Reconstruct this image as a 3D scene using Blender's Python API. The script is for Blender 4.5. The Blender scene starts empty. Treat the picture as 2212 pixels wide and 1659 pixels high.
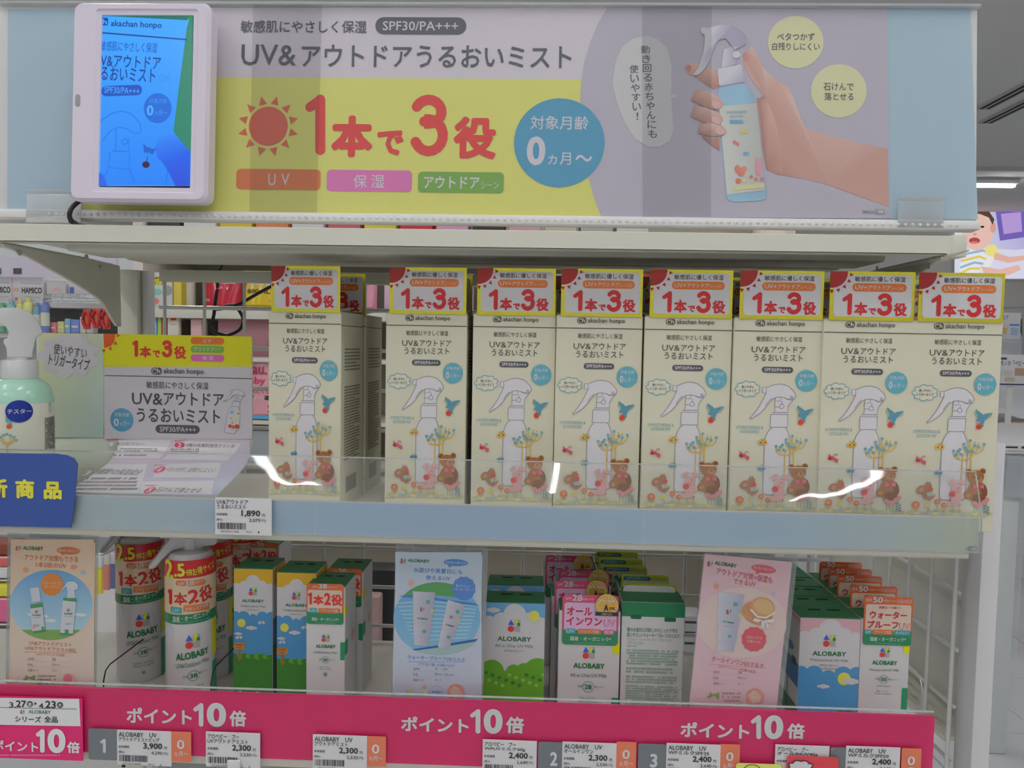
import bpy, bmesh, math, random
from mathutils import Vector, Matrix
random.seed(7)
S = bpy.context.scene
COL = S.collection
# ------------------------------------------------------------------ camera
W, H, FPX = 2212.0, 1659.0, 1640.0
YAW, PITCH, ROLL = math.radians(1.9), math.radians(3.1), math.radians(1.03)
CAM = Vector((0.0, -0.69, 1.30))
CR = Matrix.Rotation(YAW, 4, 'Z') @ Matrix.Rotation(math.pi / 2 - PITCH, 4, 'X') @ Matrix.Rotation(ROLL, 4, 'Z')
cd = bpy.data.cameras.new('camera'); cam = bpy.data.objects.new('camera', cd); COL.objects.link(cam)
cam.matrix_world = Matrix.Translation(CAM) @ CR
cd.sensor_fit = 'HORIZONTAL'; cd.sensor_width = 36.0; cd.lens = 36.0 * FPX / W
cd.clip_start = 0.01; cd.clip_end = 60
S.camera = cam
# ------------------------------------------------------------------ world, exposure, large lights
wd = bpy.data.worlds.new('world'); S.world = wd; wd.use_nodes = True
wd.node_tree.nodes['Background'].inputs[0].default_value = (0.9, 0.95, 1.0, 1)
wd.node_tree.nodes['Background'].inputs[1].default_value = 0.35
S.view_settings.view_transform = 'Standard'; S.view_settings.look = 'None'
S.view_settings.gamma = 1.0; S.view_settings.use_curve_mapping = False
S.view_settings.exposure = 0.0
S.cycles.max_bounces = 5; S.cycles.diffuse_bounces = 3; S.cycles.glossy_bounces = 2
S.cycles.transmission_bounces = 2; S.cycles.transparent_max_bounces = 10; S.cycles.caustics_reflective = False; S.cycles.caustics_refractive = False
S.cycles.use_light_tree = False
LAMP = 30.0          # radiance of the ceiling tube diffusers
CEIL = 3.0

# ------------------------------------------------------------------ helpers
def lin(v):
    v = v / 255.0
    return v / 12.92 if v <= 0.04045 else ((v + 0.055) / 1.055) ** 2.4
def c(r, g, b, w=190):
    k = 0.80 / lin(w)
    return tuple(min(0.88, lin(x) * k) for x in (r, g, b))
WHITE = (0.80, 0.79, 0.81); INK = (0.05, 0.05, 0.055)
R3 = CR.to_3x3()
def ray(px, py):
    return (R3 @ Vector(((px - W / 2) / FPX, -(py - H / 2) / FPX, -1.0)))
def at(px, py, Y):
    d = ray(px, py); return CAM + d * ((Y - CAM.y) / d.y)
def atX(px, py, X):
    d = ray(px, py); return CAM + d * ((X - CAM.x) / d.x)
def atZ(px, py, Z):
    d = ray(px, py); return CAM + d * ((Z - CAM.z) / d.z)
R3i = R3.transposed()
def proj(p):
    q = R3i @ (Vector(p) - CAM)
    return (W / 2 + FPX * q.x / -q.z, H / 2 - FPX * q.y / -q.z)

MATS = {}
def mat(name, rgb=(.8, .8, .8), rough=.5, metal=0.0, spec=.5, noise=0.0, nscale=40.0, bump=0.0, emit=0.0, sss=0.0):
    if name in MATS: return MATS[name]
    m = bpy.data.materials.new(name); m.use_nodes = True
    nt = m.node_tree; b = nt.nodes['Principled BSDF']
    b.inputs['Base Color'].default_value = (*rgb, 1); b.inputs['Roughness'].default_value = rough
    b.inputs['Metallic'].default_value = metal; b.inputs['Specular IOR Level'].default_value = spec
    if emit:
        b.inputs['Emission Color'].default_value = (*rgb, 1); b.inputs['Emission Strength'].default_value = emit
    if noise or bump:
        tc = nt.nodes.new('ShaderNodeTexCoord'); nz = nt.nodes.new('ShaderNodeTexNoise')
        nz.inputs['Scale'].default_value = nscale; nz.inputs['Detail'].default_value = 4
        nt.links.new(tc.outputs['Object'], nz.inputs['Vector'])
        if noise:
            mx = nt.nodes.new('ShaderNodeMix'); mx.data_type = 'RGBA'
            mx.inputs[6].default_value = (*[x * (1 - noise) for x in rgb], 1)
            mx.inputs[7].default_value = (*[min(1, x * (1 + noise)) for x in rgb], 1)
            nt.links.new(nz.outputs['Fac'], mx.inputs[0]); nt.links.new(mx.outputs[2], b.inputs['Base Color'])
        if bump:
            bp = nt.nodes.new('ShaderNodeBump'); bp.inputs['Strength'].default_value = bump; bp.inputs['Distance'].default_value = .002
            nt.links.new(nz.outputs['Fac'], bp.inputs['Height']); nt.links.new(bp.outputs['Normal'], b.inputs['Normal'])
    MATS[name] = m; return m
def print_mat(name, rough=.45, spec=.4, emit=0.0, metal=0.0):
    if name in MATS: return MATS[name]
    m = bpy.data.materials.new(name); m.use_nodes = True
    nt = m.node_tree; b = nt.nodes['Principled BSDF']
    a = nt.nodes.new('ShaderNodeAttribute'); a.attribute_name = 'Col'
    b.inputs['Roughness'].default_value = rough; b.inputs['Specular IOR Level'].default_value = spec
    b.inputs['Metallic'].default_value = metal
    nz = nt.nodes.new('ShaderNodeTexNoise'); nz.inputs['Scale'].default_value = 900
    tc = nt.nodes.new('ShaderNodeTexCoord'); nt.links.new(tc.outputs['Object'], nz.inputs['Vector'])
    mr = nt.nodes.new('ShaderNodeMapRange'); mr.inputs[3].default_value = .95; mr.inputs[4].default_value = 1.05
    nt.links.new(nz.outputs['Fac'], mr.inputs[0])
    vm = nt.nodes.new('ShaderNodeVectorMath'); vm.operation = 'SCALE'
    nt.links.new(a.outputs['Color'], vm.inputs[0]); nt.links.new(mr.outputs[0], vm.inputs['Scale'])
    if emit:
        b.inputs['Base Color'].default_value = (.02, .02, .02, 1)
        nt.links.new(vm.outputs[0], b.inputs['Emission Color']); b.inputs['Emission Strength'].default_value = emit
        m.cycles.emission_sampling = 'NONE'
    else:
        nt.links.new(vm.outputs[0], b.inputs['Base Color'])
    MATS[name] = m; return m
def clear_mat(name, tint=(.97, .98, .99), veil=.06, veilcol=(.8, .82, .85), gloss=.10, rough=.03, bump=0.0, bscale=8.0, top=.4):
    """thin clear plastic: mostly transmits, a little milky, glossy towards grazing angles"""
    if name in MATS: return MATS[name]
    m = bpy.data.materials.new(name); m.use_nodes = True; nt = m.node_tree; nt.nodes.clear()
    out = nt.nodes.new('ShaderNodeOutputMaterial'); tr = nt.nodes.new('ShaderNodeBsdfTransparent'); tr.inputs[0].default_value = (*tint, 1)
    df = nt.nodes.new('ShaderNodeBsdfDiffuse'); df.inputs[0].default_value = (*veilcol, 1)
    gl = nt.nodes.new('ShaderNodeBsdfGlossy'); gl.inputs['Roughness'].default_value = rough; gl.inputs[0].default_value = (1, 1, 1, 1)
    m1 = nt.nodes.new('ShaderNodeMixShader'); m1.inputs[0].default_value = veil
    nt.links.new(tr.outputs[0], m1.inputs[1]); nt.links.new(df.outputs[0], m1.inputs[2])
    lw = nt.nodes.new('ShaderNodeLayerWeight'); lw.inputs[0].default_value = .35
    mr = nt.nodes.new('ShaderNodeMapRange'); mr.inputs[3].default_value = gloss; mr.inputs[4].default_value = top
    nt.links.new(lw.outputs['Fresnel'], mr.inputs[0])
    m2 = nt.nodes.new('ShaderNodeMixShader'); nt.links.new(mr.outputs[0], m2.inputs[0])
    nt.links.new(m1.outputs[0], m2.inputs[1]); nt.links.new(gl.outputs[0], m2.inputs[2]); nt.links.new(m2.outputs[0], out.inputs[0])
    if bump:
        tc = nt.nodes.new('ShaderNodeTexCoord'); nz = nt.nodes.new('ShaderNodeTexNoise'); nz.inputs['Scale'].default_value = bscale
        nz.inputs['Detail'].default_value = 1
        nt.links.new(tc.outputs['Object'], nz.inputs['Vector'])
        bp = nt.nodes.new('ShaderNodeBump'); bp.inputs['Strength'].default_value = bump; bp.inputs['Distance'].default_value = .01
        nt.links.new(nz.outputs['Fac'], bp.inputs['Height']); nt.links.new(bp.outputs['Normal'], gl.inputs['Normal'])
    MATS[name] = m; return m

def tag(o, label=None, cat=None, group=None, kind=None):
    if label: o['label'] = label
    if cat: o['category'] = cat
    if group: o['group'] = group
    if kind: o['kind'] = kind
    return o
def thing(name, label=None, cat=None, group=None, M=None, loc=None, kind=None):
    o = bpy.data.objects.new(name, None); COL.objects.link(o); o.empty_display_size = .02
    if M is not None: o.matrix_world = M
    if loc is not None: o.location = loc
    return tag(o, label, cat, group, kind)
def link(name, me, m, parent=None, M=None):
    o = bpy.data.objects.new(name, me); COL.objects.link(o)
    if m is not None:
        me.materials.append(m)
    if parent is not None: o.parent = parent
    if M is not None:
        if parent is not None: o.matrix_local = M
        else: o.matrix_world = M
    return o
def copy_tree(o, parent=None):
    n = o.copy(); COL.objects.link(n)
    if parent is not None: n.parent = parent
    for ch in [x for x in ALLCH.get(o.name, [])]:
        copy_tree(ch, n)
    return n
ALLCH = {}
def index_children():
    ALLCH.clear()
    for o in COL.objects:
        if o.parent: ALLCH.setdefault(o.parent.name, []).append(o)
def repeat(proto, dx=0, dy=0, dz=0, rz=0, label=None, group=None, sx=1.0):
    index_children()
    n = copy_tree(proto)
    n.matrix_world = Matrix.Translation((dx, dy, dz)) @ proto.matrix_basis @ Matrix.Rotation(rz, 4, 'Z') @ Matrix.Diagonal((sx, 1, 1, 1))
    if label: n['label'] = label
    if group: n['group'] = group
    return n

class MB:
    def __init__(s): s.V = []; s.F = []
    def add(s, vs, fs):
        n = len(s.V); s.V += [tuple(v) for v in vs]; s.F += [tuple(i + n for i in f) for f in fs]; return s
    def box(s, x0, x1, y0, y1, z0, z1):
        return s.add([(x0,y0,z0),(x1,y0,z0),(x1,y1,z0),(x0,y1,z0),(x0,y0,z1),(x1,y0,z1),(x1,y1,z1),(x0,y1,z1)],
            [(0,3,2,1),(4,5,6,7),(0,1,5,4),(1,2,6,5),(2,3,7,6),(3,0,4,7)])
    def extr(s, poly, a, b, ax='y'):
        """poly in the two other axes; extruded along ax from a to b"""
        f = {'y': lambda p, t: (p[0], t, p[1]), 'x': lambda p, t: (t, p[0], p[1]), 'z': lambda p, t: (p[0], p[1], t)}[ax]
        n = len(poly)
        return s.add([f(p, a) for p in poly] + [f(p, b) for p in poly],
            [tuple(range(n)), tuple(range(2 * n - 1, n - 1, -1))] + [(i, n + i, n + (i + 1) % n, (i + 1) % n) for i in range(n)])
    def tube(s, pts, r, n=8, cap=True):
        pts = [Vector(p) for p in pts]; rings = []
        up = Vector((0.013, 0.021, 1)).normalized()
        for i, p in enumerate(pts):
            t = (pts[min(i + 1, len(pts) - 1)] - pts[max(i - 1, 0)]).normalized()
            a = t.cross(up)
            if a.length < .05: a = t.cross(Vector((1, 0, 0)))
            a.normalize(); b = t.cross(a)
            rings.append([p + a * (r * math.cos(2 * math.pi * k / n)) + b * (r * math.sin(2 * math.pi * k / n)) for k in range(n)])
        vs = [v for rg in rings for v in rg]
        fs = [(i * n + k, i * n + (k + 1) % n, (i + 1) * n + (k + 1) % n, (i + 1) * n + k) for i in range(len(pts) - 1) for k in range(n)]
        if cap: fs += [tuple(range(n)), tuple(range((len(pts) - 1) * n, len(pts) * n))]
        return s.add(vs, fs)
    def lathe(s, prof, n=32, cx=0, cy=0, sy=1.0):
        vs = [(cx + r * math.sin(2 * math.pi * k / n), cy - sy * r * math.cos(2 * math.pi * k / n), z) for r, z in prof for k in range(n)]
        fs = [(i * n + k, i * n + (k + 1) % n, (i + 1) * n + (k + 1) % n, (i + 1) * n + k) for i in range(len(prof) - 1) for k in range(n)]
        fs += [tuple(range(n)), tuple(range((len(prof) - 1) * n, len(prof) * n))]
        return s.add(vs, fs)
    def grid(s, fn, nu, nv):
        vs = [fn(i / nu, j / nv) for j in range(nv + 1) for i in range(nu + 1)]
        return s.add(vs, [(j * (nu + 1) + i, j * (nu + 1) + i + 1, (j + 1) * (nu + 1) + i + 1, (j + 1) * (nu + 1) + i) for j in range(nv) for i in range(nu)])
    def build(s, name, m, parent=None, M=None, smooth=False, bevel=0.0, seg=2, solid=0.0):
        me = bpy.data.meshes.new(name); me.from_pydata(s.V, [], s.F)
        if bevel or True:
            bm = bmesh.new(); bm.from_mesh(me)
            bmesh.ops.recalc_face_normals(bm, faces=bm.faces)
            if bevel:
                bmesh.ops.bevel(bm, geom=[e for e in bm.edges if e.is_manifold and e.calc_face_angle(0) > .5], offset=bevel, segments=seg, profile=.5, affect='EDGES', clamp_overlap=True)
            bm.to_mesh(me); bm.free()
        if smooth or bevel:
            me.shade_smooth(); me.set_sharp_from_angle(angle=math.radians(38))
        o = link(name, me, m, parent, M)
        if solid:
            md = o.modifiers.new('thickness', 'SOLIDIFY'); md.thickness = solid; md.offset = 0
        return o

# flat lettering -> cached outline meshes normalised to their bounding box
GL = {}
def glyphs(body, bold):
    k = (body, bold)
    if k not in GL:
        cu = bpy.data.curves.new('t', 'FONT'); cu.body = body; cu.resolution_u = 5 if len(body) < 3 and ord(body[0]) < 128 else 2
        o = bpy.data.objects.new('t', cu); COL.objects.link(o)
        me = bpy.data.meshes.new_from_object(o.evaluated_get(bpy.context.evaluated_depsgraph_get()))
        base = [(v.co.x, v.co.y) for v in me.vertices]; bf = [tuple(p.vertices) for p in me.polygons]
        nb = 0 if bold <= 0 else 3 if bold < .011 else 4 if bold < .022 else 6 if bold < .036 else 9
        offs = [(0, 0)] if nb == 0 else [(bold * math.cos(2 * math.pi * (i + .25) / nb), bold * math.sin(2 * math.pi * (i + .25) / nb)) for i in range(nb)]   # heavier strokes
        pv = [(x + a, y + b) for a, b in offs for x, y in base]; nbv = len(base)
        x0, x1 = min(p[0] for p in pv), max(p[0] for p in pv); y0, y1 = min(p[1] for p in pv), max(p[1] for p in pv)
        vs = [((x - x0) / (x1 - x0) - .5, (y - y0) / max(1e-6, y1 - y0) - .5) for x, y in pv]
        GL[k] = (vs, len(base), [tuple(i + q * nbv for i in f) for q in range(len(offs)) for f in bf])
        bpy.data.objects.remove(o); bpy.data.curves.remove(cu); bpy.data.meshes.remove(me)
    return GL[k]

class Frame:
    """a plane standing at its real place: local x right, z up, -y towards the shopper"""
    def __init__(s, loc, rz=0, rx=0, ry=0):
        s.M = Matrix.Translation(loc) @ Matrix.Rotation(rz, 4, 'Z') @ Matrix.Rotation(rx, 4, 'X') @ Matrix.Rotation(ry, 4, 'Y')
        s.I = s.M.inverted()
    def uv(s, px, py, yp=0.0):
        o = s.I @ CAM; d = s.I.to_3x3() @ ray(px, py); p = o + d * ((yp - o.y) / d.y)
        return (p.x, p.z)

LAY = 0.00014
class Print:
    """flat print: coloured shapes and lettering on a surface, one mesh with a colour per face corner"""
    def __init__(s, m, y=0.0, warp=None): s.m = m; s.y = y; s.V = []; s.F = []; s.C = []; s.warp = warp; s.cnt = {}; s.clip = None; s.cut = None; s.aniso = False
    def kv(s, x, y):
        a = s.m(x, y - 2); b = s.m(x, y + 2); return abs(b[1] - a[1]) / 4
    def k(s, x, y):
        a = s.m(x, y); b = s.m(x + 4, y); return math.hypot(b[0] - a[0], b[1] - a[1]) / 4
    def raw(s, uvs, faces, cols, L, nb=0):
        if s.clip and not nb:
            nu, nf, nc = [], [], []
            for i, f in enumerate(faces):
                cc = cols[i] if isinstance(cols, list) else cols; poly = [(*uvs[j], q) for q, j in enumerate(f)]
                for ax, lim, sg in ((0, s.clip[0], 1), (0, s.clip[1], -1), (1, s.clip[2], 1), (1, s.clip[3], -1)):
                    o = []
                    for q in range(len(poly)):
                        a, b = poly[q], poly[(q + 1) % len(poly)]; da, db = sg * (a[ax] - lim), sg * (b[ax] - lim)
                        if da >= 0: o.append(a)
                        if (da >= 0) != (db >= 0):
                            t_ = da / (da - db); o.append((a[0] + (b[0] - a[0]) * t_, a[1] + (b[1] - a[1]) * t_, a[2]))
                    poly = o
                if len(poly) > 2:
                    nf.append(tuple(range(len(nu), len(nu) + len(poly)))); nc.append([cc[p[2]] for p in poly] if isinstance(cc, list) else cc); nu += [p[:2] for p in poly]
            uvs, faces, cols = nu, nf, nc
        if s.cut and faces and not nb:
            ax, st = s.cut; nu, nf, nc = [], [], []
            for i, f in enumerate(faces):
                cc = cols[i] if isinstance(cols, list) else cols; poly0 = [(*uvs[j], q) for q, j in enumerate(f)]
                lo = min(p[ax] for p in poly0); hi = max(p[ax] for p in poly0); k0, k1 = math.floor(lo / st), math.ceil(hi / st)
                for kk in range(k0, max(k1, k0 + 1)):
                    poly = poly0
                    for lim, sg in ((kk * st, 1), ((kk + 1) * st, -1)):
                        o = []
                        for q in range(len(poly)):
                            a, b = poly[q], poly[(q + 1) % len(poly)]; da, db = sg * (a[ax] - lim), sg * (b[ax] - lim)
                            if da >= 0: o.append(a)
                            if (da >= 0) != (db >= 0):
                                t_ = da / (da - db); o.append((a[0] + (b[0] - a[0]) * t_, a[1] + (b[1] - a[1]) * t_, a[2]))
                        poly = o
                    if len(poly) > 2:
                        nf.append(tuple(range(len(nu), len(nu) + len(poly)))); nc.append([cc[p[2]] for p in poly] if isinstance(cc, list) else cc); nu += [p[:2] for p in poly]
            uvs, faces, cols = nu, nf, nc
        s.cnt[L] = s.cnt.get(L, -1) + 1
        n = len(s.V); y0 = s.y - .0002 - L * LAY - 3e-6 * (s.cnt[L] % 40)
        for iv, (u, v) in enumerate(uvs):
            yy = y0 - (3e-6 * (iv // nb) if nb else 0)
            s.V.append(s.warp(u, v, -yy) if s.warp else (u, yy, v))
        for i, f in enumerate(faces):
            s.F.append(tuple(j + n for j in f))
            cc = cols[i] if isinstance(cols, list) else cols
            s.C.append(cc if isinstance(cc, list) else [cc] * len(f))
    def poly(s, pts, col, L=1):
        s.raw([s.m(*p) for p in pts], [tuple(range(len(pts)))], [col] if isinstance(col, list) else col, L)
    def ctr(s, cx, cy, offs, col, L, rot=0):
        u, v = s.m(cx, cy); k = s.k(cx, cy); k2 = s.kv(cx, cy) if s.aniso else k; ca, sa = math.cos(rot), math.sin(rot)
        s.raw([(u + k * (x * ca + y * sa), v - k2 * (-x * sa + y * ca)) for x, y in offs], [tuple(range(len(offs)))], col, L)
    def ell(s, cx, cy, rx, ry=None, col=INK, L=1, rot=0, n=24):
        ry = ry or rx
        s.ctr(cx, cy, [(rx * math.cos(2 * math.pi * i / n), ry * math.sin(2 * math.pi * i / n)) for i in range(n)], col, L, math.radians(rot))
    def rr(s, x0, y0, x1, y1, r, col, L=1, n=5, rot=0):
        w, h = (x1 - x0) / 2, (y1 - y0) / 2; r = min(r, w, h); o = []
        if r <= 0: o = [(-w, -h), (w, -h), (w, h), (-w, h)]
        else:
            for qx, qy, a0 in ((1, 1, 0), (-1, 1, 90), (-1, -1, 180), (1, -1, 270)):
                for i in range(n + 1):
                    a = math.radians(a0 + 90 * i / n); o.append((qx * (w - r) + r * math.cos(a), qy * (h - r) + r * math.sin(a)))
        s.ctr((x0 + x1) / 2, (y0 + y1) / 2, o, col, L, math.radians(rot))
    def rect(s, x0, y0, x1, y1, col, L=1): s.rr(x0, y0, x1, y1, 0, col, L)
    def line(s, pts, w, col, L=2, closed=False):
        k = s.k(*pts[0]); q = [Vector(s.m(*p)) for p in pts]; n = len(q); hw = w * k / 2; vs = []
        for i in range(n):
            a = q[(i - 1) % n] if (closed or i) else q[i]; b = q[(i + 1) % n] if (closed or i < n - 1) else q[i]
            t = (b - a); t = t.normalized() if t.length > 1e-9 else Vector((1, 0)); nn = Vector((-t.y, t.x)) * hw
            vs += [tuple(q[i] + nn), tuple(q[i] - nn)]
        fs = [(2 * i, 2 * i + 1, 2 * ((i + 1) % n) + 1, 2 * ((i + 1) % n)) for i in range(n if closed else n - 1)]
        s.raw(vs, fs, col, L)
    def ring(s, cx, cy, rx, ry, w, col, L=2, a0=0, a1=360, n=28):
        u, v = s.m(cx, cy); k = s.k(cx, cy); full = a1 - a0 >= 359; vs = []
        for i in range(n + 1):
            a = math.radians(a0 + (a1 - a0) * i / n)
            for d in (-.5, .5): vs.append((u + k * (rx + d * w) * math.cos(a), v + k * (ry + d * w) * math.sin(a)))
        s.raw(vs, [(2 * i, 2 * i + 1, 2 * i + 3, 2 * i + 2) for i in range(n)], col, L)
    def text(s, body, x0, y0, x1, y1, col=INK, L=3, bold=0.0, rot=0):
        """lettering fitted into the box x0..x1, y0..y1"""
        vs, nb, fs = glyphs(body, bold); cx, cy = (x0 + x1) / 2, (y0 + y1) / 2
        u, v = s.m(cx, cy); k = s.k(cx, cy); ww, hh = (x1 - x0) * k, (y1 - y0) * (s.kv(cx, cy) if s.aniso else k)
        a = math.radians(rot); ca, sa = math.cos(a), math.sin(a)
        s.raw([(u + x * ww * ca - y * hh * sa, v + x * ww * sa + y * hh * ca) for x, y in vs], fs, col, L, nb)
    def vtext(s, body, cx, y0, y1, w, col=INK, L=3, bold=0.0, slope=0.0):
        n = len(body); st = (y1 - y0) / n
        for i, ch in enumerate(body):
            y = y0 + st * i; x = cx + slope * (y - y0)
            if ch in '！!': s.text('!', x - w * .1, y + st * .08, x + w * .1, y + st * .9, col, L, bold)
            else: s.text(ch, x - w / 2, y + st * .06, x + w / 2, y + st * .94, col, L, bold)
    def grid(s, x0, y0, x1, y1, nu, nv, colf, L=0):
        us = [s.m(x0 + (x1 - x0) * i / nu, y0 + (y1 - y0) * j / nv) for j in range(nv + 1) for i in range(nu + 1)]
        fs = []; cs = []
        for j in range(nv):
            for i in range(nu):
                idx = (j * (nu + 1) + i, j * (nu + 1) + i + 1, (j + 1) * (nu + 1) + i + 1, (j + 1) * (nu + 1) + i)
                fs.append(idx); cs.append([colf((q % (nu + 1)) / nu, (q // (nu + 1)) / nv) for q in idx])
        s.raw(us, fs, cs, L)
    def scribble(s, x0, y0, x1, y1, rows, col, L=2, fill=.62, rng=None):
        """rows of print too small to read"""
        rng = rng or random.Random(int(x0 * 7 + y0 * 13)); h = (y1 - y0) / rows
        for r in range(rows):
            x = x0; end = x1 - (x1 - x0) * (rng.random() * .25 if r % 4 == 3 else rng.random() * .04); cw = h * .62
            while x < end:
                wd_ = cw * rng.uniform(.55, 1.3)
                if rng.random() > .1: s.rr(x, y0 + r * h + h * (1 - fill) * .5, min(x + wd_, end), y0 + r * h + h * (1 + fill) * .5, 0, col, L)
                x += wd_ + cw * .28
    def build(s, name, parent=None, m=None, M=None):
        me = bpy.data.meshes.new(name); me.from_pydata(s.V, [], s.F)
        at_ = me.color_attributes.new('Col', 'FLOAT_COLOR', 'CORNER')
        fl = []
        for p in s.C:
            for q in p: fl += [q[0], q[1], q[2], 1.0]
        at_.data.foreach_set('color', fl)
        return link(name, me, m or print_mat('printed_ink'), parent, M)

def lerp(a, b, t): return tuple(x + (y - x) * t for x, y in zip(a, b))
def lmap(x0, y0, k, slope=0.0):
    return lambda x, y: ((x - x0) * k, (y0 - (y - slope * (x - x0))) * k)
def rrpoly(w, h, r, n=6, cx=0, cz=0):
    o = []
    for qx, qy, a0 in ((1, 1, 0), (-1, 1, 90), (-1, -1, 180), (1, -1, 270)):
        for i in range(n + 1):
            a = math.radians(a0 + 90 * i / n); o.append((cx + qx * (w / 2 - r) + r * math.cos(a), cz + qy * (h / 2 - r) + r * math.sin(a)))
    return o

def sheet(x0, x1, y, z0, z1):
    return MB().add([(x0, y, z0), (x1, y, z0), (x1, y, z1), (x0, y, z1)], [(0, 1, 2, 3)])
# shared materials
M_METAL = mat('cream_painted_steel', c(205, 203, 190, 205), .38, spec=.5, noise=.03, nscale=8)
M_WIRE = mat('white_coated_wire', (.82, .82, .80), .15)
M_WHITEP = mat('white_plastic', (.80, .79, .80), .35)
M_CLEAR = clear_mat('clear_acrylic', veil=.05, gloss=.06)
M_LIP = clear_mat('clear_acrylic_fence', veil=.09, veilcol=(.78, .77, .74), gloss=.012, rough=.03, bump=.11, bscale=15)
M_SLEEVE = clear_mat('clear_card_sleeve', tint=(.985, .988, .99), veil=.012, gloss=.0, top=.25)
M_FILM = clear_mat('grey_clear_film', tint=(.88, .88, .885), veil=.02, veilcol=(.3, .3, .3), gloss=.0, rough=.4, top=.1)
M_PRINT = print_mat('printed_ink'); M_GLOSSP = print_mat('glossy_printed_ink', .18, .5)
M_CREAM = mat('cream_carton_board', c(190, 187, 166, 186), .5, noise=.015, nscale=60)
M_WCARD = mat('white_carton_board', (.80, .79, .79), .5, noise=.01, nscale=60)
M_BLACKC = mat('black_cable_rubber', (.02, .02, .02), .4)
M_DARK = mat('dark_slot', (.015, .015, .015), .7)
M_GREENC = mat('green_carton_board', c(35, 105, 65, 180), .5)
def alo_logo(P, x0, y0, w, L=3):
    k = w / 82.0
    X = lambda a: x0 + (a - 390) * k
    Y = lambda a: y0 + (a - 820) * k
    P.rect(X(432), Y(822), X(470), Y(902), c(150, 148, 152, 182), L)
    P.poly([(X(390), Y(858)), (X(410), Y(821)), (X(431), Y(858))], c(50, 90, 185, 180), L)
    P.rect(X(436), Y(822), X(454), Y(862), c(205, 195, 35, 180), L + 1); P.rect(X(450), Y(842), X(470), Y(862), c(30, 120, 75, 180), L + 1)
    P.ell(X(410), Y(882), 21 * k, None, c(205, 60, 50, 180), L + 1)
GREEN = c(25, 100, 55, 180)
def ah_logo(P, x0, y0, x1, y1, col=INK, paper=WHITE, L=2):
    """brand mark: outlined a, then h knocked out of a dark disc, then the name"""
    h = y1 - y0; w = (x1 - x0); lw = h * 1.55
    P.ell(x0 + h * .55, y0 + h * .5, h * .55, h * .5, col, L); P.ell(x0 + h * .55, y0 + h * .5, h * .43, h * .38, paper, L + 1)
    P.rr(x0 + h * .78, y0, x0 + lw, y1, h * .5, col, L + 1); P.rect(x0 + h * .76, y0 + h * .03, x0 + h * 1.0, y0 + h * .97, col, L + 1)
    P.text('a', x0 + h * .24, y0 + h * .28, x0 + h * .8, y0 + h * .76, col, L + 2, .05)
    P.text('h', x0 + h * .88, y0 + h * .12, x0 + h * 1.36, y0 + h * .8, paper, L + 2, .03)
    P.text('akachan honpo', x0 + lw + h * .28, y0 + h * .12, x1, y1 + h * .12, col, L + 2, .012)
def cloud_pts(cx, cy, rx, ry, bumps, n=7, depth=.16):
    o = []
    for b in range(bumps):
        for i in range(n):
            f = i / n; a = 2 * math.pi * (b + f) / bumps
            r = 1 - depth + depth * math.sin(math.pi * f) * 1.15
            o.append((cx + rx * r * math.cos(a), cy + ry * r * math.sin(a)))
    return o
def sun(P, cx, cy, r, r0, r1, n, col, L, a_from=0, a_to=360, half=7):
    P.ell(cx, cy, r, None, col, L, n=36)
    for i in range(n):
        a = math.radians(a_from + (a_to - a_from) * (i + .5) / n); d = math.radians(half)
        P.ctr(cx, cy, [(r0 * math.cos(a - d), r0 * math.sin(a - d)), (r1 * math.cos(a), r1 * math.sin(a)), (r0 * math.cos(a + d), r0 * math.sin(a + d))], col, L)
def trigger_art(P, X, Y, k, stroke, fill, L=2, lw=2.4, bottle=True):
    """line drawing of a spray trigger bottle; X, Y map drawing units"""
    q = lambda pts: [(X(a, b), Y(a, b)) for a, b in pts]
    head = [(803, 785), (825, 776), (850, 766), (880, 761), (910, 764), (935, 772), (957, 788), (975, 806), (988, 830), (986, 840), (975, 856), (958, 862), (938, 858), (915, 846), (890, 842), (862, 846), (838, 862), (815, 892), (795, 920), (770, 946), (740, 966), (709, 985), (707, 979), (735, 945), (765, 900), (790, 850), (803, 820)]
    neck = [(862, 845), (862, 868), (860, 868), (860, 940), (942, 940), (943, 905), (950, 888), (966, 868), (978, 852), (940, 856), (915, 846), (890, 842)]
    noz = [(780, 784), (803, 784), (803, 819), (780, 819)]
    cap = [(836, 956), (838, 953), (940, 953), (943, 956), (943, 1034), (838, 1034), (835, 1030)]
    col = [(846, 941), (944, 941), (946, 953), (844, 953)]
    btl = [(850, 1034), (832, 1050), (816, 1076), (806, 1110), (804, 1160), (804, 1440), (808, 1454), (822, 1465), (944, 1465), (958, 1454), (962, 1440), (962, 1160), (960, 1110), (952, 1076), (940, 1050), (928, 1034)]
    for sh in ([btl] if bottle else []) + [col, cap, neck, noz, head]:
        P.poly(q(sh), fill, L); P.line(q(sh), lw * k, stroke, L + 1, True)
    P.line(q([(800, 900), (822, 868), (842, 850)]), lw * k, stroke, L + 1)
    P.line(q([(868, 868), (895, 868), (895, 842)]), lw * k, stroke, L + 1); P.line(q([(862, 905), (890, 905)]), lw * k, stroke, L + 1); P.line(q([(905, 868), (905, 888)]), lw * k, stroke, L + 1)
    P.ring(X(903, 902), Y(903, 902), 14 * k, 14 * k, lw * k, stroke, L + 1); P.ring(X(963, 843), Y(963, 843), 7 * k, 7 * k, lw * k, stroke, L + 1)


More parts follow.
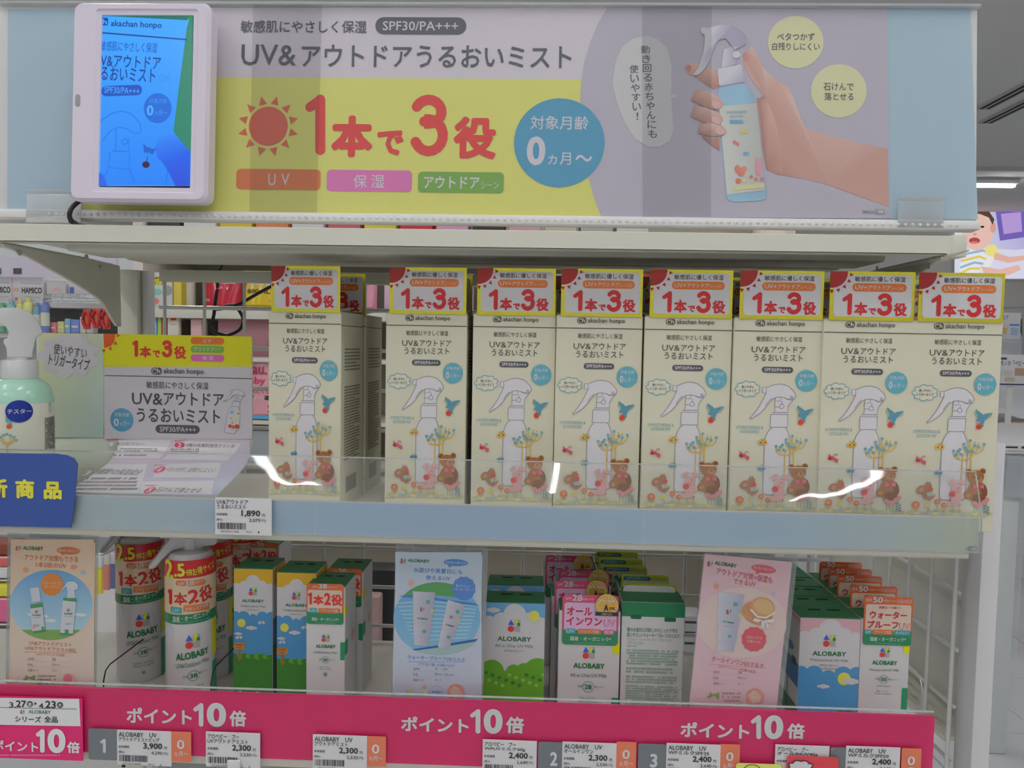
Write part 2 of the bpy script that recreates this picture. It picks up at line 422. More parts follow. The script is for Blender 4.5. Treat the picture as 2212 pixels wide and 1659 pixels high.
def one(P, x0, y0, x1, y1, col, L, wk=.20):
    """heavy rounded numeral one"""
    h = y1 - y0; w = h * wk; xs = x1 - w / 2
    P.line([(xs, y0 + w / 2), (xs, y1 - w / 2)], w, col, L); P.line([(xs, y0 + w / 2), (x0 + w * .45, y0 + w / 2 + (xs - x0 - w * .45) * .72)], w * .92, col, L + .1)
    P.ell(xs, y0 + w / 2, w / 2, None, col, L + .2, n=16); P.ell(xs, y1 - w / 2, w / 2, None, col, L + .2, n=16); P.ell(x0 + w * .45, y0 + w / 2 + (xs - x0 - w * .45) * .72, w * .46, None, col, L + .2, n=14)
def three(P, x0, y0, x1, y1, col, L, wk=.20):
    h = y1 - y0; w = h * wk; m = w / 2; cx = (x0 + x1) / 2; rx = (x1 - x0) / 2 - m; r1 = h * .235 - m * .5; r2 = h * .30 - m * .5
    c1 = y0 + m + r1; c2 = y1 - m - r2; rx1 = rx * .9; pts = []
    for i in range(13):
        a = math.radians(205 + (450 - 205) * i / 12); pts.append((cx + rx1 * math.cos(a), c1 + r1 * math.sin(a)))
    b = []
    for i in range(13):
        a = math.radians(-90 + (155 + 90) * i / 12); b.append((cx + rx * math.cos(a), c2 + r2 * math.sin(a)))
    P.line(pts + [(cx - rx * .3, (c1 + r1))], w, col, L); P.line([(cx - rx * .3, c2 - r2)] + b, w, col, L + .1)
    for p in (pts[0], b[-1], (cx - rx * .3, (c1 + r1 + c2 - r2) / 2)): P.ell(p[0], p[1], w * .5, None, col, L + .2, n=14)
# ================================================================== the setting
def struct(o): o['kind'] = 'structure'; return o
fl = struct(thing('floor', loc=(0, 0, 0)))
MB().box(-5, 7.5, -4, 9.0, -.06, -.006).build('grout_bed', mat('grout', (.42, .42, .40), .9), fl)
tile_me = MB().box(-.2225, .2225, -.2225, .2225, -.01, 0).build('tile', mat('white_floor_tile', (.72, .73, .74), .22, noise=.02, nscale=3), fl, bevel=.002, seg=1)
TX0, TY0 = .17, .32
first = True
for i in range(-6, 10):
    for j in range(0, 11):
        o = tile_me if first else tile_me.copy()
        if not first: COL.objects.link(o); o.parent = fl
        o.location = (TX0 + i * .45, TY0 + j * .45, 0); first = False
rest = MB()
for i in range(-11, 17):
    for j in range(-10, 20):
        if -6 <= i < 10 and 0 <= j < 11: continue
        x, y = TX0 + i * .45, TY0 + j * .45; rest.box(x - .2225, x + .2225, y - .2225, y + .2225, -.01, 0)
o = rest.build('tile_field', MATS['white_floor_tile'], fl); o['kind'] = 'stuff'
struct(MB().box(-5, 7.5, -4, 9.0, CEIL, CEIL + .1).build('ceiling', mat('ceiling_board', (.80, .80, .80), .9, noise=.02, nscale=2)))
wm = mat('pale_wall_paint', (.74, .73, .70), .85, noise=.02, nscale=2)
struct(MB().box(-5, 7.5, 8.9, 9.0, 0, CEIL).build('wall_back', wm))
struct(MB().box(-5.1, -5, -4, 9, 0, CEIL).build('wall_left', wm))
struct(MB().box(7.5, 7.6, -4, 9, 0, CEIL).build('wall_right', wm))
struct(MB().box(-5, 7.5, -4.1, -4, 0, CEIL).build('wall_front', wm))
struct(MB().box(2.0, 7.5, 6.55, 6.60, CEIL - .03, CEIL).build('trim_1', mat('ceiling_joint', (.45, .45, .45), .7)))
struct(MB().box(2.3, 2.33, 1.35, 2.2, CEIL - .02, CEIL).build('trim_2', MATS['ceiling_joint']))

# ceiling tube fixtures: the store's own light, plus three added out of view
M_TUBE = mat('lit_tube_diffuser', (.985, .99, 1.0), .5, emit=LAMP)
def fixture(x, y, L, label, along='y'):
    t = thing('ceiling_light', label, 'ceiling light', 'tube lights along the ceiling', loc=(x, y, CEIL))
    if along == 'x': t.rotation_euler.z = math.pi / 2
    MB().box(-.06, .06, -L / 2, L / 2, -.05, 0).build('housing', M_WHITEP, t, bevel=.008)
    MB().extr([(-.030, -.05), (.030, -.05), (.022, -.075), (-.022, -.075)], -L / 2 + .02, L / 2 - .02, 'y').build('diffuser', M_TUBE, t)
    return t
ROWS = ((-3.3, 'by the entrance wall'), (-.7, 'above the shopper'), (2.15, 'beyond the shelf'), (5.4, 'near the far wall'))
COLS = ((-3.2, 'far left'), (-1.55, 'left'), (.1, 'middle'), (1.75, 'right'), (3.4, 'far right'))
for y, rn in ROWS:
    for x, cn in COLS:
        if y > 2 and x > 1.7: continue

        fixture(x, y, 1.25, 'white ceiling tube light %s, in the %s column' % (rn, cn))
for y in (.8, 3.0, 5.2): fixture(5.7, y, 1.25, 'added unseen tube light brightening the right ceiling, %s' % {.8: 'nearest', 3.0: 'midway', 5.2: 'farthest'}[y])  # added outside the view to lift the dark ceiling at the right
p = atZ(2148, 401, CEIL - .06)
fixture(p.x, min(p.y, 8.3), .42, 'short lit white ceiling light above the baby photo on the far wall', 'x')
# air slots in the ceiling on the right
for (xa, ya, lab) in ((2114, 238, 'long dark double air slot in the ceiling right of the header sign'), (2120, 268, 'lower long air slot in the ceiling nearer the far wall')):
    a = atZ(xa, ya, CEIL); t = thing('air_slot', lab, 'ceiling vent', loc=(a.x, a.y - .55, CEIL))
    MB().box(-.05, .05, -1.3, .5, -.012, 0).build('frame', mat('vent_frame', (.5, .5, .5), .5), t)
    for dx in (-.022, .022):
        MB().box(dx - .012, dx + .012, -1.28, .48, -.0135, -.0122).build('slot', M_DARK, t)

# lit photo poster on the far wall (baby in a striped shirt)
pf = Frame(at(2150, 522, 8.86))
t = thing('photo_poster', 'lit photo poster of a crawling baby in striped shirt on the far wall', 'poster', M=pf.M)
u0, v0 = pf.uv(2060, 603); u1, v1 = pf.uv(2300, 447)
MB().box(u0, u1, 0, .035, v0, v1).build('light_box', M_WHITEP, t)
P = Print(pf.uv)
cw = lambda r, g, b: (lin(r), lin(g), lin(b))
P.grid(2062, 448, 2298, 602, 6, 6, lambda a, b: lerp(cw(225, 225, 240), cw(165, 160, 225), min(1, a * 1.4 * (1 - b * .5))), 0)
P.poly([(2150, 452), (2214, 445), (2230, 510), (2160, 520)], cw(120, 100, 190), 1)
P.poly([(2162, 462), (2205, 458), (2208, 500), (2168, 506)], cw(190, 160, 225), 2)
P.poly([(2062, 560), (2120, 535), (2190, 540), (2298, 530), (2298, 602), (2062, 602)], cw(225, 225, 245), 2)
P.poly([(2072, 575), (2086, 545), (2104, 532), (2140, 530), (2152, 545), (2140, 575), (2110, 590), (2076, 598)], cw(240, 240, 245), 3)
for i in range(4): P.line([(2072 + i * 2, 592 - i * 14), (2095 + i * 10, 580 - i * 13), (2118 + i * 6, 580 - i * 10)], 5, [cw(235, 215, 90), cw(150, 190, 225)][i % 2], 4)
P.poly([(2128, 530), (2150, 528), (2158, 545), (2145, 556), (2128, 548)], cw(245, 232, 140), 4)
P.poly([(2150, 545), (2180, 555), (2212, 552), (2214, 562), (2178, 568), (2146, 560)], cw(235, 185, 170), 5)
P.poly([(2118, 575), (2160, 582), (2200, 572), (2206, 582), (2180, 594), (2130, 598)], cw(238, 190, 175), 5)
P.ell(2112, 500, 34, 42, cw(240, 200, 185), 5); P.ell(2145, 492, 6, 11, cw(228, 165, 150), 6)
P.poly([(2092, 462), (2112, 450), (2136, 456), (2148, 474), (2144, 486), (2136, 470), (2116, 462)], cw(90, 65, 50), 6)
P.ell(2105, 520, 12, 7, cw(190, 70, 70), 6); P.ell(2105, 524, 8, 3, cw(225, 130, 130), 7)
P.ell(2096, 494, 4, 2.5, cw(50, 40, 40), 6); P.ell(2122, 490, 4, 2.5, cw(50, 40, 40), 6); P.ell(2106, 506, 4, 3, cw(225, 160, 145), 6)
P.build('photo_print', t, print_mat('backlit_print', emit=.85))
# ================================================================== the gondola
XL, XR = -.502, .392                      # 900 mm bay
YB = .245                                 # plane of the back grid
zt1, zt0 = at(1100, 497, 0).z, at(1100, 537, 0).z
Z_TOPB = at(1100, 537, 0).z
# --- top shelf
t = thing('top_shelf', 'cream metal top shelf carrying the header sign', 'shelf', loc=(0, 0, zt1))
h = zt1 - zt0
xr = at(2086, 530, 0).x
MB().box(XL - .05, xr, 0, .0015, -h, 0).box(XL - .05, xr, 0, .014, -h, -h + .0015).build('front_lip', M_METAL, t, bevel=.0005, seg=1)
MB().box(XL - .05, xr, 0.0015, YB + .02, -.0015, 0).build('deck', M_METAL, t)
MB().box(xr - .012, xr + .001, -.0008, .02, -h - .002, .001).build('end_cap', M_METAL, t, bevel=.001)
MB().box(XL + .03, XR - .06, .055, .125, -h - .001, -.0016).build('stiffener', M_METAL, t, bevel=.003)
MB().box(XL + .03, XR - .06, .165, .215, -h + .002, -.0016).build('stiffener', M_METAL, t, bevel=.003)
# --- brackets under it
def bracket(X, th, label):
    pts = [(-60, 500), (0, 513), (60, 527), (170, 553), (256, 574), (259, 706), (250, 704), (238, 685), (224, 660), (214, 648), (204, 640), (160, 612), (110, 584), (60, 556), (0, 529), (-60, 513)]
    q = [atX(x, y, XL) for x, y in pts]
    t = thing('shelf_bracket', label, 'bracket', loc=(X, 0, 0))
    MB().extr([(p.y, min(p.z, zt0 + .001)) for p in q], -th / 2, th / 2, 'x').build('arm', M_METAL, t, bevel=.0006, seg=1)
    s = 1 if X < 0 else -1
    MB().box(-.004, .004, q[1].y, q[4].y - .02, zt0 - .004, zt0 - .001).build('flange', M_METAL, t)
    for x, y in ((36, 545), (182, 556), (215, 580)):
        p = atX(x, y, XL); MB().lathe([(.0, -.0006), (.003, -.0006), (.0034, .001), (0, .0016)], 10).build('rivet', mat('zinc_rivet', (.7, .7, .68), .3, metal=.6), t, M=Matrix.Translation((s * th / 2, p.y, p.z)) @ Matrix.Rotation(s * math.pi / 2, 4, 'Y'))
bracket(XL, .004, 'cream steel bracket under the left end of the top shelf')
bracket(xr - .014, .004, 'cream steel bracket under the right end of the top shelf')
# --- uprights with slots
def upright(x, label):
    t = thing('slotted_upright', label, 'upright', loc=(x, YB + .012, .0))
    MB().box(-.0135, .0135, -.012, .014, .0, Z_TOPB - .002).build('post', M_METAL, t, bevel=.002)
    MB().box(.0137, .022, -.004, .014, .0, Z_TOPB - .002).build('side_channel', M_WHITEP, t, bevel=.001)
    for i in range(16):
        z = Z_TOPB - .045 - i * .045
        MB().box(-.0128, -.0085, -.0124, -.011, z - .011, z + .004).build('slot', M_DARK, t)
upright(at(275, 650, YB).x, 'cream slotted steel upright behind the left bracket')
upright(XR - .012, 'cream slotted steel upright behind the right end of the shelves')
# --- wire grid back
t = thing('wire_grid', 'white coated wire grid forming the back of the display unit', 'wire grid', loc=(0, YB + .004, 0))
zb = .86
MB().box(XL + .03, XR - .03, -.006, .010, Z_TOPB - .016, Z_TOPB - .002).build('top_rail', M_METAL, t, bevel=.001)
zg0 = at(620, 668, YB).z
vme = hme = None
x0g = at(352, 620, YB).x
x = x0g
while x < XR - .03:
    if vme is None: vme = MB().tube([(0, 0, zb), (0, 0, Z_TOPB - .012)], .0022, 8).build('wire', M_WIRE, t); o = vme
    else: o = vme.copy(); COL.objects.link(o); o.parent = t
    o.location = (x, 0, 0); x += .0505
z = zg0
while z > zb:
    if hme is None: hme = MB().tube([(XL + .03, 0, 0), (XR - .03, 0, 0)], .0025, 8).build('wire', M_WIRE, t); o = hme
    else: o = hme.copy(); COL.objects.link(o); o.parent = t
    o.location = (0, -.0045, z); z -= .0495
# --- middle shelf with price rail and clear fence
zs = at(2123, 1147, .03).z          # deck the cartons stand on
Z_MID = zs
zr1, zr0 = at(1100, 1092, 0).z, at(1100, 1166, 0).z
zl0 = at(1100, 1178, .004).z
XE = at(2112, 1150, 0).x
t = thing('middle_shelf', 'cream metal middle shelf holding the row of mist cartons', 'shelf', loc=(0, 0, zs))
MB().box(-.80, XE - .005, .004, YB - .004, -.002, 0).build('deck', M_METAL, t)
MB().box(-.80, XE - .005, .003, .005, zl0 - zs, 0).box(-.80, XE - .005, .003, .02, zl0 - zs - .001, zl0 - zs).build('front_lip', M_METAL, t, bevel=.0004, seg=1)
MB().box(XE - .007, XE - .005, .005, YB - .004, zl0 - zs, 0).build('side_lip', M_METAL, t)
t = thing('price_rail', 'clear price rail with pale blue gradient strip along the middle shelf edge', 'price rail', loc=(0, 0, zr0))
hr = zr1 - zr0
MB().box(-.80, XE, -.002, .002, 0, hr).build('backing', M_WHITEP, t)
fr = Frame((0, -.002, zr0))
P = Print(fr.uv)
uE, _ = fr.uv(2112, 1150)
P2 = Print(lambda x, y: (x, y))
bl, pg, yl = c(152, 178, 205, 190), c(165, 183, 186, 190), c(178, 186, 165, 190)
def strip(x0, x1, cols, y=0):
    n = len(cols) - 1
    P2.grid(x0, .0008, x1, hr - .0008, n * 4, 1, lambda a, b: lerp(cols[min(n - 1, int(a * n))], cols[min(n - 1, int(a * n)) + 1], a * n - min(n - 1, int(a * n))), 0)
xa = at(682, 1110, 0).x; xb = at(1390, 1130, 0).x
strip(-.79, xa - .0006, [pg, c(168, 188, 185), pg, bl]); strip(xa + .0006, xb - .0006, [bl, c(150, 175, 205), c(155, 180, 205)]); strip(xb + .0006, XE - .0005, [c(158, 182, 205), c(155, 180, 205), pg, yl])
P2.y = -.002
P2.V = [(a, -.0022, b) for a, _, b in P2.V]
P2.build('paper_strip', t)
P = Print(fr.uv); P.text('A', 2086, 1182, 2089, 1187, c(80, 85, 90), 2); P.rr(2091, 1180, 2109, 1189, 2, c(90, 95, 100), 2); P.rr(2092, 1181, 2108, 1188, 2, c(185, 190, 190), 3); P.text('肌ケア', 2093, 1181.5, 2107, 1187.5, c(70, 75, 80), 4)
P.build('code_print', t, M=Matrix.Translation((0, -.0025, 0)))
t = thing('clear_fence', 'bent clear acrylic fence in front of the middle shelf goods', 'acrylic fence', loc=(0, -.004, zr0))
lip = [(.0012, -.0008), (-.0008, .0), (-.001, hr * .6), (-.0005, hr), (.0030, hr + .012), (.0078, hr + .026), (.0128, hr + .0395)]
def lipfn(a, b):
    i = min(len(lip) - 2, int(b * (len(lip) - 1))); f = b * (len(lip) - 1) - i
    x = -.80 + (XE + .001 + .80) * a
    return (x, lip[i][0] + (lip[i + 1][0] - lip[i][0]) * f + .0006 * math.sin(x * 9) * b, lip[i][1] + (lip[i + 1][1] - lip[i][1]) * f)
MB().grid(lipfn, 60, 12).build('fence_sheet', M_LIP, t, smooth=True)
MB().box(-.80, XE + .001, .0122, .0136, hr + .0393, hr + .0403).build('top_edge', clear_mat('acrylic_edge', tint=(.9, .92, .93), veil=.45, veilcol=(.85, .86, .86), gloss=.2), t)
MB().extr([(y_, z_) for y_, z_ in lip] + [(y_ + .001, z_) for y_, z_ in lip[::-1]], XE, XE + .001, 'x').build('side_edge', MATS['acrylic_edge'], t)
# --- bottom shelf with pink strip
zp1 = at(1100, 1517, 0).z; zp0 = zp1 - .062
Z_LOW = at(1100, 1556, .05).z
XPE = at(2016, 1590, 0).x
t = thing('bottom_shelf', 'cream metal bottom shelf holding the sun care cartons and bottles', 'shelf', loc=(0, 0, Z_LOW))
MB().box(-.80, XPE - .004, .006, YB - .004, -.002, 0).build('deck', M_METAL, t)
MB().box(-.80, XPE - .004, .005, .007, -.03, 0).build('front_lip', M_METAL, t)
t = thing('pink_promo_strip', 'magenta price rail strip with white point promotion lettering', 'promo strip', loc=(0, 0, zp0))
fr = Frame((0, 0, zp0))
MB().box(-.80, XPE, -.001, .003, 0, .062).build('strip_card', mat('magenta_card', c(190, 25, 82, 172), .4), t)
P = Print(fr.uv, -.001); wt = c(190, 185, 188, 172)
for (a, b_, k10, bai) in (((275, 1528, 416, 1562), (419, 1517, 490, 1568), 0, (497, 1533, 533, 1568)), ((867, 1547, 1013, 1580), (1016, 1530, 1086, 1583), 0, (1093, 1546, 1132, 1583)), ((1469, 1559, 1618, 1593), (1621, 1543, 1691, 1595), 0, (1699, 1560, 1737, 1595))):
    P.text('ポイント', *a, wt, 2, .035); one(P, b_[0], b_[1], b_[0] + 22, b_[3], wt, 2); P.text('0', b_[0] + 29, b_[1] - 1, b_[2], b_[3] + 1, wt, 2, .045); P.text('倍', *bai, wt, 2, .04)
P.build('lettering', t)
pz = zp1 - zp0
sheet(-.80, XPE - .002, -.0032, 0, pz + .006).build('clear_cover', M_SLEEVE, t)
MB().box(-.80, XPE - .002, -.0034, -.002, pz + .0052, pz + .0066).build('cover_edge', MATS['acrylic_edge'], t)
# white insert card at the left end of the strip
fr2 = Frame((0, -.0052, zp0))
t = thing('campaign_card', 'pink and white campaign dates card at the left end of the pink strip', 'card', M=fr2.M)
u0, v0 = fr2.uv(-90, 1640); u1, v1 = fr2.uv(178, 1509); _, v0 = fr2.uv(120, 1641)
MB().box(u0, u1, -.0004, .0004, v0, v1).build('card', mat('magenta_paper', c(195, 30, 90, 172), .45), t)
P = Print(fr2.uv, -.0004)
P.poly([(-90, 1505), (172, 1509), (175, 1568), (-90, 1563)], c(182, 180, 182, 172), 1)
P.text('3.', 21, 1516, 36, 1528, INK, 2, .02); P.text('27', 36, 1512, 58, 1527, INK, 2, .03); P.ell(66, 1520, 6.5, None, INK, 2); P.text('金', 61.5, 1515.5, 70.5, 1524.5, WHITE, 3, .03)
P.poly([(76, 1515), (81, 1519), (76, 1523)], INK, 2); P.text('4.', 85, 1518, 99, 1530, INK, 2, .02); P.text('23', 99, 1513, 122, 1529, INK, 2, .03); P.ell(131, 1522, 6.5, None, INK, 2); P.text('木', 126.5, 1517.5, 135.5, 1526.5, WHITE, 3, .03)
P.line([(-60, 1526), (167, 1531)], 1.2, c(90, 90, 90, 172), 2)
alo_logo(P, 45, 1532, 9, 2); P.text('ALOBABY', 63, 1533, 111, 1541, c(60, 90, 70, 172), 2, .02)
P.text('シリーズ', 34, 1546, 90, 1559, INK, 2, .025); P.text('全品', 97, 1546, 126, 1560, INK, 2, .025)
P.text('ポイント', -14, 1599, 84, 1622, wt, 2, .03); one(P, 79, 1574, 98, 1625, wt, 2); P.text('0', 104, 1573, 143, 1626, wt, 2, .045); P.text('倍', 146, 1601, 174, 1626, wt, 2, .035)
P.scribble(-60, 1628, 140, 1632, 1, c(215, 120, 150, 172), 2)
P.build('lettering', t)
# ================================================================== header sign
SF = Frame(at(1060, 487, .022), rx=-math.radians(4.5))
t = thing('header_sign', 'long header sign board with spray mist advertisement on top shelf', 'sign', M=SF.M)
uL, _ = SF.uv(-12, 300); uR, vT = SF.uv(2113, 17); _, vB = SF.uv(1060, 488)
_, vS = SF.uv(1060, 467)
MB().box(uL, uR, .0006, .006, vS - .002, vT).build('board', mat('sign_board_white', (.80, .80, .79), .4), t, bevel=.001, seg=1)
w = 186
P = Print(SF.uv)
bluebg = c(150, 172, 184, w); lav = c(166, 161, 172, w); yel = c(203, 193, 108, w); sw = c(188, 182, 188, w)
P.poly([(18, 20), (2096, 15), (2112, 474), (16, 458)], bluebg, 0)
P.poly([(185, 18), (1916, 13), (1920, 472), (178, 461)], sw, 1)
P.poly([(185, 166), (1310, 172), (1310, 468), (178, 461)], yel, 2)
arc = [(1312, 16), (1292, 50), (1275, 92), (1262, 135), (1255, 180), (1252, 230), (1255, 280), (1261, 330), (1270, 380), (1282, 425), (1299, 469)]
P.poly(arc + [(1920, 472), (1916, 13)], lav, 3)
dk = c(88, 90, 94, w); red = c(194, 70, 68, w)
P.text('敏感肌にやさしく保湿', 520, 45, 792, 72, dk, 4, .012)
P.rr(811, 38, 1007, 75, 18, dk, 4); P.text('SPF30/PA+++', 827, 47, 990, 67, sw, 5, .01)
P.text('UV&', 522, 97, 640, 142, dk, 4, .008); P.text('アウトドアうるおいミスト', 650, 98, 1233, 147, dk, 4, .014)
sun(P, 580, 273, 42, 49, 66, 12, c(204, 96, 78, w), 4, half=10)
one(P, 660, 205, 703, 335, red, 4, .165); P.text('本', 716, 250, 805, 340, red, 4, .05); P.text('で', 815, 282, 872, 336, red, 4, .045); three(P, 884, 205, 968, 338, red, 4, .165); P.text('役', 980, 252, 1072, 344, red, 4, .045)
P.rr(511, 366, 693, 410, 9, c(206, 112, 72, w), 4); P.text('U', 580, 376, 596, 401, sw, 5, .01); P.text('V', 608, 376, 626, 401, sw, 5, .01)
P.rr(706, 368, 890, 414, 9, c(196, 110, 160, w), 4); P.text('保', 764, 378, 793, 406, sw, 5, .01); P.text('湿', 802, 378, 831, 406, sw, 5, .01)
P.rr(903, 372, 1088, 417, 9, c(110, 150, 75, w), 4); P.text('アウトドア', 916, 381, 1036, 408, sw, 5, .02); P.text('シーン', 1039, 393, 1077, 408, sw, 5)
P.ell(1208, 309, 98, 97, c(80, 140, 168, w), 4, n=48); P.text('対象月齢', 1146, 251, 1271, 281, sw, 5, .01); P.text('0', 1138, 295, 1178, 358, sw, 5, .035); P.text('ヵ月', 1184, 330, 1233, 357, sw, 5, .01); P.text('～', 1243, 335, 1279, 350, sw, 5, .015)
# speech bubble
bub = [(1330, 130), (1345, 100), (1368, 84), (1395, 78), (1420, 85), (1440, 105), (1450, 140), (1450, 190), (1449, 205), (1462, 205), (1464, 210), (1449, 213), (1452, 250), (1455, 280), (1445, 305), (1425, 318), (1400, 318), (1372, 300), (1350, 268), (1333, 225), (1322, 180)]
P.poly(bub, c(178, 178, 178, w), 4)
P.vtext('動き回る赤ちゃんにも', 1394, 98, 300, 19, dk, 5, .012, slope=.085); P.vtext('使いやすい！', 1369, 140, 262, 19, dk, 5, .012, slope=.075)
cy1 = c(192, 191, 152, w)
P.ell(1718, 92, 60, 58, cy1, 4, n=40); P.text('ベタつかず', 1678, 72, 1759, 89, dk, 5, .012); P.text('白残りしにくい', 1667, 93, 1770, 110, dk, 5, .012)
P.ell(1811, 197, 60, 59, cy1, 4, n=40); P.text('石けんで', 1778, 180, 1843, 197, dk, 5, .012); P.text('落とせる', 1780, 201, 1843, 218, dk, 5, .012)
P.text('260423A', 1862, 455, 1887, 462, dk, 5); P.rr(1890, 453, 1909, 463, 2, dk, 5); P.rr(1891, 454, 1908, 462, 2, sw, 6); P.text('肩ケア', 1892, 454.5, 1907, 461.5, dk, 7)
# photograph of a hand with the bottle
sk, sk2, sk3, skl = c(190, 156, 145, w), c(178, 141, 130, w), c(162, 122, 112, w), c(198, 170, 160, w)
def shade(pts, cols, L): P.poly(pts, cols, L)
arm = [(1624, 100), (1607, 118), (1606, 140), (1622, 172), (1640, 196), (1655, 212), (1650, 215), (1634, 212), (1640, 260), (1648, 330), (1655, 368), (1680, 378), (1740, 387), (1790, 400), (1850, 422), (1919, 447), (1916, 322), (1850, 308), (1790, 294), (1740, 278), (1726, 250), (1714, 215), (1704, 190), (1680, 176), (1650, 150), (1640, 130)]
ac = [skl, sk2, sk, sk, sk, sk2, sk3, sk3, sk2, sk3, sk3, sk3, sk2, sk2, sk2, sk2, sk2, sk, sk, sk, skl, skl, sk, sk, skl, sk]
shade(arm, ac, 4)
P.poly([(1648, 208), (1638, 215), (1646, 300), (1656, 366), (1690, 374), (1688, 330), (1676, 270), (1662, 230)], [sk3, sk3, sk3, sk3, sk2, sk2, sk, sk], 5)
P.poly([(1604, 118), (1612, 112), (1618, 126), (1610, 138)], c(178, 128, 120, w), 6)       # thumb nail
P.poly([(1480, 145), (1488, 138), (1512, 140), (1540, 152), (1556, 166), (1552, 190), (1540, 193), (1520, 180), (1500, 165), (1484, 160)], [sk2, sk, sk, sk, sk2, sk3, sk3, sk3, sk2, sk2], 4)
P.poly([(1478, 148), (1486, 140), (1494, 144), (1490, 158)], c(172, 120, 112, w), 5)
# bottle
bw, bb, bs = c(190, 188, 196, w), c(140, 174, 196, w), c(158, 152, 172, w)
P.poly([(1557, 186), (1603, 180), (1618, 190), (1628, 206), (1632, 230), (1655, 420), (1652, 430), (1640, 434), (1590, 437), (1574, 434), (1568, 425), (1550, 215), (1550, 200)], [bb, bb, lerp(bb, INK, .15), lerp(bb, INK, .15), lerp(bb, INK, .1), lerp(bb, INK, .15), bb, bb, bb, bb, bb, bb, bb], 6)
P.poly([(1553, 230), (1634, 224), (1651, 412), (1570, 421)], [c(186, 188, 180, w), c(168, 170, 165, w), c(168, 170, 165, w), c(190, 190, 182, w)], 7)
P.poly([(1549, 150), (1598, 140), (1605, 147), (1608, 178), (1556, 188), (1552, 184)], [bw, bw, bs, bs, bs, bw], 8)
P.poly([(1563, 108), (1588, 100), (1592, 140), (1558, 148)], [bw, bs, bs, bw], 7)
P.poly([(1520, 64), (1545, 58), (1560, 53), (1582, 56), (1600, 68), (1612, 84), (1610, 96), (1598, 104), (1586, 108), (1576, 96), (1566, 84), (1552, 88), (1542, 104), (1532, 130), (1520, 152), (1508, 163), (1496, 164), (1508, 148), (1518, 118), (1522, 90)], [bw, bw, bs, bs, lerp(bs, INK, .1), lerp(bs, INK, .1), bs, bs, bw, bs, bs, bs, bs, bw, bw, bw, bw, bw, bw, bw], 9)
P.ell(1519, 68, 6, 8, bw, 10); P.ell(1590, 120, 8, 8, bw, 10)
# three fingers over the bottle
for (x0_, y0_, x1_, y1_, th) in ((1502, 205, 1552, 228, 17), (1500, 240, 1552, 262, 16), (1513, 278, 1560, 285, 14)):
    dx, dy = x1_ - x0_, y1_ - y0_; l = math.hypot(dx, dy); nx, ny = -dy / l * th, dx / l * th
    P.poly([(x0_ - nx * .7 - 4, y0_ - ny * .7), (x0_ + dx * .35 - nx, y0_ + dy * .35 - ny), (x1_ - dx * .1 - nx * .95, y1_ - dy * .1 - ny * .95), (x1_ + 6 - nx * .5, y1_ - ny * .4), (x1_ + 9, y1_ + 2), (x1_ + 2 + nx * .6, y1_ + ny * .7), (x0_ + dx * .5 + nx, y0_ + dy * .5 + ny), (x0_ + nx * .8 - 4, y0_ + ny * .8)], [sk2, skl, sk, sk, sk, sk2, sk3, sk3], 8)
    P.ctr(x1_ - 5, y1_, [(-12, -5), (0, -9), (9, -4), (10, 5), (0, 8), (-10, 5)], c(196, 160, 155, w), 10, -math.atan2(dy, dx))
P.poly([(1516, 290), (1530, 300), (1552, 300), (1554, 326), (1540, 316), (1522, 302)], sk3, 7)
P.text('UVMOISTURIZING &', 1568, 240, 1612, 246, c(130, 160, 175, w), 9, 0, 4); P.text('OUTDOOR MIST', 1576, 250, 1604, 256, c(130, 160, 175, w), 9, 0, 4); P.rr(1575, 260, 1605, 268, 4, c(110, 150, 180, w), 9)
for (x, y, r, col) in ((1610, 285, 5, (205, 180, 100)), (1604, 285, 5, (205, 180, 100)), (1586, 308, 4, (200, 110, 120)), (1592, 312, 4, (200, 110, 120)), (1608, 333, 4, (110, 150, 180)), (1614, 333, 4, (110, 150, 180)), (1594, 392, 6, (205, 110, 90)), (1622, 383, 4, (205, 110, 90)), (1632, 388, 4, (205, 110, 90)), (1606, 391, 4, (215, 190, 90)), (1645, 388, 5, (200, 110, 120))):
    P.ell(x, y, r, None, c(*col, w), 9, n=10)
P.ell(1600, 372, 9, 10, c(196, 120, 105, w), 9); P.ell(1592, 366, 6, 9, c(196, 120, 105, w), 9); P.ell(1606, 366, 6, 6, c(200, 130, 115, w), 9)
P.ell(1638, 365, 8, 16, c(205, 140, 150, w), 9); P.ell(1634, 348, 3, 8, c(205, 140, 150, w), 9); P.ell(1643, 348, 3, 8, c(205, 140, 150, w), 9)
P.poly([(1580, 402), (1650, 396), (1650, 406), (1584, 412)], c(190, 190, 140, w), 8)
P.build('printed_poster', t, print_mat('laminated_print', .5, .3))
# clear film bands overlapping on the sleeve
for (a, b, c_, d, y0_, y1_) in ((549, 698, 541, 686, 12, 466), (1386, 1536, 1387, 1534, 14, 471)):
    q = [SF.uv(a, y0_), SF.uv(b, y0_), SF.uv(d, y1_), SF.uv(c_, y1_)]
    MB().add([(u, -.0030, v) for u, v in q], [(0, 1, 2, 3)]).build('film_band', M_FILM, t)
sheet(uL + .004, uR - .004, -.0042, vS + .001, vT - .002).build('clear_sleeve', clear_mat('sign_sleeve', tint=(.985, .985, .99), veil=.02, veilcol=(.8, .8, .82), gloss=.0, rough=.4, top=.15), t)
MB().box(uL, uR, -.0052, .004, vT - .001, vT + .0012).build('top_edge', MATS['acrylic_edge'], t)
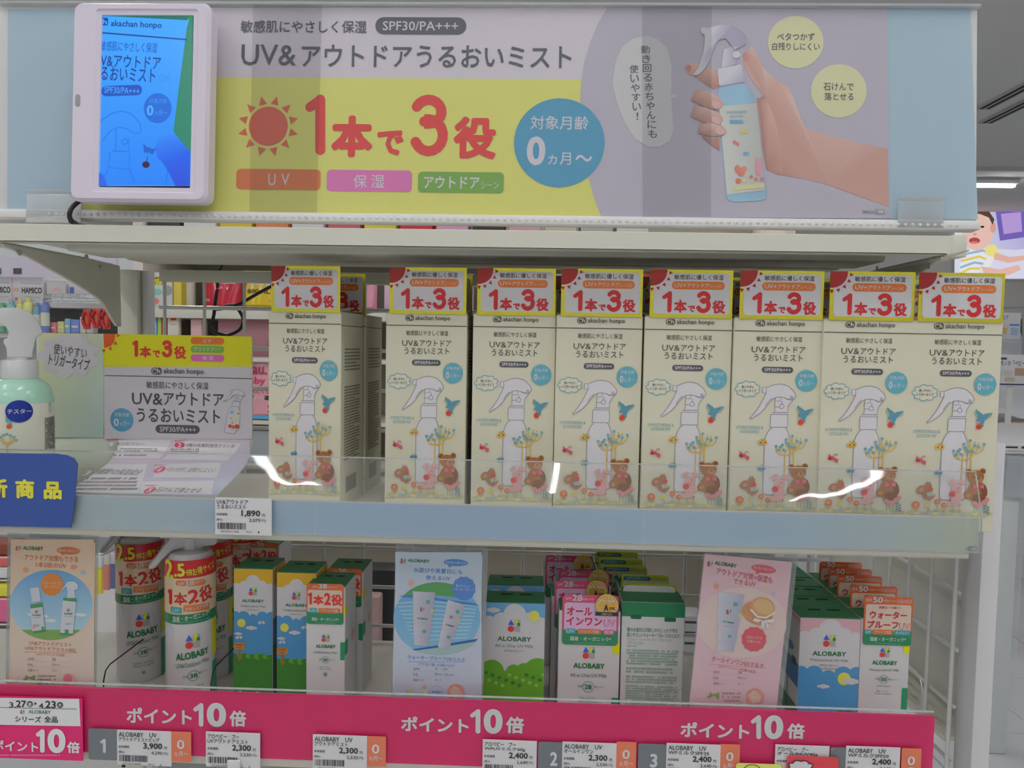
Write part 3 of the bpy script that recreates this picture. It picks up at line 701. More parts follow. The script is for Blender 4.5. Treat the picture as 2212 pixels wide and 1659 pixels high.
# translucent studded holder channel below the print
MB().box(uL, uR, -.006, .008, vB + .001, vS).build('holder_channel', mat('frosted_channel', (.88, .88, .88), .3), t, bevel=.0012)
st = MB(); x = uL + .06
while x < uR - .02:
    st.lathe([(.0008, 0), (.0019, .0006), (.0019, .0012), (.0006, .0020)], 6); n = 24
    for i in range(len(st.V) - n, len(st.V)):
        a, b, z = st.V[i]; st.V[i] = (x + a, -.0062 - (z - .001), (vB + vS) / 2 + b)
    x += .0066
o = st.build('studs', M_WHITEP, t); o['kind'] = 'stuff'
for (a, b, y0_, y1_) in ((66, 185, 418, 484), (1932, 2030, 432, 498)):
    (p0, q0), (p1, q1) = SF.uv(a, y1_), SF.uv(b, y0_)
    MB().extr([(-.0068, q0), (-.0068, q1 - .003), (-.0110, q1), (-.0104, q1 + .0006), (-.0060, q1 - .0026), (-.0060, q0)], p0, p1, 'x').build('clear_clip', clear_mat('clip_acrylic', veil=.22, veilcol=(.82, .85, .87), gloss=.10), t)

# ================================================================== tablet on the sign
TF = Frame(at(300, 218, -.004), rx=-math.radians(3.2))
t = thing('signage_tablet', 'white digital signage tablet with blue screen hanging on the header sign', 'tablet', M=TF.M)
a0 = TF.uv(147, 433); a1 = TF.uv(454, 3)
cx, cz, ww, hh = (a0[0] + a1[0]) / 2, (a0[1] + a1[1]) / 2, a1[0] - a0[0], a1[1] - a0[1]
b0 = TF.uv(209, 403); b1 = TF.uv(418, 31); bx, bz = (b0[0] + b1[0]) / 2, (b0[1] + b1[1]) / 2; bw_, bh_ = b1[0] - b0[0] - .001, b1[1] - b0[1]
M_TAB = mat('white_tablet_plastic', c(200, 192, 208, 196), .35)
def ringmesh(w0, h0, r0, cx0, cz0, w1, h1, r1, cx1, cz1, y0, y1):
    a = rrpoly(w0, h0, r0, 6, cx0, cz0); b = rrpoly(w1, h1, r1, 6, cx1, cz1); n = len(a)
    return [(x, y0, z) for x, z in a] + [(x, y1, z) for x, z in b], [(i, (i + 1) % n, n + (i + 1) % n, n + i) for i in range(n)]
mb = MB()
mb.add(*ringmesh(ww, hh, .008, cx, cz, ww - .005, hh - .005, .007, cx, cz, .004, 0))
mb.add(*ringmesh(ww, hh, .008, cx, cz, ww - .002, hh - .002, .008, cx, cz, .004, .018))
mb.add(*ringmesh(ww - .005, hh - .005, .007, cx, cz, bw_ + .010, bh_ + .010, .003, bx, bz, 0, 0))
mb.add(*ringmesh(bw_ + .010, bh_ + .010, .003, bx, bz, bw_ + .008, bh_ + .008, .002, bx, bz, 0, .0012))
mb.add(*ringmesh(bw_ + .008, bh_ + .008, .002, bx, bz, bw_, bh_, .001, bx, bz, .0012, .0014))
mb.add(*ringmesh(bw_, bh_, .001, bx, bz, bw_, bh_, .001, bx, bz, .0014, .004))
mb.build('bezel', M_TAB, t, smooth=True)
MB().extr(rrpoly(ww - .002, hh - .002, .008, 6, cx, cz), .0175, .019, 'y').build('back_cover', M_TAB, t)
(su, sv) = TF.uv(168, 217); MB().extr(rrpoly(.0042, .011, .0021, 5, su, sv), -.0004, .001, 'y').build('sensor', mat('grey_lens', (.35, .36, .36), .3), t)
MB().box(bx - bw_ / 2 - .001, bx + bw_ / 2 + .001, .0036, .0050, bz - bh_ / 2 - .001, bz + bh_ / 2 + .001).build('display_glass', mat('display_black', (.01, .01, .012), .1), t)
P = Print(lambda x, y: TF.uv(x, y, .0034), .0036)
s1 = lambda r, g, b: (lin(r), lin(g), lin(b))
P.poly([(218, 34), (417, 32), (411, 402), (210, 402)], s1(52, 150, 250), 0)
P.grid(218, 36, 408, 400, 4, 8, lambda a, b: lerp(s1(60, 165, 252), s1(30, 128, 245), b), 0)
P.poly([(411, 36), (417, 34), (413, 330), (398, 315), (375, 285), (384, 210), (396, 120), (404, 60)], s1(40, 130, 105), 2)
P.poly([(217, 34), (417, 32), (404, 44), (330, 40)], s1(35, 110, 100), 2); P.poly([(400, 33), (417, 32), (416, 60), (408, 40)], s1(40, 135, 70), 3)
dkb = s1(20, 60, 150); mb_ = s1(25, 90, 200)
P.rr(217, 39, 234, 55, 3, dkb, 3); P.text('h', 222, 42, 232, 53, s1(60, 160, 250), 4, .04); P.text('akachan honpo', 240, 46, 350, 63, dkb, 3, .02, -2)
P.line([(218, 71), (404, 86)], 3, dkb, 3)
P.text('敏感肌にやさしく保湿', 218, 91, 340, 112, mb_, 3, .01, -2.2); P.text('V&アウトドア', 218, 120, 348, 147, dkb, 3, .012, -2.5); P.text('るおいミスト', 218, 146, 336, 176, dkb, 3, .012, -2.5); P.text('OK', 344, 162, 370, 176, s1(40, 140, 240), 3)
P.rr(220, 185, 307, 207, 10, s1(22, 80, 190), 3, rot=2.5); P.text('SPF30/PA+++', 226, 189, 302, 203, s1(70, 165, 252), 4, .01, -2.5)
P.ell(341, 234, 30, 32, s1(22, 105, 215), 3); P.text('対象月齢', 323, 213, 362, 224, s1(60, 150, 240), 4); P.text('0', 318, 228, 332, 250, s1(80, 170, 250), 4, .03); P.text('ヵ月～', 335, 238, 362, 250, s1(70, 160, 245), 4)
sl = s1(25, 105, 220)
P.line([(218, 262), (240, 246), (262, 240), (285, 246), (303, 266), (305, 285), (292, 290), (275, 278), (255, 275), (238, 284), (222, 305)], 1.4, sl, 4); P.line([(252, 278), (250, 322), (243, 326), (280, 328), (278, 300)], 1.4, sl, 4); P.line([(238, 328), (235, 362), (280, 366), (281, 332)], 1.4, sl, 4); P.ring(270, 306, 6, 6, 1.4, sl, 4)
P.line([(235, 366), (222, 390), (218, 401)], 1.4, sl, 4); P.line([(280, 366), (292, 395)], 1.4, sl, 4); P.line([(363, 368), (358, 401)], 1.4, sl, 4)
P.poly([(310, 310), (318, 318), (332, 322), (340, 318), (330, 334), (322, 330), (312, 330)], s1(20, 95, 200), 4); P.ell(316, 356, 8, 7, s1(60, 20, 60), 4); P.line([(317, 350), (320, 338)], 1.5, s1(20, 60, 130), 4)
P.poly([(337, 318), (345, 298), (360, 288), (378, 292), (398, 312), (412, 330), (411, 402), (380, 402), (365, 372), (352, 352), (340, 340)], [s1(30, 110, 240), s1(45, 130, 245), s1(55, 140, 250), s1(45, 130, 250), s1(30, 105, 240), s1(25, 95, 230), s1(30, 80, 215), s1(40, 75, 215), s1(35, 85, 225), s1(30, 95, 230), s1(30, 105, 240)], 5)
P.poly([(210, 402), (213, 372), (224, 378), (232, 402)], s1(40, 95, 225), 5)
P.build('screen_image', t, print_mat('screen_glow', .2, .3, emit=1.0))
# its cable: leaves the tablet, hangs behind the shelf, loops at the grid
pts = [at(172, 434, .012), at(156, 448, .004), at(150, 464, .002), at(154, 478, .004), at(164, 484, .012), at(200, 486, .05), at(240, 492, .12)]
zc = zt1 + .004
cab = [pts[0], pts[1], pts[2], pts[3], Vector((pts[4].x, .006, zc)), Vector((pts[5].x, .04, zc)), Vector((pts[5].x + .03, .12, zc)), Vector((at(470, 500, .26).x, YB + .030, zc)), Vector((at(470, 500, .26).x, YB + .034, zc - .006))]
YC = YB + .035
cab += [at(x, y, YC) for x, y in ((470, 592), (470, 620), (466, 645), (462, 680), (457, 702), (462, 716), (490, 724), (515, 714), (524, 700), (524, 685), (514, 668), (500, 660), (478, 664), (468, 668), (490, 665), (520, 655), (560, 632), (600, 612), (640, 600))]
def smooth(pts, n=4):
    o = []
    for i in range(len(pts) - 1):
        p0, p1, p2, p3 = pts[max(i - 1, 0)], pts[i], pts[i + 1], pts[min(i + 2, len(pts) - 1)]
        for j in range(n):
            f = j / n; o.append(.5 * ((2 * p1) + (p2 - p0) * f + (2 * p0 - 5 * p1 + 4 * p2 - p3) * f * f + (3 * p1 - p0 - 3 * p2 + p3) * f ** 3))
    return o + [pts[-1]]
tag(MB().tube(smooth(cab), .0022, 8).build('power_cable', M_BLACKC, smooth=True), 'black power cable looping from the tablet down behind the wire grid', 'cable')
# ================================================================== mist cartons on the middle shelf
BW, BD, BH = .082, .072, .196
KB = BW / 550.0
def build_mist():
    t = thing('mist_carton', 'x', 'carton', 'cream spray mist cartons on the middle shelf', loc=(0, 0, 0))
    # carton: closed box with slightly lifted top flap and tuck edges, origin at bottom front left corner
    MB().box(0, BW, 0, BD, 0, BH).build('carton_body', M_CREAM, t, bevel=.0006, seg=1)
    MB().add([(.001, .002, BH + .0004), (BW - .001, .002, BH + .0004), (BW - .001, BD * .6, BH + .005), (.001, BD * .6, BH + .005),
              (.001, .002, BH + .0009), (BW - .001, .002, BH + .0009), (BW - .001, BD * .6, BH + .0055), (.001, BD * .6, BH + .0055)],
             [(0, 1, 2, 3), (4, 7, 6, 5), (0, 4, 5, 1), (1, 5, 6, 2), (2, 6, 7, 3), (3, 7, 4, 0)]).build('top_flap', M_CREAM, t)
    m = lmap(592, 345, KB, .013)
    P = Print(lambda x, y: (m(x, y)[0], m(x, y)[1] + BH)); P.clip = (.0003, BW - .0003, .0005, BH)
    ink = c(68, 66, 62, 186); cream = c(190, 187, 166, 186); grey = c(185, 180, 184, 186); st = c(128, 120, 132, 186)
    teal = c(86, 152, 166, 186); tealt = c(105, 150, 158, 186)
    P.line([(592, 427), (1141, 434)], 5, ink, 1)
    ah_logo(P, 722, 361, 1027, 399, ink, cream, 1)
    P.text('敏感肌にやさしく保湿', 731, 463, 1014, 495, ink, 1, .004)
    P.text('UV&', 704, 526, 815, 563, ink, 1); P.text('アウトドア', 822, 524, 1037, 566, ink, 1, .004); P.text('うるおいミスト', 719, 574, 1023, 618, ink, 1, .004)
    P.rr(771, 653, 966, 691, 19, c(78, 78, 80, 186), 1); P.text('SPF30/PA+++', 787, 661, 951, 683, grey, 2, .02)
    P.ell(1050, 739, 67, 67, teal, 4, n=36); P.text('対象月齢', 1007, 697, 1096, 720, grey, 5, .01); P.text('0', 1003, 731, 1026, 775, grey, 5, .035); P.text('ヵ月～', 1030, 744, 1101, 772, grey, 5, .01)
    cl = cloud_pts(687, 794, 78, 50, 9); P.poly(cl, c(192, 190, 172, 186), 1); P.line(cl, 5, tealt, 2, True)
    P.text('使いやすい', 648, 771, 726, 790, ink, 3, .01); P.text('トリガータイプ', 635, 795, 739, 815, ink, 3, .015)
    trigger_art(P, lambda a, b: a, lambda a, b: b, 1.0, st, c(192, 189, 191, 186), 1, 3.6)
    P.text('UV.MOISTURIZING &', 625, 1026, 791, 1046, tealt, 1); P.text('OUTDOOR MIST', 648, 1053, 770, 1073, tealt, 1)
    # bird with an apple
    bl = c(82, 132, 150, 186)
    P.poly([(1003, 893), (1014, 905), (1032, 915), (1046, 930), (1062, 922), (1082, 918), (1102, 915), (1098, 932), (1084, 946), (1062, 958), (1056, 972), (1050, 990), (1056, 1003), (1040, 998), (1026, 984), (1012, 975), (1004, 960), (1016, 948), (1006, 930), (998, 910)], bl, 4)
    P.poly([(998, 905), (1008, 925), (1018, 940), (1004, 938), (994, 922)], c(150, 165, 125, 186), 5); P.poly([(1100, 918), (1094, 936), (1078, 948), (1066, 950)], c(140, 160, 130, 186), 5); P.poly([(1006, 968), (1026, 972), (1028, 986), (1012, 982)], c(196, 150, 130, 186), 5)
    P.line([(1022, 975), (1025, 992)], 3, c(110, 60, 50, 186), 5); P.ell(1024, 1004, 18, 16, c(192, 62, 42, 186), 6)
    # butterflies
    def bfly(x, y, k, a, b, L=5):
        P.ell(x - 15 * k, y, 16 * k, 15 * k, a, L); P.ell(x + 15 * k, y - 2 * k, 15 * k, 17 * k, a, L); P.ell(x - 12 * k, y + 1 * k, 5 * k, 5 * k, b, L + 1); P.ell(x + 14 * k, y - 1 * k, 5 * k, 6 * k, b, L + 1)
        P.line([(x - 3 * k, y - 10 * k), (x - 9 * k, y - 24 * k), (x - 14 * k, y - 22 * k)], 2.5 * k, c(100, 80, 60, 186), L + 1); P.line([(x + 2 * k, y - 10 * k), (x + 8 * k, y - 26 * k), (x + 13 * k, y - 22 * k)], 2.5 * k, c(100, 80, 60, 186), L + 1)
    bfly(791, 1132, 1.0, c(205, 160, 70, 186), c(140, 60, 70, 186)); bfly(790, 1296, .85, c(90, 140, 165, 186), c(60, 95, 130, 186))
    P.poly([(650, 1186), (664, 1200), (682, 1206), (692, 1214), (712, 1222), (708, 1246), (694, 1240), (680, 1224), (664, 1228), (646, 1222), (652, 1206)], c(196, 85, 100, 186), 5); P.poly([(650, 1205), (676, 1216), (660, 1226), (648, 1220)], c(165, 45, 60, 186), 6); P.line([(682, 1206), (688, 1190), (700, 1188), (704, 1198), (696, 1202)], 3, c(90, 70, 50, 186), 6)
    # candelabra trees
    gd = c(200, 160, 62, 186); dot = c(96, 150, 165, 186)
    def tree(x, yb, y0, ybot, arms):
        P.line([(x, yb), (x, ybot)], 7, gd, 4)
        for (xl, xr_, yl) in arms:
            P.line([(xl, yl), (xl + (x - xl) * .08, yl + (yb - yl) * .55), (xl + (x - xl) * .4, yl + (yb - yl) * .92), (x, yb)], 6, gd, 4); P.line([(xr_, yl), (xr_ + (x - xr_) * .08, yl + (yb - yl) * .55), (xr_ + (x - xr_) * .4, yl + (yb - yl) * .92), (x, yb)], 6, gd, 4)
    tree(934, 1212, 1150, 1420, [(876, 998, 1158), (902, 968, 1162)]); tree(934, 1186, 0, 1212, [(915, 952, 1150)])
    tree(988, 1172, 1090, 1330, [(934, 1062, 1118), (960, 1030, 1100)]); tree(988, 1145, 0, 1172, [(974, 1006, 1095)])
    P.line([(938, 1145), (1000, 1145)], 1, gd, 4)
    for x, y in ((876, 1155), (890, 1180), (902, 1160), (916, 1146), (952, 1142), (968, 1158), (938, 1112), (946, 1134), (976, 1090), (1006, 1122), (1030, 1130), (1062, 1114), (958, 1156), (992, 1160), (925, 1178)):
        P.ell(x, y, 9.5, 9, dot, 5, n=12)
    # bear, rabbit, squirrel
    br, br2, pk, pk2 = c(150, 98, 55, 186), c(118, 72, 42, 186), c(200, 148, 146, 186), c(198, 95, 110, 186)
    for (x, y, r) in ((976, 1288, 20), (1061, 1282, 19)): P.ell(x, y, r, None, br, 6); P.ell(x, y, r * .5, None, br2, 7)
    P.ell(1033, 1412, 62, 64, br, 6); P.ell(978, 1432, 27, 25, br, 7); P.ell(978, 1434, 15, 13, c(175, 120, 75, 186), 8); P.ell(1075, 1400, 18, 40, br2, 7, rot=15); P.ell(1045, 1450, 40, 26, br2, 7)
    P.ell(1020, 1318, 50, 42, br, 7); P.ell(1036, 1332, 24, 18, c(168, 118, 75, 186), 8); P.ell(1038, 1326, 6, 4, INK, 9); P.line([(1000, 1316), (1008, 1320), (1016, 1317)], 3, INK, 9); P.line([(1050, 1312), (1058, 1315), (1064, 1311)], 3, INK, 9)
    P.poly([(1004, 1362), (1036, 1374), (1070, 1362), (1072, 1392), (1040, 1384), (1006, 1394)], pk2, 9); P.ell(1038, 1378, 9, 9, c(180, 60, 80, 186), 10)
    P.ell(874, 1352, 24, 14, pk, 6, rot=40); P.ell(938, 1352, 30, 13, pk, 6, rot=-12); P.ell(906, 1392, 33, 28, pk, 7); P.ell(905, 1446, 34, 42, pk, 6); P.ell(888, 1488, 44, 16, pk, 6); P.ell(880, 1428, 20, 18, c(195, 62, 60, 186), 8); P.ell(900, 1410, 14, 8, c(205, 120, 120, 186), 8)
    P.ell(916, 1388, 3.5, None, INK, 9, n=8)
    sq = c(156, 102, 70, 186)
    P.ell(690, 1402, 32, 26, sq, 5, rot=30); P.ell(690, 1402, 15, 12, c(175, 130, 95, 186), 6, rot=30); P.ell(728, 1425, 26, 36, sq, 6, rot=-20); P.ell(730, 1376, 24, 20, sq, 7); P.poly([(718, 1362), (720, 1345), (730, 1358), (740, 1345), (744, 1362)], sq, 7); P.ell(745, 1398, 15, 14, c(190, 65, 55, 186), 8); P.poly([(722, 1420), (752, 1412), (750, 1440), (728, 1446)], c(140, 165, 150, 186), 8); P.poly([(735, 1448), (760, 1442), (778, 1425), (772, 1448), (745, 1470), (728, 1468)], sq, 7)
    # meadow
    for i in range(26):
        rg = random.Random(i); x = 612 + i * 20; P.ell(x, 1552 + rg.uniform(-6, 6), 26, 8 + rg.uniform(0, 6), [c(190, 184, 128, 186), c(170, 172, 128, 186), c(160, 168, 150, 186)][i % 3], 2 + (i % 2) * .5, n=12)
    og = c(205, 105, 66, 186)
    for (x, y, r, col) in ((661, 1498, 25, og), (794, 1476, 18, og), (836, 1498, 17, og), (890, 1490, 9, og), (930, 1494, 6, c(170, 60, 60, 186))):
        P.line([(x, y + r), (x, 1546)], 3, c(130, 145, 90, 186), 4); P.poly([(x, 1540), (x - 14, 1522), (x - 20, 1526), (x - 6, 1540)], c(175, 160, 70, 186), 4); P.poly([(x, 1540), (x + 14, 1522), (x + 20, 1526), (x + 6, 1540)], c(175, 160, 70, 186), 4)
        P.ell(x, y, r, r * .95, col, 5, n=14); P.ell(x, y, r * .45, None, c(215, 140, 95, 186), 6, n=10)
    P.poly([(714, 1488), (722, 1496), (731, 1484), (740, 1496), (748, 1488), (744, 1514), (718, 1514)], c(215, 180, 75, 186), 5); P.poly([(728, 1550), (744, 1518), (752, 1530), (738, 1560)], c(140, 165, 160, 186), 5)
    for (x, y) in ((1020, 1482), (1040, 1496), (1095, 1462), (1078, 1474), (1060, 1490)): P.ell(x, y, 16, 13, c(205, 125, 125, 186), 8, n=12); P.line([(x, y + 10), (x + 4, 1548)], 3, c(110, 140, 120, 186), 7)
    for i in range(6): P.ell(1085 + (i % 2) * 20, 1500 + i * 9, 8, 6, c(100, 130, 145, 186), 8, n=8)
    P.build('front_print', t)
    # small print on the right side panel
    q = Print(lambda x, y: (x, y)); sk = c(120, 118, 105, 186); rg = random.Random(3)
    for (v0, v1, rows) in ((BH - .036, BH - .060, 7), (BH - .074, BH - .150, 26)):
        for r in range(rows):
            v = v0 + (v1 - v0) * r / rows; x = .010; e = BD - .012 - (rg.random() * .02 if r % 5 == 4 else 0)
            while x < e:
                wd_ = rg.uniform(.0015, .004); q.raw([(x, v), (min(x + wd_, e), v), (min(x + wd_, e), v - .0016), (x, v - .0016)], [(0, 1, 2, 3)], sk, 0); x += wd_ + .0006
    q.raw([(.016, .030), (.050, .030), (.050, .014), (.016, .014)], [(0, 1, 2, 3)], c(120, 120, 118, 186), 0)
    q.raw([(0, BH - .0131), (BD, BH - .0131), (BD, BH - .0138), (0, BH - .0138)], [(0, 1, 2, 3)], ink, 0)
    o = q.build('side_print', t); o.location = (BW, 0, 0); o.rotation_euler.z = math.pi / 2
    # foil shelf talker card taped to the top front
    M_FOIL = mat('gold_foil', (.82, .76, .07), .22, metal=.8, bump=.3, nscale=28, noise=.10)
    kx = (617 - 592) * KB
    cardw, cardh = 518 * KB, 303 * KB
    cd_ = MB().box(kx, kx + cardw, -.0012, -.0004, BH - .001, BH - .001 + cardh).build('promo_card', M_FOIL, t)
    m2 = lmap(592, 350, KB, .006)
    P = Print(lambda x, y: (m2(x, y)[0], m2(x, y)[1] + BH - .001), -.0012)
    cw_ = c(186, 183, 184, 188); rd = c(182, 42, 46, 188); dr = c(150, 38, 36, 188)
    P.rr(641, 70, 1117, 328, 24, cw_, 0)
    pts = [(617.5, 48.5), (722, 48.5)] + [(630 + 92 * math.cos(a), 58 + 92 * math.sin(a)) for a in [math.radians(5 + 80 * i / 8) for i in range(9)]] + [(617.5, 150)]
    P.poly(pts, dr, 1)
    P.line([(630 + 103 * math.cos(math.radians(a)), 58 + 103 * math.sin(math.radians(a))) for a in range(0, 92, 10)], 9, cw_, 1)
    for a in (6, 27, 49, 71, 91):
        a1 = math.radians(a); d = math.radians(6.5); P.poly([(630 + 106 * math.cos(a1 - d), 58 + 106 * math.sin(a1 - d)), (630 + 128 * math.cos(a1), 58 + 128 * math.sin(a1)), (630 + 106 * math.cos(a1 + d), 58 + 106 * math.sin(a1 + d))], dr, 2)
    P.text('敏感肌に優しく保湿', 766, 80, 1074, 112, INK, 1, .012)
    P.rr(752, 122, 1083, 173, 25, c(210, 105, 48, 188), 1); P.text('UV+', 769, 134, 842, 161, cw_, 2, .012); P.text('アウトドア', 848, 134, 985, 162, cw_, 2, .02); P.text('シーンに', 990, 142, 1066, 162, cw_, 2, .01)
    one(P, 694, 184, 754, 318, rd, 2); P.text('本', 768, 238, 849, 319, rd, 2, .045); P.text('で', 856, 274, 902, 314, rd, 2, .045); three(P, 905, 182, 1000, 321, rd, 2); P.text('役', 1009, 240, 1090, 322, rd, 2, .04)
    P.build('card_print', cd_, M_GLOSSP)
    return t
mist = build_mist()
ords = ['first', 'second', 'third', 'fourth', 'fifth', 'sixth', 'seventh', 'eighth']
slots = [(580, .055, -4), (832, .050, -1.5), (1019, .044, 0), (1198, .038, 0), (1388, .034, 0), (1580, .030, 0), (1772, .026, 0), (1962, .026, 0)]
index_children()
for i, (px, Y, rz) in enumerate(slots):
    p = at(px, 900, Y)
    lab = 'cream mist carton with gold foil card, %s from left in the front row' % ords[i]
    if i == 0: lab = 'cream mist carton beside the yellow and white info card, its printed right side showing'
    if i == 7: lab = 'rightmost cream mist carton overhanging the end of the middle shelf'
    M = Matrix.Translation((p.x, Y, Z_MID)) @ Matrix.Rotation(math.radians(rz), 4, 'Z') @ Matrix.Diagonal(((.905 if i == 0 else .975 if i in (1, 2) else 1.0), 1, 1, 1))
    if i == 0: n = mist
    else: n = copy_tree(mist)
    n.matrix_world = M; n['label'] = lab
    # the carton standing behind it
    b = copy_tree(mist)
    dx = (.004 if i == 0 else -.002 if i == 1 else -.006)
    if i > 3: dx = -.004 - (i - 3) * .001
    b.matrix_world = Matrix.Translation((p.x + dx, Y + BD + .006, Z_MID)) @ Matrix.Rotation(math.radians(rz * .5), 4, 'Z') @ Matrix.Diagonal((.93 if i == 0 else .985, 1, 1, 1))
    b['label'] = 'cream mist carton in the back row, hidden behind the %s front carton from the left' % ords[i]
    b['group'] = 'cream spray mist cartons of the back row'

# ================================================================== tester bottle
TBY = .048; r0 = .0295; axp = at(44, 900, TBY)
zpx = lambda y: at(44, y, TBY).z
kq = (TBY - CAM.y) / FPX
t = thing('tester_bottle', 'mint green trigger spray tester bottle with blue tester sticker', 'spray bottle', M=Matrix.Translation((axp.x, TBY, Z_MID)) @ Matrix.Rotation(math.atan2(-axp.x, TBY - CAM.y), 4, 'Z'))
zz = lambda y: zpx(y) - Z_MID
MB().lathe([(0, 0), (r0 * .93, 0), (r0, .003), (r0, zz(868)), (r0 * .985, zz(856)), (r0 * .93, zz(842)), (r0 * .82, zz(830)), (r0 * .68, zz(822)), (r0 * .55, zz(818)), (r0 * .5, zz(814)), (0, zz(814))], 48).build('bottle_body', mat('mint_plastic', c(150, 190, 172, 186), .18), t, smooth=True)
MB().lathe([(r0 + .0002, .012), (r0 + .0002, zz(868))], 48).build('label_wrap', mat('cream_label', c(205, 204, 180, 188), .4), t, smooth=True)
MB().lathe([(0, zz(817)), (.0160, zz(817)), (.0166, zz(815)), (.0160, zz(781)), (.0152, zz(778)), (.0105, zz(776)), (.0105, zz(770)), (0, zz(770))], 36).build('collar', mat('white_gloss_plastic', (.82, .82, .82), .18), t, smooth=True)
hp = [(22, 772), (20, 748), (15, 742), (16, 733), (24, 731), (25, 716), (20, 706), (8, 700), (-8, 702), (-22, 716), (-28, 745), (-34, 762), (-44, 776), (-52, 776), (-46, 758), (-38, 730), (-34, 706), (-24, 688), (-6, 674), (16, 667), (42, 665), (62, 672), (76, 686), (84, 702), (88, 716), (86, 722), (76, 728), (73, 740), (69, 760), (68, 772)]
q = [((x - 44) * kq, zz(y)) for x, y in hp]
MB().extr(q, -.011, .011, 'y').build('trigger_head', MATS['white_gloss_plastic'], t, bevel=.004, seg=3)
def bm_(x, y):
    dx = max(-.999, min(.999, (x - 44) * kq / r0)); return (math.asin(dx) * r0, zz(y))
P = Print(bm_, 0, warp=lambda u, v, n: ((r0 + .0003 + n) * math.sin(u / r0), -(r0 + .0003 + n) * math.cos(u / r0), v))
P.cut = (0, .004); tl = c(110, 150, 160, 186)
P.text('UV MOIST', 96, 872, 101, 884, tl, 1)
for rr_ in range(20):
    P.scribble(88, 900 + rr_ * 3.4, 107, 902.6 + rr_ * 3.4, 1, c(100, 100, 95, 186), 1)
P.line([(20, 968), (20, 945)], 2, c(200, 160, 62, 186), 1)
for x0_, x1_ in ((8, 32), (13, 27)): P.line([(x0_, 938), (x0_ + 2, 946), (20, 952), (x1_ - 2, 946), (x1_, 938)], 2, c(200, 160, 62, 186), 1)
for x, y in ((8, 936), (14, 932), (26, 933), (32, 936), (20, 930), (36, 943)): P.ell(x, y, 3, None, c(110, 160, 150, 186), 2, n=8)
P.poly([(18, 892), (26, 898), (30, 912), (24, 910), (18, 904)], c(95, 150, 150, 186), 1); P.ell(24, 914, 5, None, c(205, 80, 40, 186), 2)
P.ell(42, 883, 25, 24, c(25, 45, 130, 186), 3, n=32); P.text('テスター', 21, 878, 64, 888, WHITE, 4, .02)
P.build('label_print', t, M_GLOSSP)

# ================================================================== info card curving forward onto the rail
CY = .105
zc0, zc1 = at(390, 724, CY).z, at(390, 946, CY).z
B = [Vector((CY, zc1)), Vector((CY - .002, zc1 - .030)), Vector((.060, Z_MID + .030)), Vector((.012, at(470, 1074, .012).z))]
path = [Vector((CY, zc0 + (zc1 - zc0) * i / 4)) for i in range(4)]
for i in range(17):
    f = i / 16; path.append(B[0] * (1 - f) ** 3 + B[1] * 3 * f * (1 - f) ** 2 + B[2] * 3 * f * f * (1 - f) + B[3] * f ** 3)
acc = [0]
for i in range(1, len(path)): acc.append(acc[-1] + (path[i] - path[i - 1]).length)
def pth(s):
    s = max(0, min(acc[-1] - 1e-9, s)); i = 0
    while acc[i + 1] < s: i += 1
    f = (s - acc[i]) / (acc[i + 1] - acc[i]); d = (path[i + 1] - path[i]).normalized()
    return path[i].lerp(path[i + 1], f), Vector((-d.y, d.x)) * -1
def cm(px, py):
    lo, hi = 0, acc[-1]
    for _ in range(28):
        mid = (lo + hi) / 2; q_, _n = pth(mid); X = at(px, py, q_.x).x
        if proj((X, q_.x, q_.y))[1] < py: lo = mid
        else: hi = mid
    return (at(px, py, pth(lo)[0].x).x, -lo)
def cwarp(u, v, n):
    q_, nn = pth(-v); a = q_ + Vector((-abs(nn.x), abs(nn.y))) * n
    return (u, a.x, a.y)
xl, xr2 = at(80, 800, CY).x, at(546, 800, CY).x
t = thing('info_card', 'curved yellow and white product info card with five points beside tester', 'card')
XC = -.447; av = acc[4]
MB().grid(lambda a, b: cwarp(xl + (xr2 - xl) * a, -av * b, 0), 8, 4).grid(lambda a, b: cwarp(XC + (xr2 - XC) * a, -(av + (acc[-1] - av) * b), 0), 8, 36).grid(lambda a, b: (xl + (XC - xl) * a, CY, zc1 + (Z_MID + .001 - zc1) * b), 2, 2).build('card_sheet', mat('info_card_paper', c(180, 188, 172, 188), .4), t, smooth=True, solid=.0006)
P = Print(cm, -.0004, warp=cwarp)
w = 188
P.grid(86, 719, 224, 945, 6, 8, lambda a, b: lerp(c(196, 198, 150, w), c(165, 182, 178, w), min(1, a * .55 + b * .6)), 0)
cp = c(184, 180, 186, w)
P.grid(226, 788, 545, 948, 4, 6, lambda a, b: cp, 0)
P.grid(224, 721, 545, 792, 6, 2, lambda a, b: c(212, 192, 24, w), 1)
P.poly([(224.5, 721), (250, 721), (248, 738), (240, 748), (226, 752)], c(205, 80, 36, w), 2)
for a in (5, 35, 62, 88):
    a1 = math.radians(a); d = .14; P.poly([(224 + 30 * math.cos(a1 - d), 721 + 34 * math.sin(a1 - d)), (224 + 38 * math.cos(a1), 721 + 42 * math.sin(a1)), (224 + 30 * math.cos(a1 + d), 721 + 34 * math.sin(a1 + d))], c(195, 75, 36, w), 2)
cl = cloud_pts(150, 768, 66, 48, 9, depth=.2); P.poly(cl, c(188, 184, 190, w), 2); P.poly([(118, 806), (135, 806), (122, 814)], c(188, 184, 190, w), 2)
P.text('使いやすい', 117, 747, 189, 770, c(75, 72, 72, w), 3, .01, -8); P.text('トリガータイプ', 107, 770, 195, 794, c(75, 72, 72, w), 3, .015, -8)
rd = c(190, 45, 45, w)
one(P, 287, 735, 299, 771, rd, 3); P.text('本', 303, 748, 327, 772, rd, 3, .04); P.text('で', 331, 757, 347, 772, rd, 3, .04); three(P, 350, 735, 373, 772, rd, 3); P.text('役', 377, 748, 403, 775, rd, 3, .035)
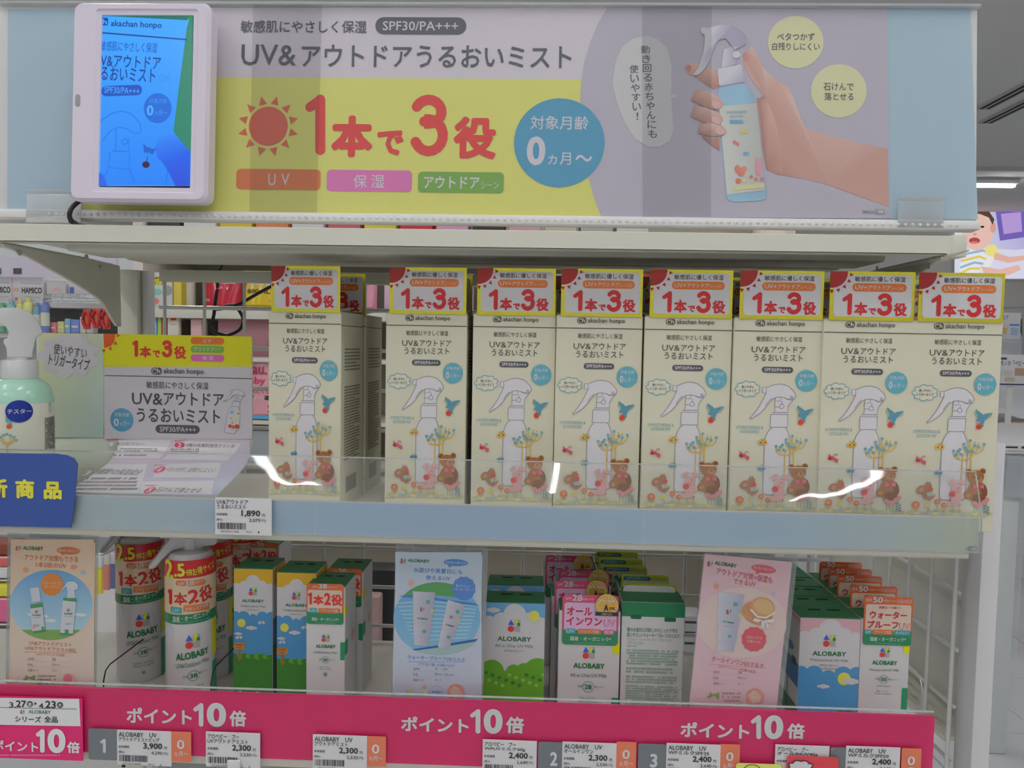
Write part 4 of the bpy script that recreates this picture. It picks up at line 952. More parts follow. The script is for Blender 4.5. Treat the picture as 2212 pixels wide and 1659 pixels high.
for (y, col, tx, e) in ((729, (206, 105, 45), 'U V', (440, 457)), (747, (110, 160, 60), 'アウトドア', (420, 464)), (766, (205, 95, 160), '保 湿', (438, 462))):
    P.rr(413, y, 485, y + 15, 7, c(*col, w), 3); P.text(tx, e[0], y + 3, e[1], y + 12, cp, 4, .015)
P.text('シーン', 466, 752, 479, 758, cp, 4)
ik = c(66, 68, 72, w)
ah_logo(P, 327, 794, 441, 809, ik, cp, 2)
P.line([(227, 811), (545, 818)], 1.6, ik, 2)
P.text('敏感肌にやさしく保湿', 317, 825, 451, 840, ik, 2, .008); P.text('UV&', 286, 849, 352, 874, ik, 2, .012); P.text('アウトドア', 354, 848, 484, 876, ik, 2, .016); P.text('うるおいミスト', 296, 883, 476, 913, ik, 2, .016)
P.ell(264, 907, 25, 25, c(80, 140, 168, w), 2, n=32); P.text('対象月齢', 248, 891, 281, 900, cp, 3, .01); P.text('0', 247, 904, 258, 920, cp, 3, .03); P.text('ヵ月～', 260, 910, 283, 920, cp, 3, .01)
P.rr(337, 918, 432, 936, 9, c(78, 80, 84, w), 2); P.text('SPF30/PA+++', 346, 922, 424, 933, cp, 3, .012)
ta = math.radians(10)
def tX(a, b): return 506 + ((a - 880) * math.cos(ta) - (b - 1110) * math.sin(ta)) * .155
def tY(a, b): return 888 + ((a - 880) * math.sin(ta) + (b - 1110) * math.cos(ta)) * .135
trigger_art(P, tX, tY, .2, c(120, 125, 132, w), c(186, 184, 190, w), 2, 4)
P.poly([(497, 884), (520, 888), (516, 930), (493, 926)], c(186, 186, 180, w), 5)
for (x, y, r, col) in ((502, 890, 4, (110, 165, 200)), (516, 893, 2, (190, 60, 70)), (500, 903, 2, (200, 130, 120)), (511, 908, 3, (190, 190, 120)), (498, 920, 4, (190, 60, 60)), (505, 922, 4, (205, 90, 60)), (513, 921, 5, (165, 70, 50)), (503, 913, 2, (200, 120, 130))): P.ell(x, y, r, None, c(*col, w), 6, n=8)
P.build('card_print', t, print_mat('coated_print', .25, .5))
# forward-curving lower half: five points
P = Print(cm, -.0006, warp=cwarp); P.clip = (XC + .0005, xr2 - .0005, -acc[-1] + .0005, -av); P.cut = (1, .004); P.aniso = True
P.grid(150, 951, 540, 1072, 8, 10, lambda a, b: lerp(c(205, 168, 176, w), c(168, 172, 192, w), min(1, a * .5 + b * .7)), 0)
wh = c(196, 192, 196, w); pr = c(196, 52, 92, w); gk = c(120, 108, 112, w)
for (q_, n_, tx, tp, np_) in (([(232, 951), (370, 951), (345, 992), (198, 990)], '1', '8つのフリー', (254, 956, 314, 963), (242, 960)), ([(388, 952), (522, 958), (490, 996), (350, 994)], '2', '4種の皮膚刺激性テスト済', (403, 959, 508, 967), (389, 962)), ([(182, 1005), (318, 1004), (300, 1068), (158, 1066)], '3', '18種類*の保湿成分', (202, 1015, 307, 1028), (189, 1025)), ([(338, 1004), (478, 1001), (468, 1034), (330, 1034)], '4', 'べたつかず、白残りしにくい', (358, 1012, 466, 1022), (345, 1017)), ([(308, 1042), (462, 1040), (458, 1070), (302, 1070)], '5', '石けんで落とせる', (337, 1055, 436, 1066), (324, 1061))):
    P.poly(q_, wh, 1); P.ell(np_[0], np_[1], 11, 7, pr, 2); P.text(n_, np_[0] - 4, np_[1] - 5, np_[0] + 4, np_[1] + 5, wh, 3, .04); P.text('POINT', np_[0] - 10, np_[1] - 12, np_[0] + 14, np_[1] - 8, pr, 2, .01, 6); P.text(tx, *tp, gk, 2, .008)
P.scribble(218, 968, 345, 978, 2, gk, 2); P.scribble(210, 982, 320, 988, 1, gk, 2); P.scribble(370, 969, 432, 983, 3, gk, 2); P.scribble(166, 1032, 300, 1062, 4, gk, 2)
P.build('points_print', t, print_mat('coated_print', .25, .5))

# new-product flag on the rail and price ticket
fr = Frame((0, -.009, zr0))
t = thing('new_product_flag', 'blue plastic new product flag with yellow lettering on the left rail', 'flag', M=fr.M)
pl = [fr.uv(*p) for p in ((-120, 978), (120, 980), (145, 983), (160, 990), (168, 1003), (162, 1075), (154, 1139), (-120, 1134))]
MB().extr(pl, -.0008, .0008, 'y').build('flag_plate', mat('blue_plastic', c(52, 76, 140, 190), .22), t)
P = Print(fr.uv, -.0008); ye = c(205, 190, 60, 188)
P.text('新', -26, 1033, 18, 1074, ye, 1, .05); P.text('商', 35, 1035, 76, 1076, ye, 1, .05); P.text('品', 96, 1040, 135, 1078, ye, 1, .05)
P.build('lettering', t, M_GLOSSP)
def price_ticket(fr, x0, y0, w_, h_, l1, l2, price, tax, code, label, suf='6', big=1.0, wc=188):
    t = thing('price_ticket', label, 'price ticket', 'white barcode price tickets on the shelf rails', M=fr.M)
    a, b = fr.uv(x0, y0); a2, b2 = fr.uv(x0 + w_, y0); d = fr.k if hasattr(fr, 'k') else (a2 - a) / w_
    MB().box(a, a + w_ * d, -.0004, .0004, b - h_ * d, b).build('paper', mat('ticket_paper', (.80, .79, .80), .4), t)
    P = Print(lambda x, y: (a + x * d, b - y * d), -.0004)
    P.text(l1, 4, 4, 4 + min(82, len(l1) * 8.5), 14, INK, 1, .012); P.text(l2, 4, 15, 4 + min(88, len(l2) * 9.0), 24, INK, 1, .012)
    P.text('本体価格', 3, 33, 27, 39, INK, 1, .01); P.text(price, 57, 26, 98, 41, INK, 1, .03); P.text('円', 102, 33, 108, 40, INK, 1, .01)
    P.text('(税込', 3, 45, 17, 51, INK, 1, .01); P.text(tax, 74, 44, 98, 52, INK, 1, .01); P.text('円)', 101, 45, 110, 52, INK, 1)
    rg = random.Random(code); x = 5
    while x < 66:
        bw = rg.choice((.8, .8, 1.5, 2.2)); P.rect(x, 54, x + bw, 68, INK, 1); x += bw + rg.choice((.8, .8, 1.4, 2))
    P.text(code, 12, 71, 52, 75, INK, 1); P.text('9912', 67, 71, 80, 75, INK, 1); P.text(suf, 93, 71, 96, 75, INK, 1)
    P.build('ticket_print', t); return t
price_ticket(Frame((0, -.0085, zr0)), 465, 1074, 122, 80, 'UV&アウトドア', 'うるおいミスト', '1,890', '2,079', '4957394117462', 'white price ticket reading 1,890 on the middle shelf rail', '1')
# ================================================================== goods on the bottom shelf
WL = 182
CW = (.79, .78, .80)
def face(fr, w, h):
    return lambda a, b: (a * w / 100.0, h - b * w / 100.0)
def carton(name, label, group, x0, x1, ytop, Y, depth, bm=M_WCARD, tm=M_GREENC, rz=0.0, lid=True):
    p = at(x0, ytop, Y); w = (at(x1, ytop, Y).x - p.x) / math.cos(rz); h = p.z - Z_LOW
    t = thing(name, label, 'carton', group, M=Matrix.Translation((p.x, Y, Z_LOW)) @ Matrix.Rotation(rz, 4, 'Z'))
    MB().box(0, w, 0, depth, 0, h).build('carton_body', bm, t, bevel=.0005, seg=1)
    if lid:
        ld = MB().box(.0003, w - .0003, -.0005, depth - .001, h + .0002, h + .0012).build('lid', tm, t, bevel=.0004, seg=1)
        for a in (.35, .68): MB().extr(rrpoly(.011 * w / .05, .0035, .0017, 4, w * a, depth * .68), h + .0013, h + .0015, 'z').build('slot', M_DARK, ld)
    return t, w, h
def corner_blocks(P, h100):
    P.rect(88, 50, 100, 70, c(205, 190, 20, WL), 1); P.rr(88, 143, 103, 190, 3, c(40, 130, 90, WL), 1); P.poly([(0, 34), (5, 52), (0, 52)], c(170, 190, 220, WL), 1)
def plain_front(P, line, spf, plus, foot, y0=0, mist=False, extra=None):
    Y = lambda b: b + y0
    alo_logo(P, 40, Y(59), 20, 2); P.text('ALOBABY', 25, Y(86.5), 76, Y(95.5), GREEN, 2, .03); P.text(line, 20, Y(104), 80, Y(110), c(70, 110, 90, WL), 2, .005)
    P.ring(50, Y(126), 9, 9, .8, c(60, 110, 85, WL), 2, 15, 345); P.text(spf, 44, Y(122), 55.5, Y(130), GREEN, 3, .02); P.rect(32, Y(124), 58, Y(128), CW, 2.4) if False else None
    P.text('SPF', 33, Y(123.5), 41, Y(127.5), c(70, 110, 90, WL), 3); P.text(plus, 58.5, Y(124), 58.5 + 3.4 * len(plus), Y(127.5), c(70, 110, 90, WL), 3)
    yy = 143
    if extra: P.text(extra, 36, Y(138), 64, Y(142), c(70, 110, 90, WL), 3); yy = 149
    P.text(foot, 36, Y(yy), 62, Y(yy + 4), c(95, 120, 105, WL), 3); P.text('Made in Japan', 33, Y(yy + 5.5), 66, Y(yy + 9.5), c(95, 120, 105, WL), 3)
    corner_blocks(P, 0)
    if mist: sun(P, 50, Y(yy + 21), 4, 5.5, 8, 12, c(90, 130, 110, WL), 2)
def promo(t, w, h, x0, x1, y0, y1, kind, y=-.0009):
    """little printed card tucked over the carton front; coordinates in hundredths of the carton width"""
    k = w / 100.0; wd_, hg = (x1 - x0) * k, (y1 - y0) * k
    base = {'pink': (190, 70, 108), 'orange': (196, 92, 52), 'lime': (170, 175, 50)}[kind]
    cdp = MB().extr(rrpoly(wd_, hg, 6 * k, 5, (x0 + x1) / 2 * k, h - (y0 + y1) / 2 * k), y, y + .0006, 'y').build('promo_card', mat('card_' + kind, c(*base, WL), .25), t)
    P = Print(lambda a, b: ((x0 + (x1 - x0) * a / 100) * k, h - (y0 + (x1 - x0) * b / 100) * k), y)
    H_ = hg / wd_ * 100
    wt_ = CW; gb = c(38, 118, 78, WL); rd_ = c(172, 35, 58, WL)
    P.rr(0.6, H_ * .72, 99.4, H_ - .5, 6, gb, 1); P.rect(.6, H_ * .70, 99.4, H_ * .80, gb, 1.2)
    pan = {'pink': (205, 158, 186), 'orange': (205, 172, 155), 'lime': (178, 182, 140)}[kind]
    P.rr(3.5, H_ * .155, 96.5, H_ * .86, 5, c(*pan, WL), .8)
    P.rect(.6, H_ * .80, 99.4, H_ * .88, gb, 1.3)
    P.text('国産・オーガニック*', 15, H_ * .83, 88, H_ * .915, wt_, 2, .02); P.scribble(24, H_ * .95, 80, H_ * .97, 1, c(110, 150, 125, WL), 2)
    tl, og, pk = c(62, 140, 150, WL), c(205, 100, 45, WL), c(195, 90, 130, WL)
    yb0, yb1 = H_ * .675, H_ * .775
    if kind == 'pink':
        P.text('SPF', 5, H_ * .045, 16, H_ * .105, wt_, 2, .01); P.text('28', 17, H_ * .0, 35, H_ * .12, wt_, 2, .03); P.text('PA+++', 36, H_ * .055, 55, H_ * .105, wt_, 2, .01)
        P.text('オール', 8, H_ * .24, 53, H_ * .41, rd_, 2, .035); P.text('インワン', 7, H_ * .44, 71, H_ * .61, rd_, 2, .035); P.text('UV', 74, H_ * .48, 94, H_ * .62, rd_, 2, .05); P.text('UV', 75, H_ * .49, 93, H_ * .61, c(*pan, WL), 3, .012)
        pills = [(6, 24, tl, 'UV'), (28, 70, og, 'アウトドア対策'), (74, 93, pk, '保湿')]
    elif kind == 'orange50':
        pills = []
    elif kind == 'orange':
        pills = []
    if kind == 'lime':
        P.rr(4, H_ * .04, 62, H_ * .14, 6, c(38, 95, 140, WL), 2); P.text('SPF35PA+++', 10, H_ * .055, 56, H_ * .125, c(150, 185, 150, WL), 3, .01); P.rr(66, H_ * .045, 95, H_ * .13, 3, c(60, 130, 90, WL), 2); P.rr(67, H_ * .053, 94, H_ * .122, 3, c(172, 180, 100, WL), 3); P.text('UV耐水性★★', 69, H_ * .065, 92, H_ * .11, c(50, 110, 80, WL), 4)
        P.text('ウォーター', 12, H_ * .22, 82, H_ * .38, c(45, 95, 135, WL), 2, .035); P.text('プルーフUV', 12, H_ * .43, 88, H_ * .59, c(45, 95, 135, WL), 2, .035)
        pills = [(6, 24, tl, 'UV'), (28, 66, og, 'アウトドア対策'), (69, 94, tl, 'せっけんオフ')]
    return P, cdp, H_, pills, wt_, rd_, (yb0, yb1), (tl, og, pk), pan
def finish(P, cdp, pills, yb, wt_):
    for (a, b, col, tx) in pills:
        P.rr(a, yb[0], b, yb[1], 2, col, 2); P.text(tx, a + (b - a) * .1, yb[0] + (yb[1] - yb[0]) * .18, b - (b - a) * .1, yb[0] + (yb[1] - yb[0]) * .82, wt_, 3, .012)
    P.build('card_print', cdp, M_GLOSSP)
def promo28(t, w, h, x0=5.2, x1=96.4, y0=-27, y1=56):
    P, cdp, H_, pills, wt_, rd_, yb, cols, pan = promo(t, w, h, x0, x1, y0, y1, 'pink'); finish(P, cdp, pills, yb, wt_)
    k = w / 100.; r = 18.5 * k; cx, cz = 77 * k, h + 12 * k
    b = MB().extr([(cx + r * math.cos(2 * math.pi * i / 36), cz + r * math.sin(2 * math.pi * i / 36)) for i in range(36)], -.0030, -.0024, 'y').build('gold_seal', mat('gold_seal_foil', c(196, 150, 70, WL), .3, metal=.35), cdp)
    P = Print(lambda a, b_: (cx + a * r / 100, cz - b_ * r / 100), -.0030); br = c(95, 62, 30, WL)
    P.ring(0, 0, 92, 92, 5, c(220, 190, 120, WL), 1); P.text('LDK Baby', -68, -52, 68, -22, c(225, 215, 190, WL), 2, .02); P.text('A', -26, -8, 12, 50, INK, 2, .04); P.text('評価', 20, 14, 72, 40, br, 2, .02)
    for a in range(100, 262, 20):
        for sg in (1, -1): P.ell(sg * 78 * math.cos(math.radians(a)), 78 * math.sin(math.radians(a - 0)) * .9, 10, 5, c(225, 205, 160, WL), 2, rot=a * sg, n=8)
    P.poly([(-104, 60), (104, 60), (96, 78), (108, 92), (-108, 92), (-96, 78)], INK, 3); P.text('日焼け止め', -44, 67, 44, 86, c(190, 190, 185, WL), 4); P.build('seal_print', cdp)
def promo50(t, w, h, x0=3.6, x1=102, y0=-47, y1=54):
    P, cdp, H_, pills, wt_, rd_, yb, (tl, og, pk), pan = promo(t, w, h, x0, x1, y0, y1, 'orange')
    P.text('SPF', 3, H_ * .045, 15, H_ * .105, wt_, 2, .01); P.text('50', 17, H_ * .0, 37, H_ * .12, wt_, 2, .03); P.text('+PA++++', 39, H_ * .05, 64, H_ * .10, wt_, 2, .01); P.rr(66, H_ * .045, 96, H_ * .115, 2, wt_, 2); P.rr(66.8, H_ * .052, 95.2, H_ * .108, 2, c(196, 92, 52, WL), 3); P.text('UV耐水性★★', 69, H_ * .06, 93, H_ * .1, wt_, 4)
    P.text('真夏日・水遊びに', 30, H_ * .19, 76, H_ * .24, rd_, 2, .01); P.text('ウォーター', 12, H_ * .29, 88, H_ * .45, rd_, 2, .035); P.text('プルーフ', 7, H_ * .49, 71, H_ * .65, rd_, 2, .035); P.text('UV', 73, H_ * .53, 95, H_ * .66, rd_, 2, .05); P.text('UV', 74, H_ * .54, 94, H_ * .65, c(*pan, WL), 3, .012)
    finish(P, cdp, [(3, 17, tl, 'UV'), (18.5, 61, og, 'アウトドア対策'), (63, 97, tl, 'せっけんオフ')], yb, wt_)
def promo38(t, w, h, x0=1, x1=96, y0=-8, y1=97):
    P, cdp, H_, pills, wt_, rd_, yb, (tl, og, pk), pan = promo(t, w, h, x0, x1, y0, y1, 'orange')
    P.text('SPF', 17, H_ * .05, 31, H_ * .105, wt_, 2, .01); P.text('38', 33, H_ * .0, 56, H_ * .12, wt_, 2, .03); P.text('PA+++', 58, H_ * .055, 84, H_ * .1, wt_, 2, .01)
    one(P, 4, H_ * .22, 15, H_ * .52, c(190, 45, 42, WL), 2); P.text('本', 18, H_ * .28, 47, H_ * .52, c(190, 45, 42, WL), 2, .04); P.text('2', 48, H_ * .22, 66, H_ * .52, c(190, 45, 42, WL), 2, .04); P.text('役', 67, H_ * .25, 97, H_ * .53, c(190, 45, 42, WL), 2, .035)
    finish(P, cdp, [(8, 29, tl, 'UV'), (33, 92, og, 'アウトドア対策')], (H_ * .60, H_ * .72), wt_)
def scenic(t, w, h, sky, line, spf, low, extra=None, off=0.0, trail=False):
    P = Print(face(None, w, h)); P.clip = (.0002, w - .0002, .0002, h); hb = h / w * 100; bl = c(72, 135, 180, WL); gr = c(92, 150, 45, WL); gr2 = c(60, 118, 50, WL)
    P.rect(0, 0, 100, 60 + off, c(*sky, WL), 0)
    # white cloud bank
    P.rect(0, 34 + off, 100, 108 + off * 2, CW, 1)
    for (x, y, r) in ((50, 30, 19), (28, 40, 14), (72, 40, 15), (8, 44, 12), (92, 44, 12)): P.ell(x, y + off - (10 if not trail else 6), r, None, CW, 1.2, n=28)
    alo_logo(P, 39, 27 + off * 2, 21, 2); P.text('ALOBABY', 22, 56 + off * 2.2, 78, 64 + off * 2.2, GREEN, 2, .03); P.text(line, 18, 69 + off * 2.4, 82, 74.5 + off * 2.4, c(70, 110, 90, WL), 2, .005); P.text(spf, 34, 78.5 + off * 2.5, 66, 82 + off * 2.5, c(70, 110, 90, WL), 2)
    if extra: P.text(extra, 36, 84, 64, 87.5, c(70, 110, 90, WL), 2)
    y0 = 88 + off * 2.8
    if low == 'blue':
        P.rect(0, y0 + 8, 100, hb, bl, 1.4)
        for i, (x, r) in enumerate(((4, 14), (26, 15), (50, 11), (74, 15), (97, 15))): P.ell(x, y0 + 8 + (3 if i == 2 else 0), r, None, bl, 1.5)
        sx, sy = (20, y0 + 24) if trail else (76, y0 + 14)
        sun(P, sx, sy, 9, 12, 19, 20, c(120, 160, 120, WL), 2, half=1.5); P.ell(sx, sy, 11, None, c(225, 205, 90, WL), 3)
        for (x, y, s_) in (((46, y0 + 36, 1), (12, y0 + 52, .7)) if trail else ((88, y0 + 18, 1), (42, y0 + 28, .7))):
            for dx, r in ((-9, 5), (0, 8), (9, 5)): P.ell(x + dx * s_, y, r * s_ * 1.2, r * s_ * .7, CW, 4)
        gy = hb - (30 if trail else 14) if not trail else y0 + 108
        P.rect(0, gy, 100, hb, gr2, 2.2)
        for i in range(9): P.ell(6 + i * 11, gy + 2, 9, 5 + (i * 7 % 4), [gr2, gr][i % 2], 2.4)
        if trail:
            for x, y in ((72, y0 + 22), (14, y0 + 62)):
                P.ell(x - 4, y, 5, 4, CW, 4, rot=30); P.ell(x + 4, y - 1, 5, 4, CW, 4, rot=-30); P.line([(x, y + 3), (x, y - 4)], 1, INK, 5)
            P.rect(12, y0 + 84, 18, y0 + 122, c(150, 100, 55, WL), 4); P.poly([(0, y0 + 76), (28, y0 + 74), (30, y0 + 92), (0, y0 + 94)], c(175, 120, 65, WL), 5); P.text('trail', 4, y0 + 77, 22, y0 + 83, INK, 6); P.line([(20, y0 + 88), (8, y0 + 88)], 1, INK, 6)
            for i in range(14): P.line([(10 + i * 6.4, hb - 4), (11 + i * 6.4, hb - 14 - (i * 5 % 9))], 1.2, c(120, 165, 70, WL), 4)
            for x in (17, 62): P.ell(x, hb - 18, 5, None, CW, 5); P.ell(x, hb - 18, 2, None, c(210, 180, 60, WL), 6)
        else:
            for x, r in ((60, 9), (72, 12), (86, 12), (97, 9)): P.rect(x - 1.5, gy - 8, x + 1.5, gy + 4, c(120, 80, 50, WL), 2.4); P.ell(x, gy - 12, r, None, [gr2, gr][int(x) % 2], 3)
    else:
        for i, (x, r) in enumerate(((14, 20), (50, 13), (90, 25), (68, 16))): P.ell(x, y0 + 28, r, None, gr, 1.5)
        P.rect(0, y0 + 26, 100, hb, gr, 1.4); P.poly([(0, hb - 22), (100, hb - 30), (100, hb), (0, hb)], c(196, 170, 130, WL), 2)
        for i in range(6): P.line([(0, hb - 20 + i * 4), (100, hb - 27 + i * 4)], .8, c(180, 90, 70, WL), 3)
        sun(P, 82, 20, 8, 11, 16, 20, c(120, 160, 120, WL), 2, half=1.5); P.ell(82, 20, 9, None, c(225, 205, 90, WL), 3)
        for dx, r in ((-6, 4), (0, 6), (6, 4)): P.ell(15 + dx, 12, r * 1.3, r * .8, CW, 4)
        for i in range(18): P.ell(4 + i * 5.6, y0 + 30 + (i * 13 % 22), 3.4, 3, [gr2, c(130, 175, 70, WL)][i % 2], 2)
    P.build('front_print', t)

# --- spray mist bottles
BR = .0245
def mist_bottle(px, Y, label):
    ax = at(px, 1300, Y + BR); zf = lambda y: at(411, y, .05).z - Z_LOW
    t = thing('spray_mist_bottle', label, 'spray bottle', 'white big spray mist bottles on the bottom shelf', M=Matrix.Translation((ax.x, Y + BR, Z_LOW)) @ Matrix.Rotation(math.atan2(-ax.x, Y + BR - CAM.y), 4, 'Z')); return t
def fill_bottle(t):
    kq = (.05 - CAM.y) / FPX; zf = lambda y: at(411, y, .05).z - Z_LOW
    ht = zf(1216)
    MB().lathe([(0, 0), (BR * .94, 0), (BR, .003), (BR, ht - .006), (BR * .95, ht), (BR * .8, ht + .006), (BR * .45, ht + .008), (0, ht + .008)], 40).build('bottle_body', mat('white_bottle_plastic', (.80, .79, .80), .25), t, smooth=True)
    MB().lathe([(0, ht + .008), (.0085, ht + .008), (.0085, ht + .020), (0, ht + .020)], 20).build('neck', M_WHITEP, t, smooth=True)
    hd = [(1110, 60), (1500, 60), (1502, 150), (1480, 172), (1400, 176), (1375, 216), (1270, 216), (1262, 172), (1195, 186), (1130, 238), (1080, 298), (1045, 304), (1032, 284), (1090, 218), (1135, 150), (1180, 100), (1110, 95)]
    q = [((x / 3.196 - 411) * kq, zf(1140 + y / 3.196)) for x, y in hd]
    MB().extr(q, -.007, .007, 'y').build('trigger_head', clear_mat('translucent_plastic', tint=(.9, .9, .9), veil=.62, veilcol=(.80, .79, .80), gloss=.10, rough=.15), t, bevel=.0025)
    def bm_(cx, cy):
        x = cx / 3.196; y = 1140 + cy / 3.196; dx = max(-.999, min(.999, (x - 411) * kq / BR)); return (math.asin(dx) * BR, zf(y))
    wp = lambda u, v, n: ((BR + n) * math.sin(u / BR), -(BR + n) * math.cos(u / BR), v)
    # wrapped promo sleeve
    sl = MB(); a0 = math.radians(86); n = 24; z1, z0 = zf(1212), zf(1349)
    sl.grid(lambda a, b: wp((a * 2 - 1) * a0 * BR, z0 + (z1 - z0) * b, .0005), n, 2)
    sv = sl.build('promo_sleeve', mat('sleeve_red', c(176, 38, 42, WL), .25), t, smooth=True)
    P = Print(bm_, -.0005, warp=wp); P.cut = (0, .003)
    def band(y0, y1, f0, f1, col, L):
        u0, u1 = -a0 * BR * f0, a0 * BR * f1; v0, v1 = bm_(1313, y1)[1], bm_(1313, y0)[1]; nn = 20
        us = [(u0 + (u1 - u0) * i / nn, v) for v in (v0, v1) for i in range(nn + 1)]
        P.raw(us, [(i, i + 1, nn + 2 + i, nn + 1 + i) for i in range(nn)], col, L)
    band(352, 604, .88, .88, c(196, 172, 140, WL), .5); band(600, 668, 1, 1, c(34, 112, 72, WL), .7)
    ye = c(215, 195, 50, WL); rd_ = c(180, 40, 44, WL)
    P.text('2', 1150, 250, 1200, 336, ye, 2, .035, 4); P.text('.5', 1206, 250, 1276, 338, ye, 2, .035, 4); P.text('倍', 1283, 288, 1326, 334, ye, 2, .02, 4); P.text('お得サイズ', 1334, 276, 1478, 326, ye, 2, .02, 8)
    P.rr(1214, 366, 1416, 408, 20, c(200, 100, 60, WL), 2, rot=-3); P.text('SPF', 1232, 378, 1272, 402, CW, 3, .01, 3); P.text('38', 1276, 368, 1336, 404, CW, 3, .02, 3); P.text('PA+++', 1342, 372, 1402, 396, CW, 3, .01, 4)
    one(P, 1168, 432, 1196, 532, rd_, 2); P.text('本', 1204, 448, 1290, 534, rd_, 2, .035, 2); P.text('2', 1296, 430, 1366, 530, rd_, 2, .035, 2); P.text('役', 1372, 428, 1456, 520, rd_, 2, .03, 6)
    P.rr(1184, 552, 1256, 590, 4, c(62, 140, 150, WL), 2, rot=-1); P.text('UV', 1200, 560, 1240, 582, CW, 3, .01); P.rr(1268, 540, 1444, 588, 4, c(200, 105, 55, WL), 2, rot=-4); P.text('アウトドア対策', 1280, 548, 1436, 580, CW, 3, .015, 5)
    P.text('国産・オーガニック*', 1190, 604, 1450, 644, CW, 3, .02, 5); P.scribble(1180, 650, 1440, 658, 1, c(110, 160, 130, WL), 2)
    P.build('sleeve_print', sv, M_GLOSSP)
    P = Print(bm_, 0, warp=wp); P.cut = (0, .003)
    alo_logo(P, 1278, 742, 98, 2); P.text('ALOBABY', 1210, 860, 1440, 912, GREEN, 2, .035, 5); P.text('UV&Outdoor Mist', 1210, 932, 1443, 966, c(70, 110, 90, WL), 2, .005, 5)
    P.ring(1330, 1030, 37, 37, 3.4, c(60, 110, 85, WL), 2, 15, 345); P.text('38', 1306, 1014, 1356, 1046, GREEN, 3, .02, 3); P.text('SPF', 1262, 1024, 1298, 1042, c(70, 110, 90, WL), 3, 0, 2); P.text('PA+++', 1366, 1010, 1420, 1028, c(70, 110, 90, WL), 3, 0, 8)
    P.text('200mL /6.7fl.oz.', 1258, 1098, 1404, 1116, c(95, 120, 105, WL), 2, 0, 3); P.text('Made in Japan', 1264, 1120, 1402, 1140, c(95, 120, 105, WL), 2, 0, 3)
    P.rr(1462, 650, 1490, 790, 4, c(205, 190, 20, WL), 1); P.rr(1150, 680, 1195, 735, 2, c(185, 195, 215, WL), .6) if False else P.poly([(1150, 735), (1172, 672), (1197, 735)], c(170, 185, 215, WL), 1); P.rr(1462, 1064, 1489, 1160, 3, c(40, 130, 90, WL), 1); sun(P, 1330, 1180, 10, 14, 20, 12, c(90, 130, 110, WL), 2)
    P.build('label_print', t)
b0 = mist_bottle(412, .05, 'foremost white spray mist bottle with red sleeve on bottom shelf'); fill_bottle(b0); index_children()
for (px, Y, lab) in ((304, .102, 'white spray mist bottle beside the orange leaflet, left of the foremost bottle'), (452, .112, 'white spray mist bottle half hidden behind the foremost one, by the scenery cartons'), (528, .185, 'white spray mist bottle at the back behind the scenery cartons')):
    ax = at(px, 1300, Y + BR); n = copy_tree(b0); n.matrix_world = Matrix.Translation((ax.x, Y + BR, Z_LOW)) @ Matrix.Rotation(math.atan2(-ax.x, Y + BR - CAM.y), 4, 'Z'); n['label'] = lab

# --- scenery cartons of the mist
t, w, h = carton('scenery_mist_carton', 'green topped meadow picture mist carton next to the spray bottles', 'meadow picture mist cartons', 505, 589, 1228, .075, .040)
scenic(t, w, h, (196, 150, 40), 'UV&Outdoor Mist', 'SPF38 PA+++', 'blue', off=10, trail=True)
o = MB().box(w + .0001, w + .0002, .001, .039, h * .42, h * .62).build('side_sky', mat('side_sky_blue', c(60, 110, 155, WL), .5), t); 
MB().box(w + .0001, w + .0002, .001, .039, .0, h * .42).build('side_meadow', mat('side_meadow_green', c(55, 95, 60, WL), .5), t); MB().box(w + .0001, w + .0002, .001, .039, h * .88, h * .995).build('side_sun', mat('side_yellow', c(196, 150, 40, WL), .5), t)
index_children(); n = copy_tree(t); p = at(604, 1232, .066); n.matrix_world = Matrix.Translation((at(598, 1300, .066).x, .066, Z_LOW)); n['label'] = 'green topped meadow picture mist carton half hidden by the plain white mist carton'
# --- plain mist cartons
def mist_side(t, w, h, d):
    P = Print(lambda a, b: (a * d / 100, h - b * w / 100)); P.rect(0, 50, 14, 70, c(205, 190, 20, WL), 1); P.rr(-2, 143, 22, 175, 3, c(40, 130, 90, WL), 1); P.poly([(40, 118), (52, 90), (60, 118)], c(165, 185, 215, WL), 1); P.ell(70, 152, 12, 14, c(205, 150, 140, WL), 1)
    o = P.build('side_print', t); o.location = (w, 0, 0); o.rotation_euler.z = math.pi / 2
t, w, h = carton('plain_mist_carton', 'plain white mist carton with orange two-in-one card, standing in front', 'plain white mist cartons', 662, 746, 1266, .045, .045)
P = Print(face(None, w, h)); P.clip = (.0002, w - .0002, .0002, h); plain_front(P, 'UV&Outdoor Mist', '38', 'PA+++', '60mL / 2.7fl.oz.', y0=64, mist=True); P.ell(0, 288, 17, None, c(205, 150, 140, WL), 1) if False else None
P.build('front_print', t); promo38(t, w, h); mist_side(t, w, h, .045)
index_children(); n = copy_tree(t); p = at(706, 1290, .096); n.matrix_world = Matrix.Translation((p.x, .096, Z_LOW)); n['label'] = 'plain white mist carton with orange card, standing behind the other one'
for (px, lab) in ((590, 'plain white mist carton at the back grid above the nearer meadow carton'), ):
    n = copy_tree(t); p = at(px, 1290, .195); n.matrix_world = Matrix.Translation((p.x - .03, .190, Z_LOW)); n['label'] = lab

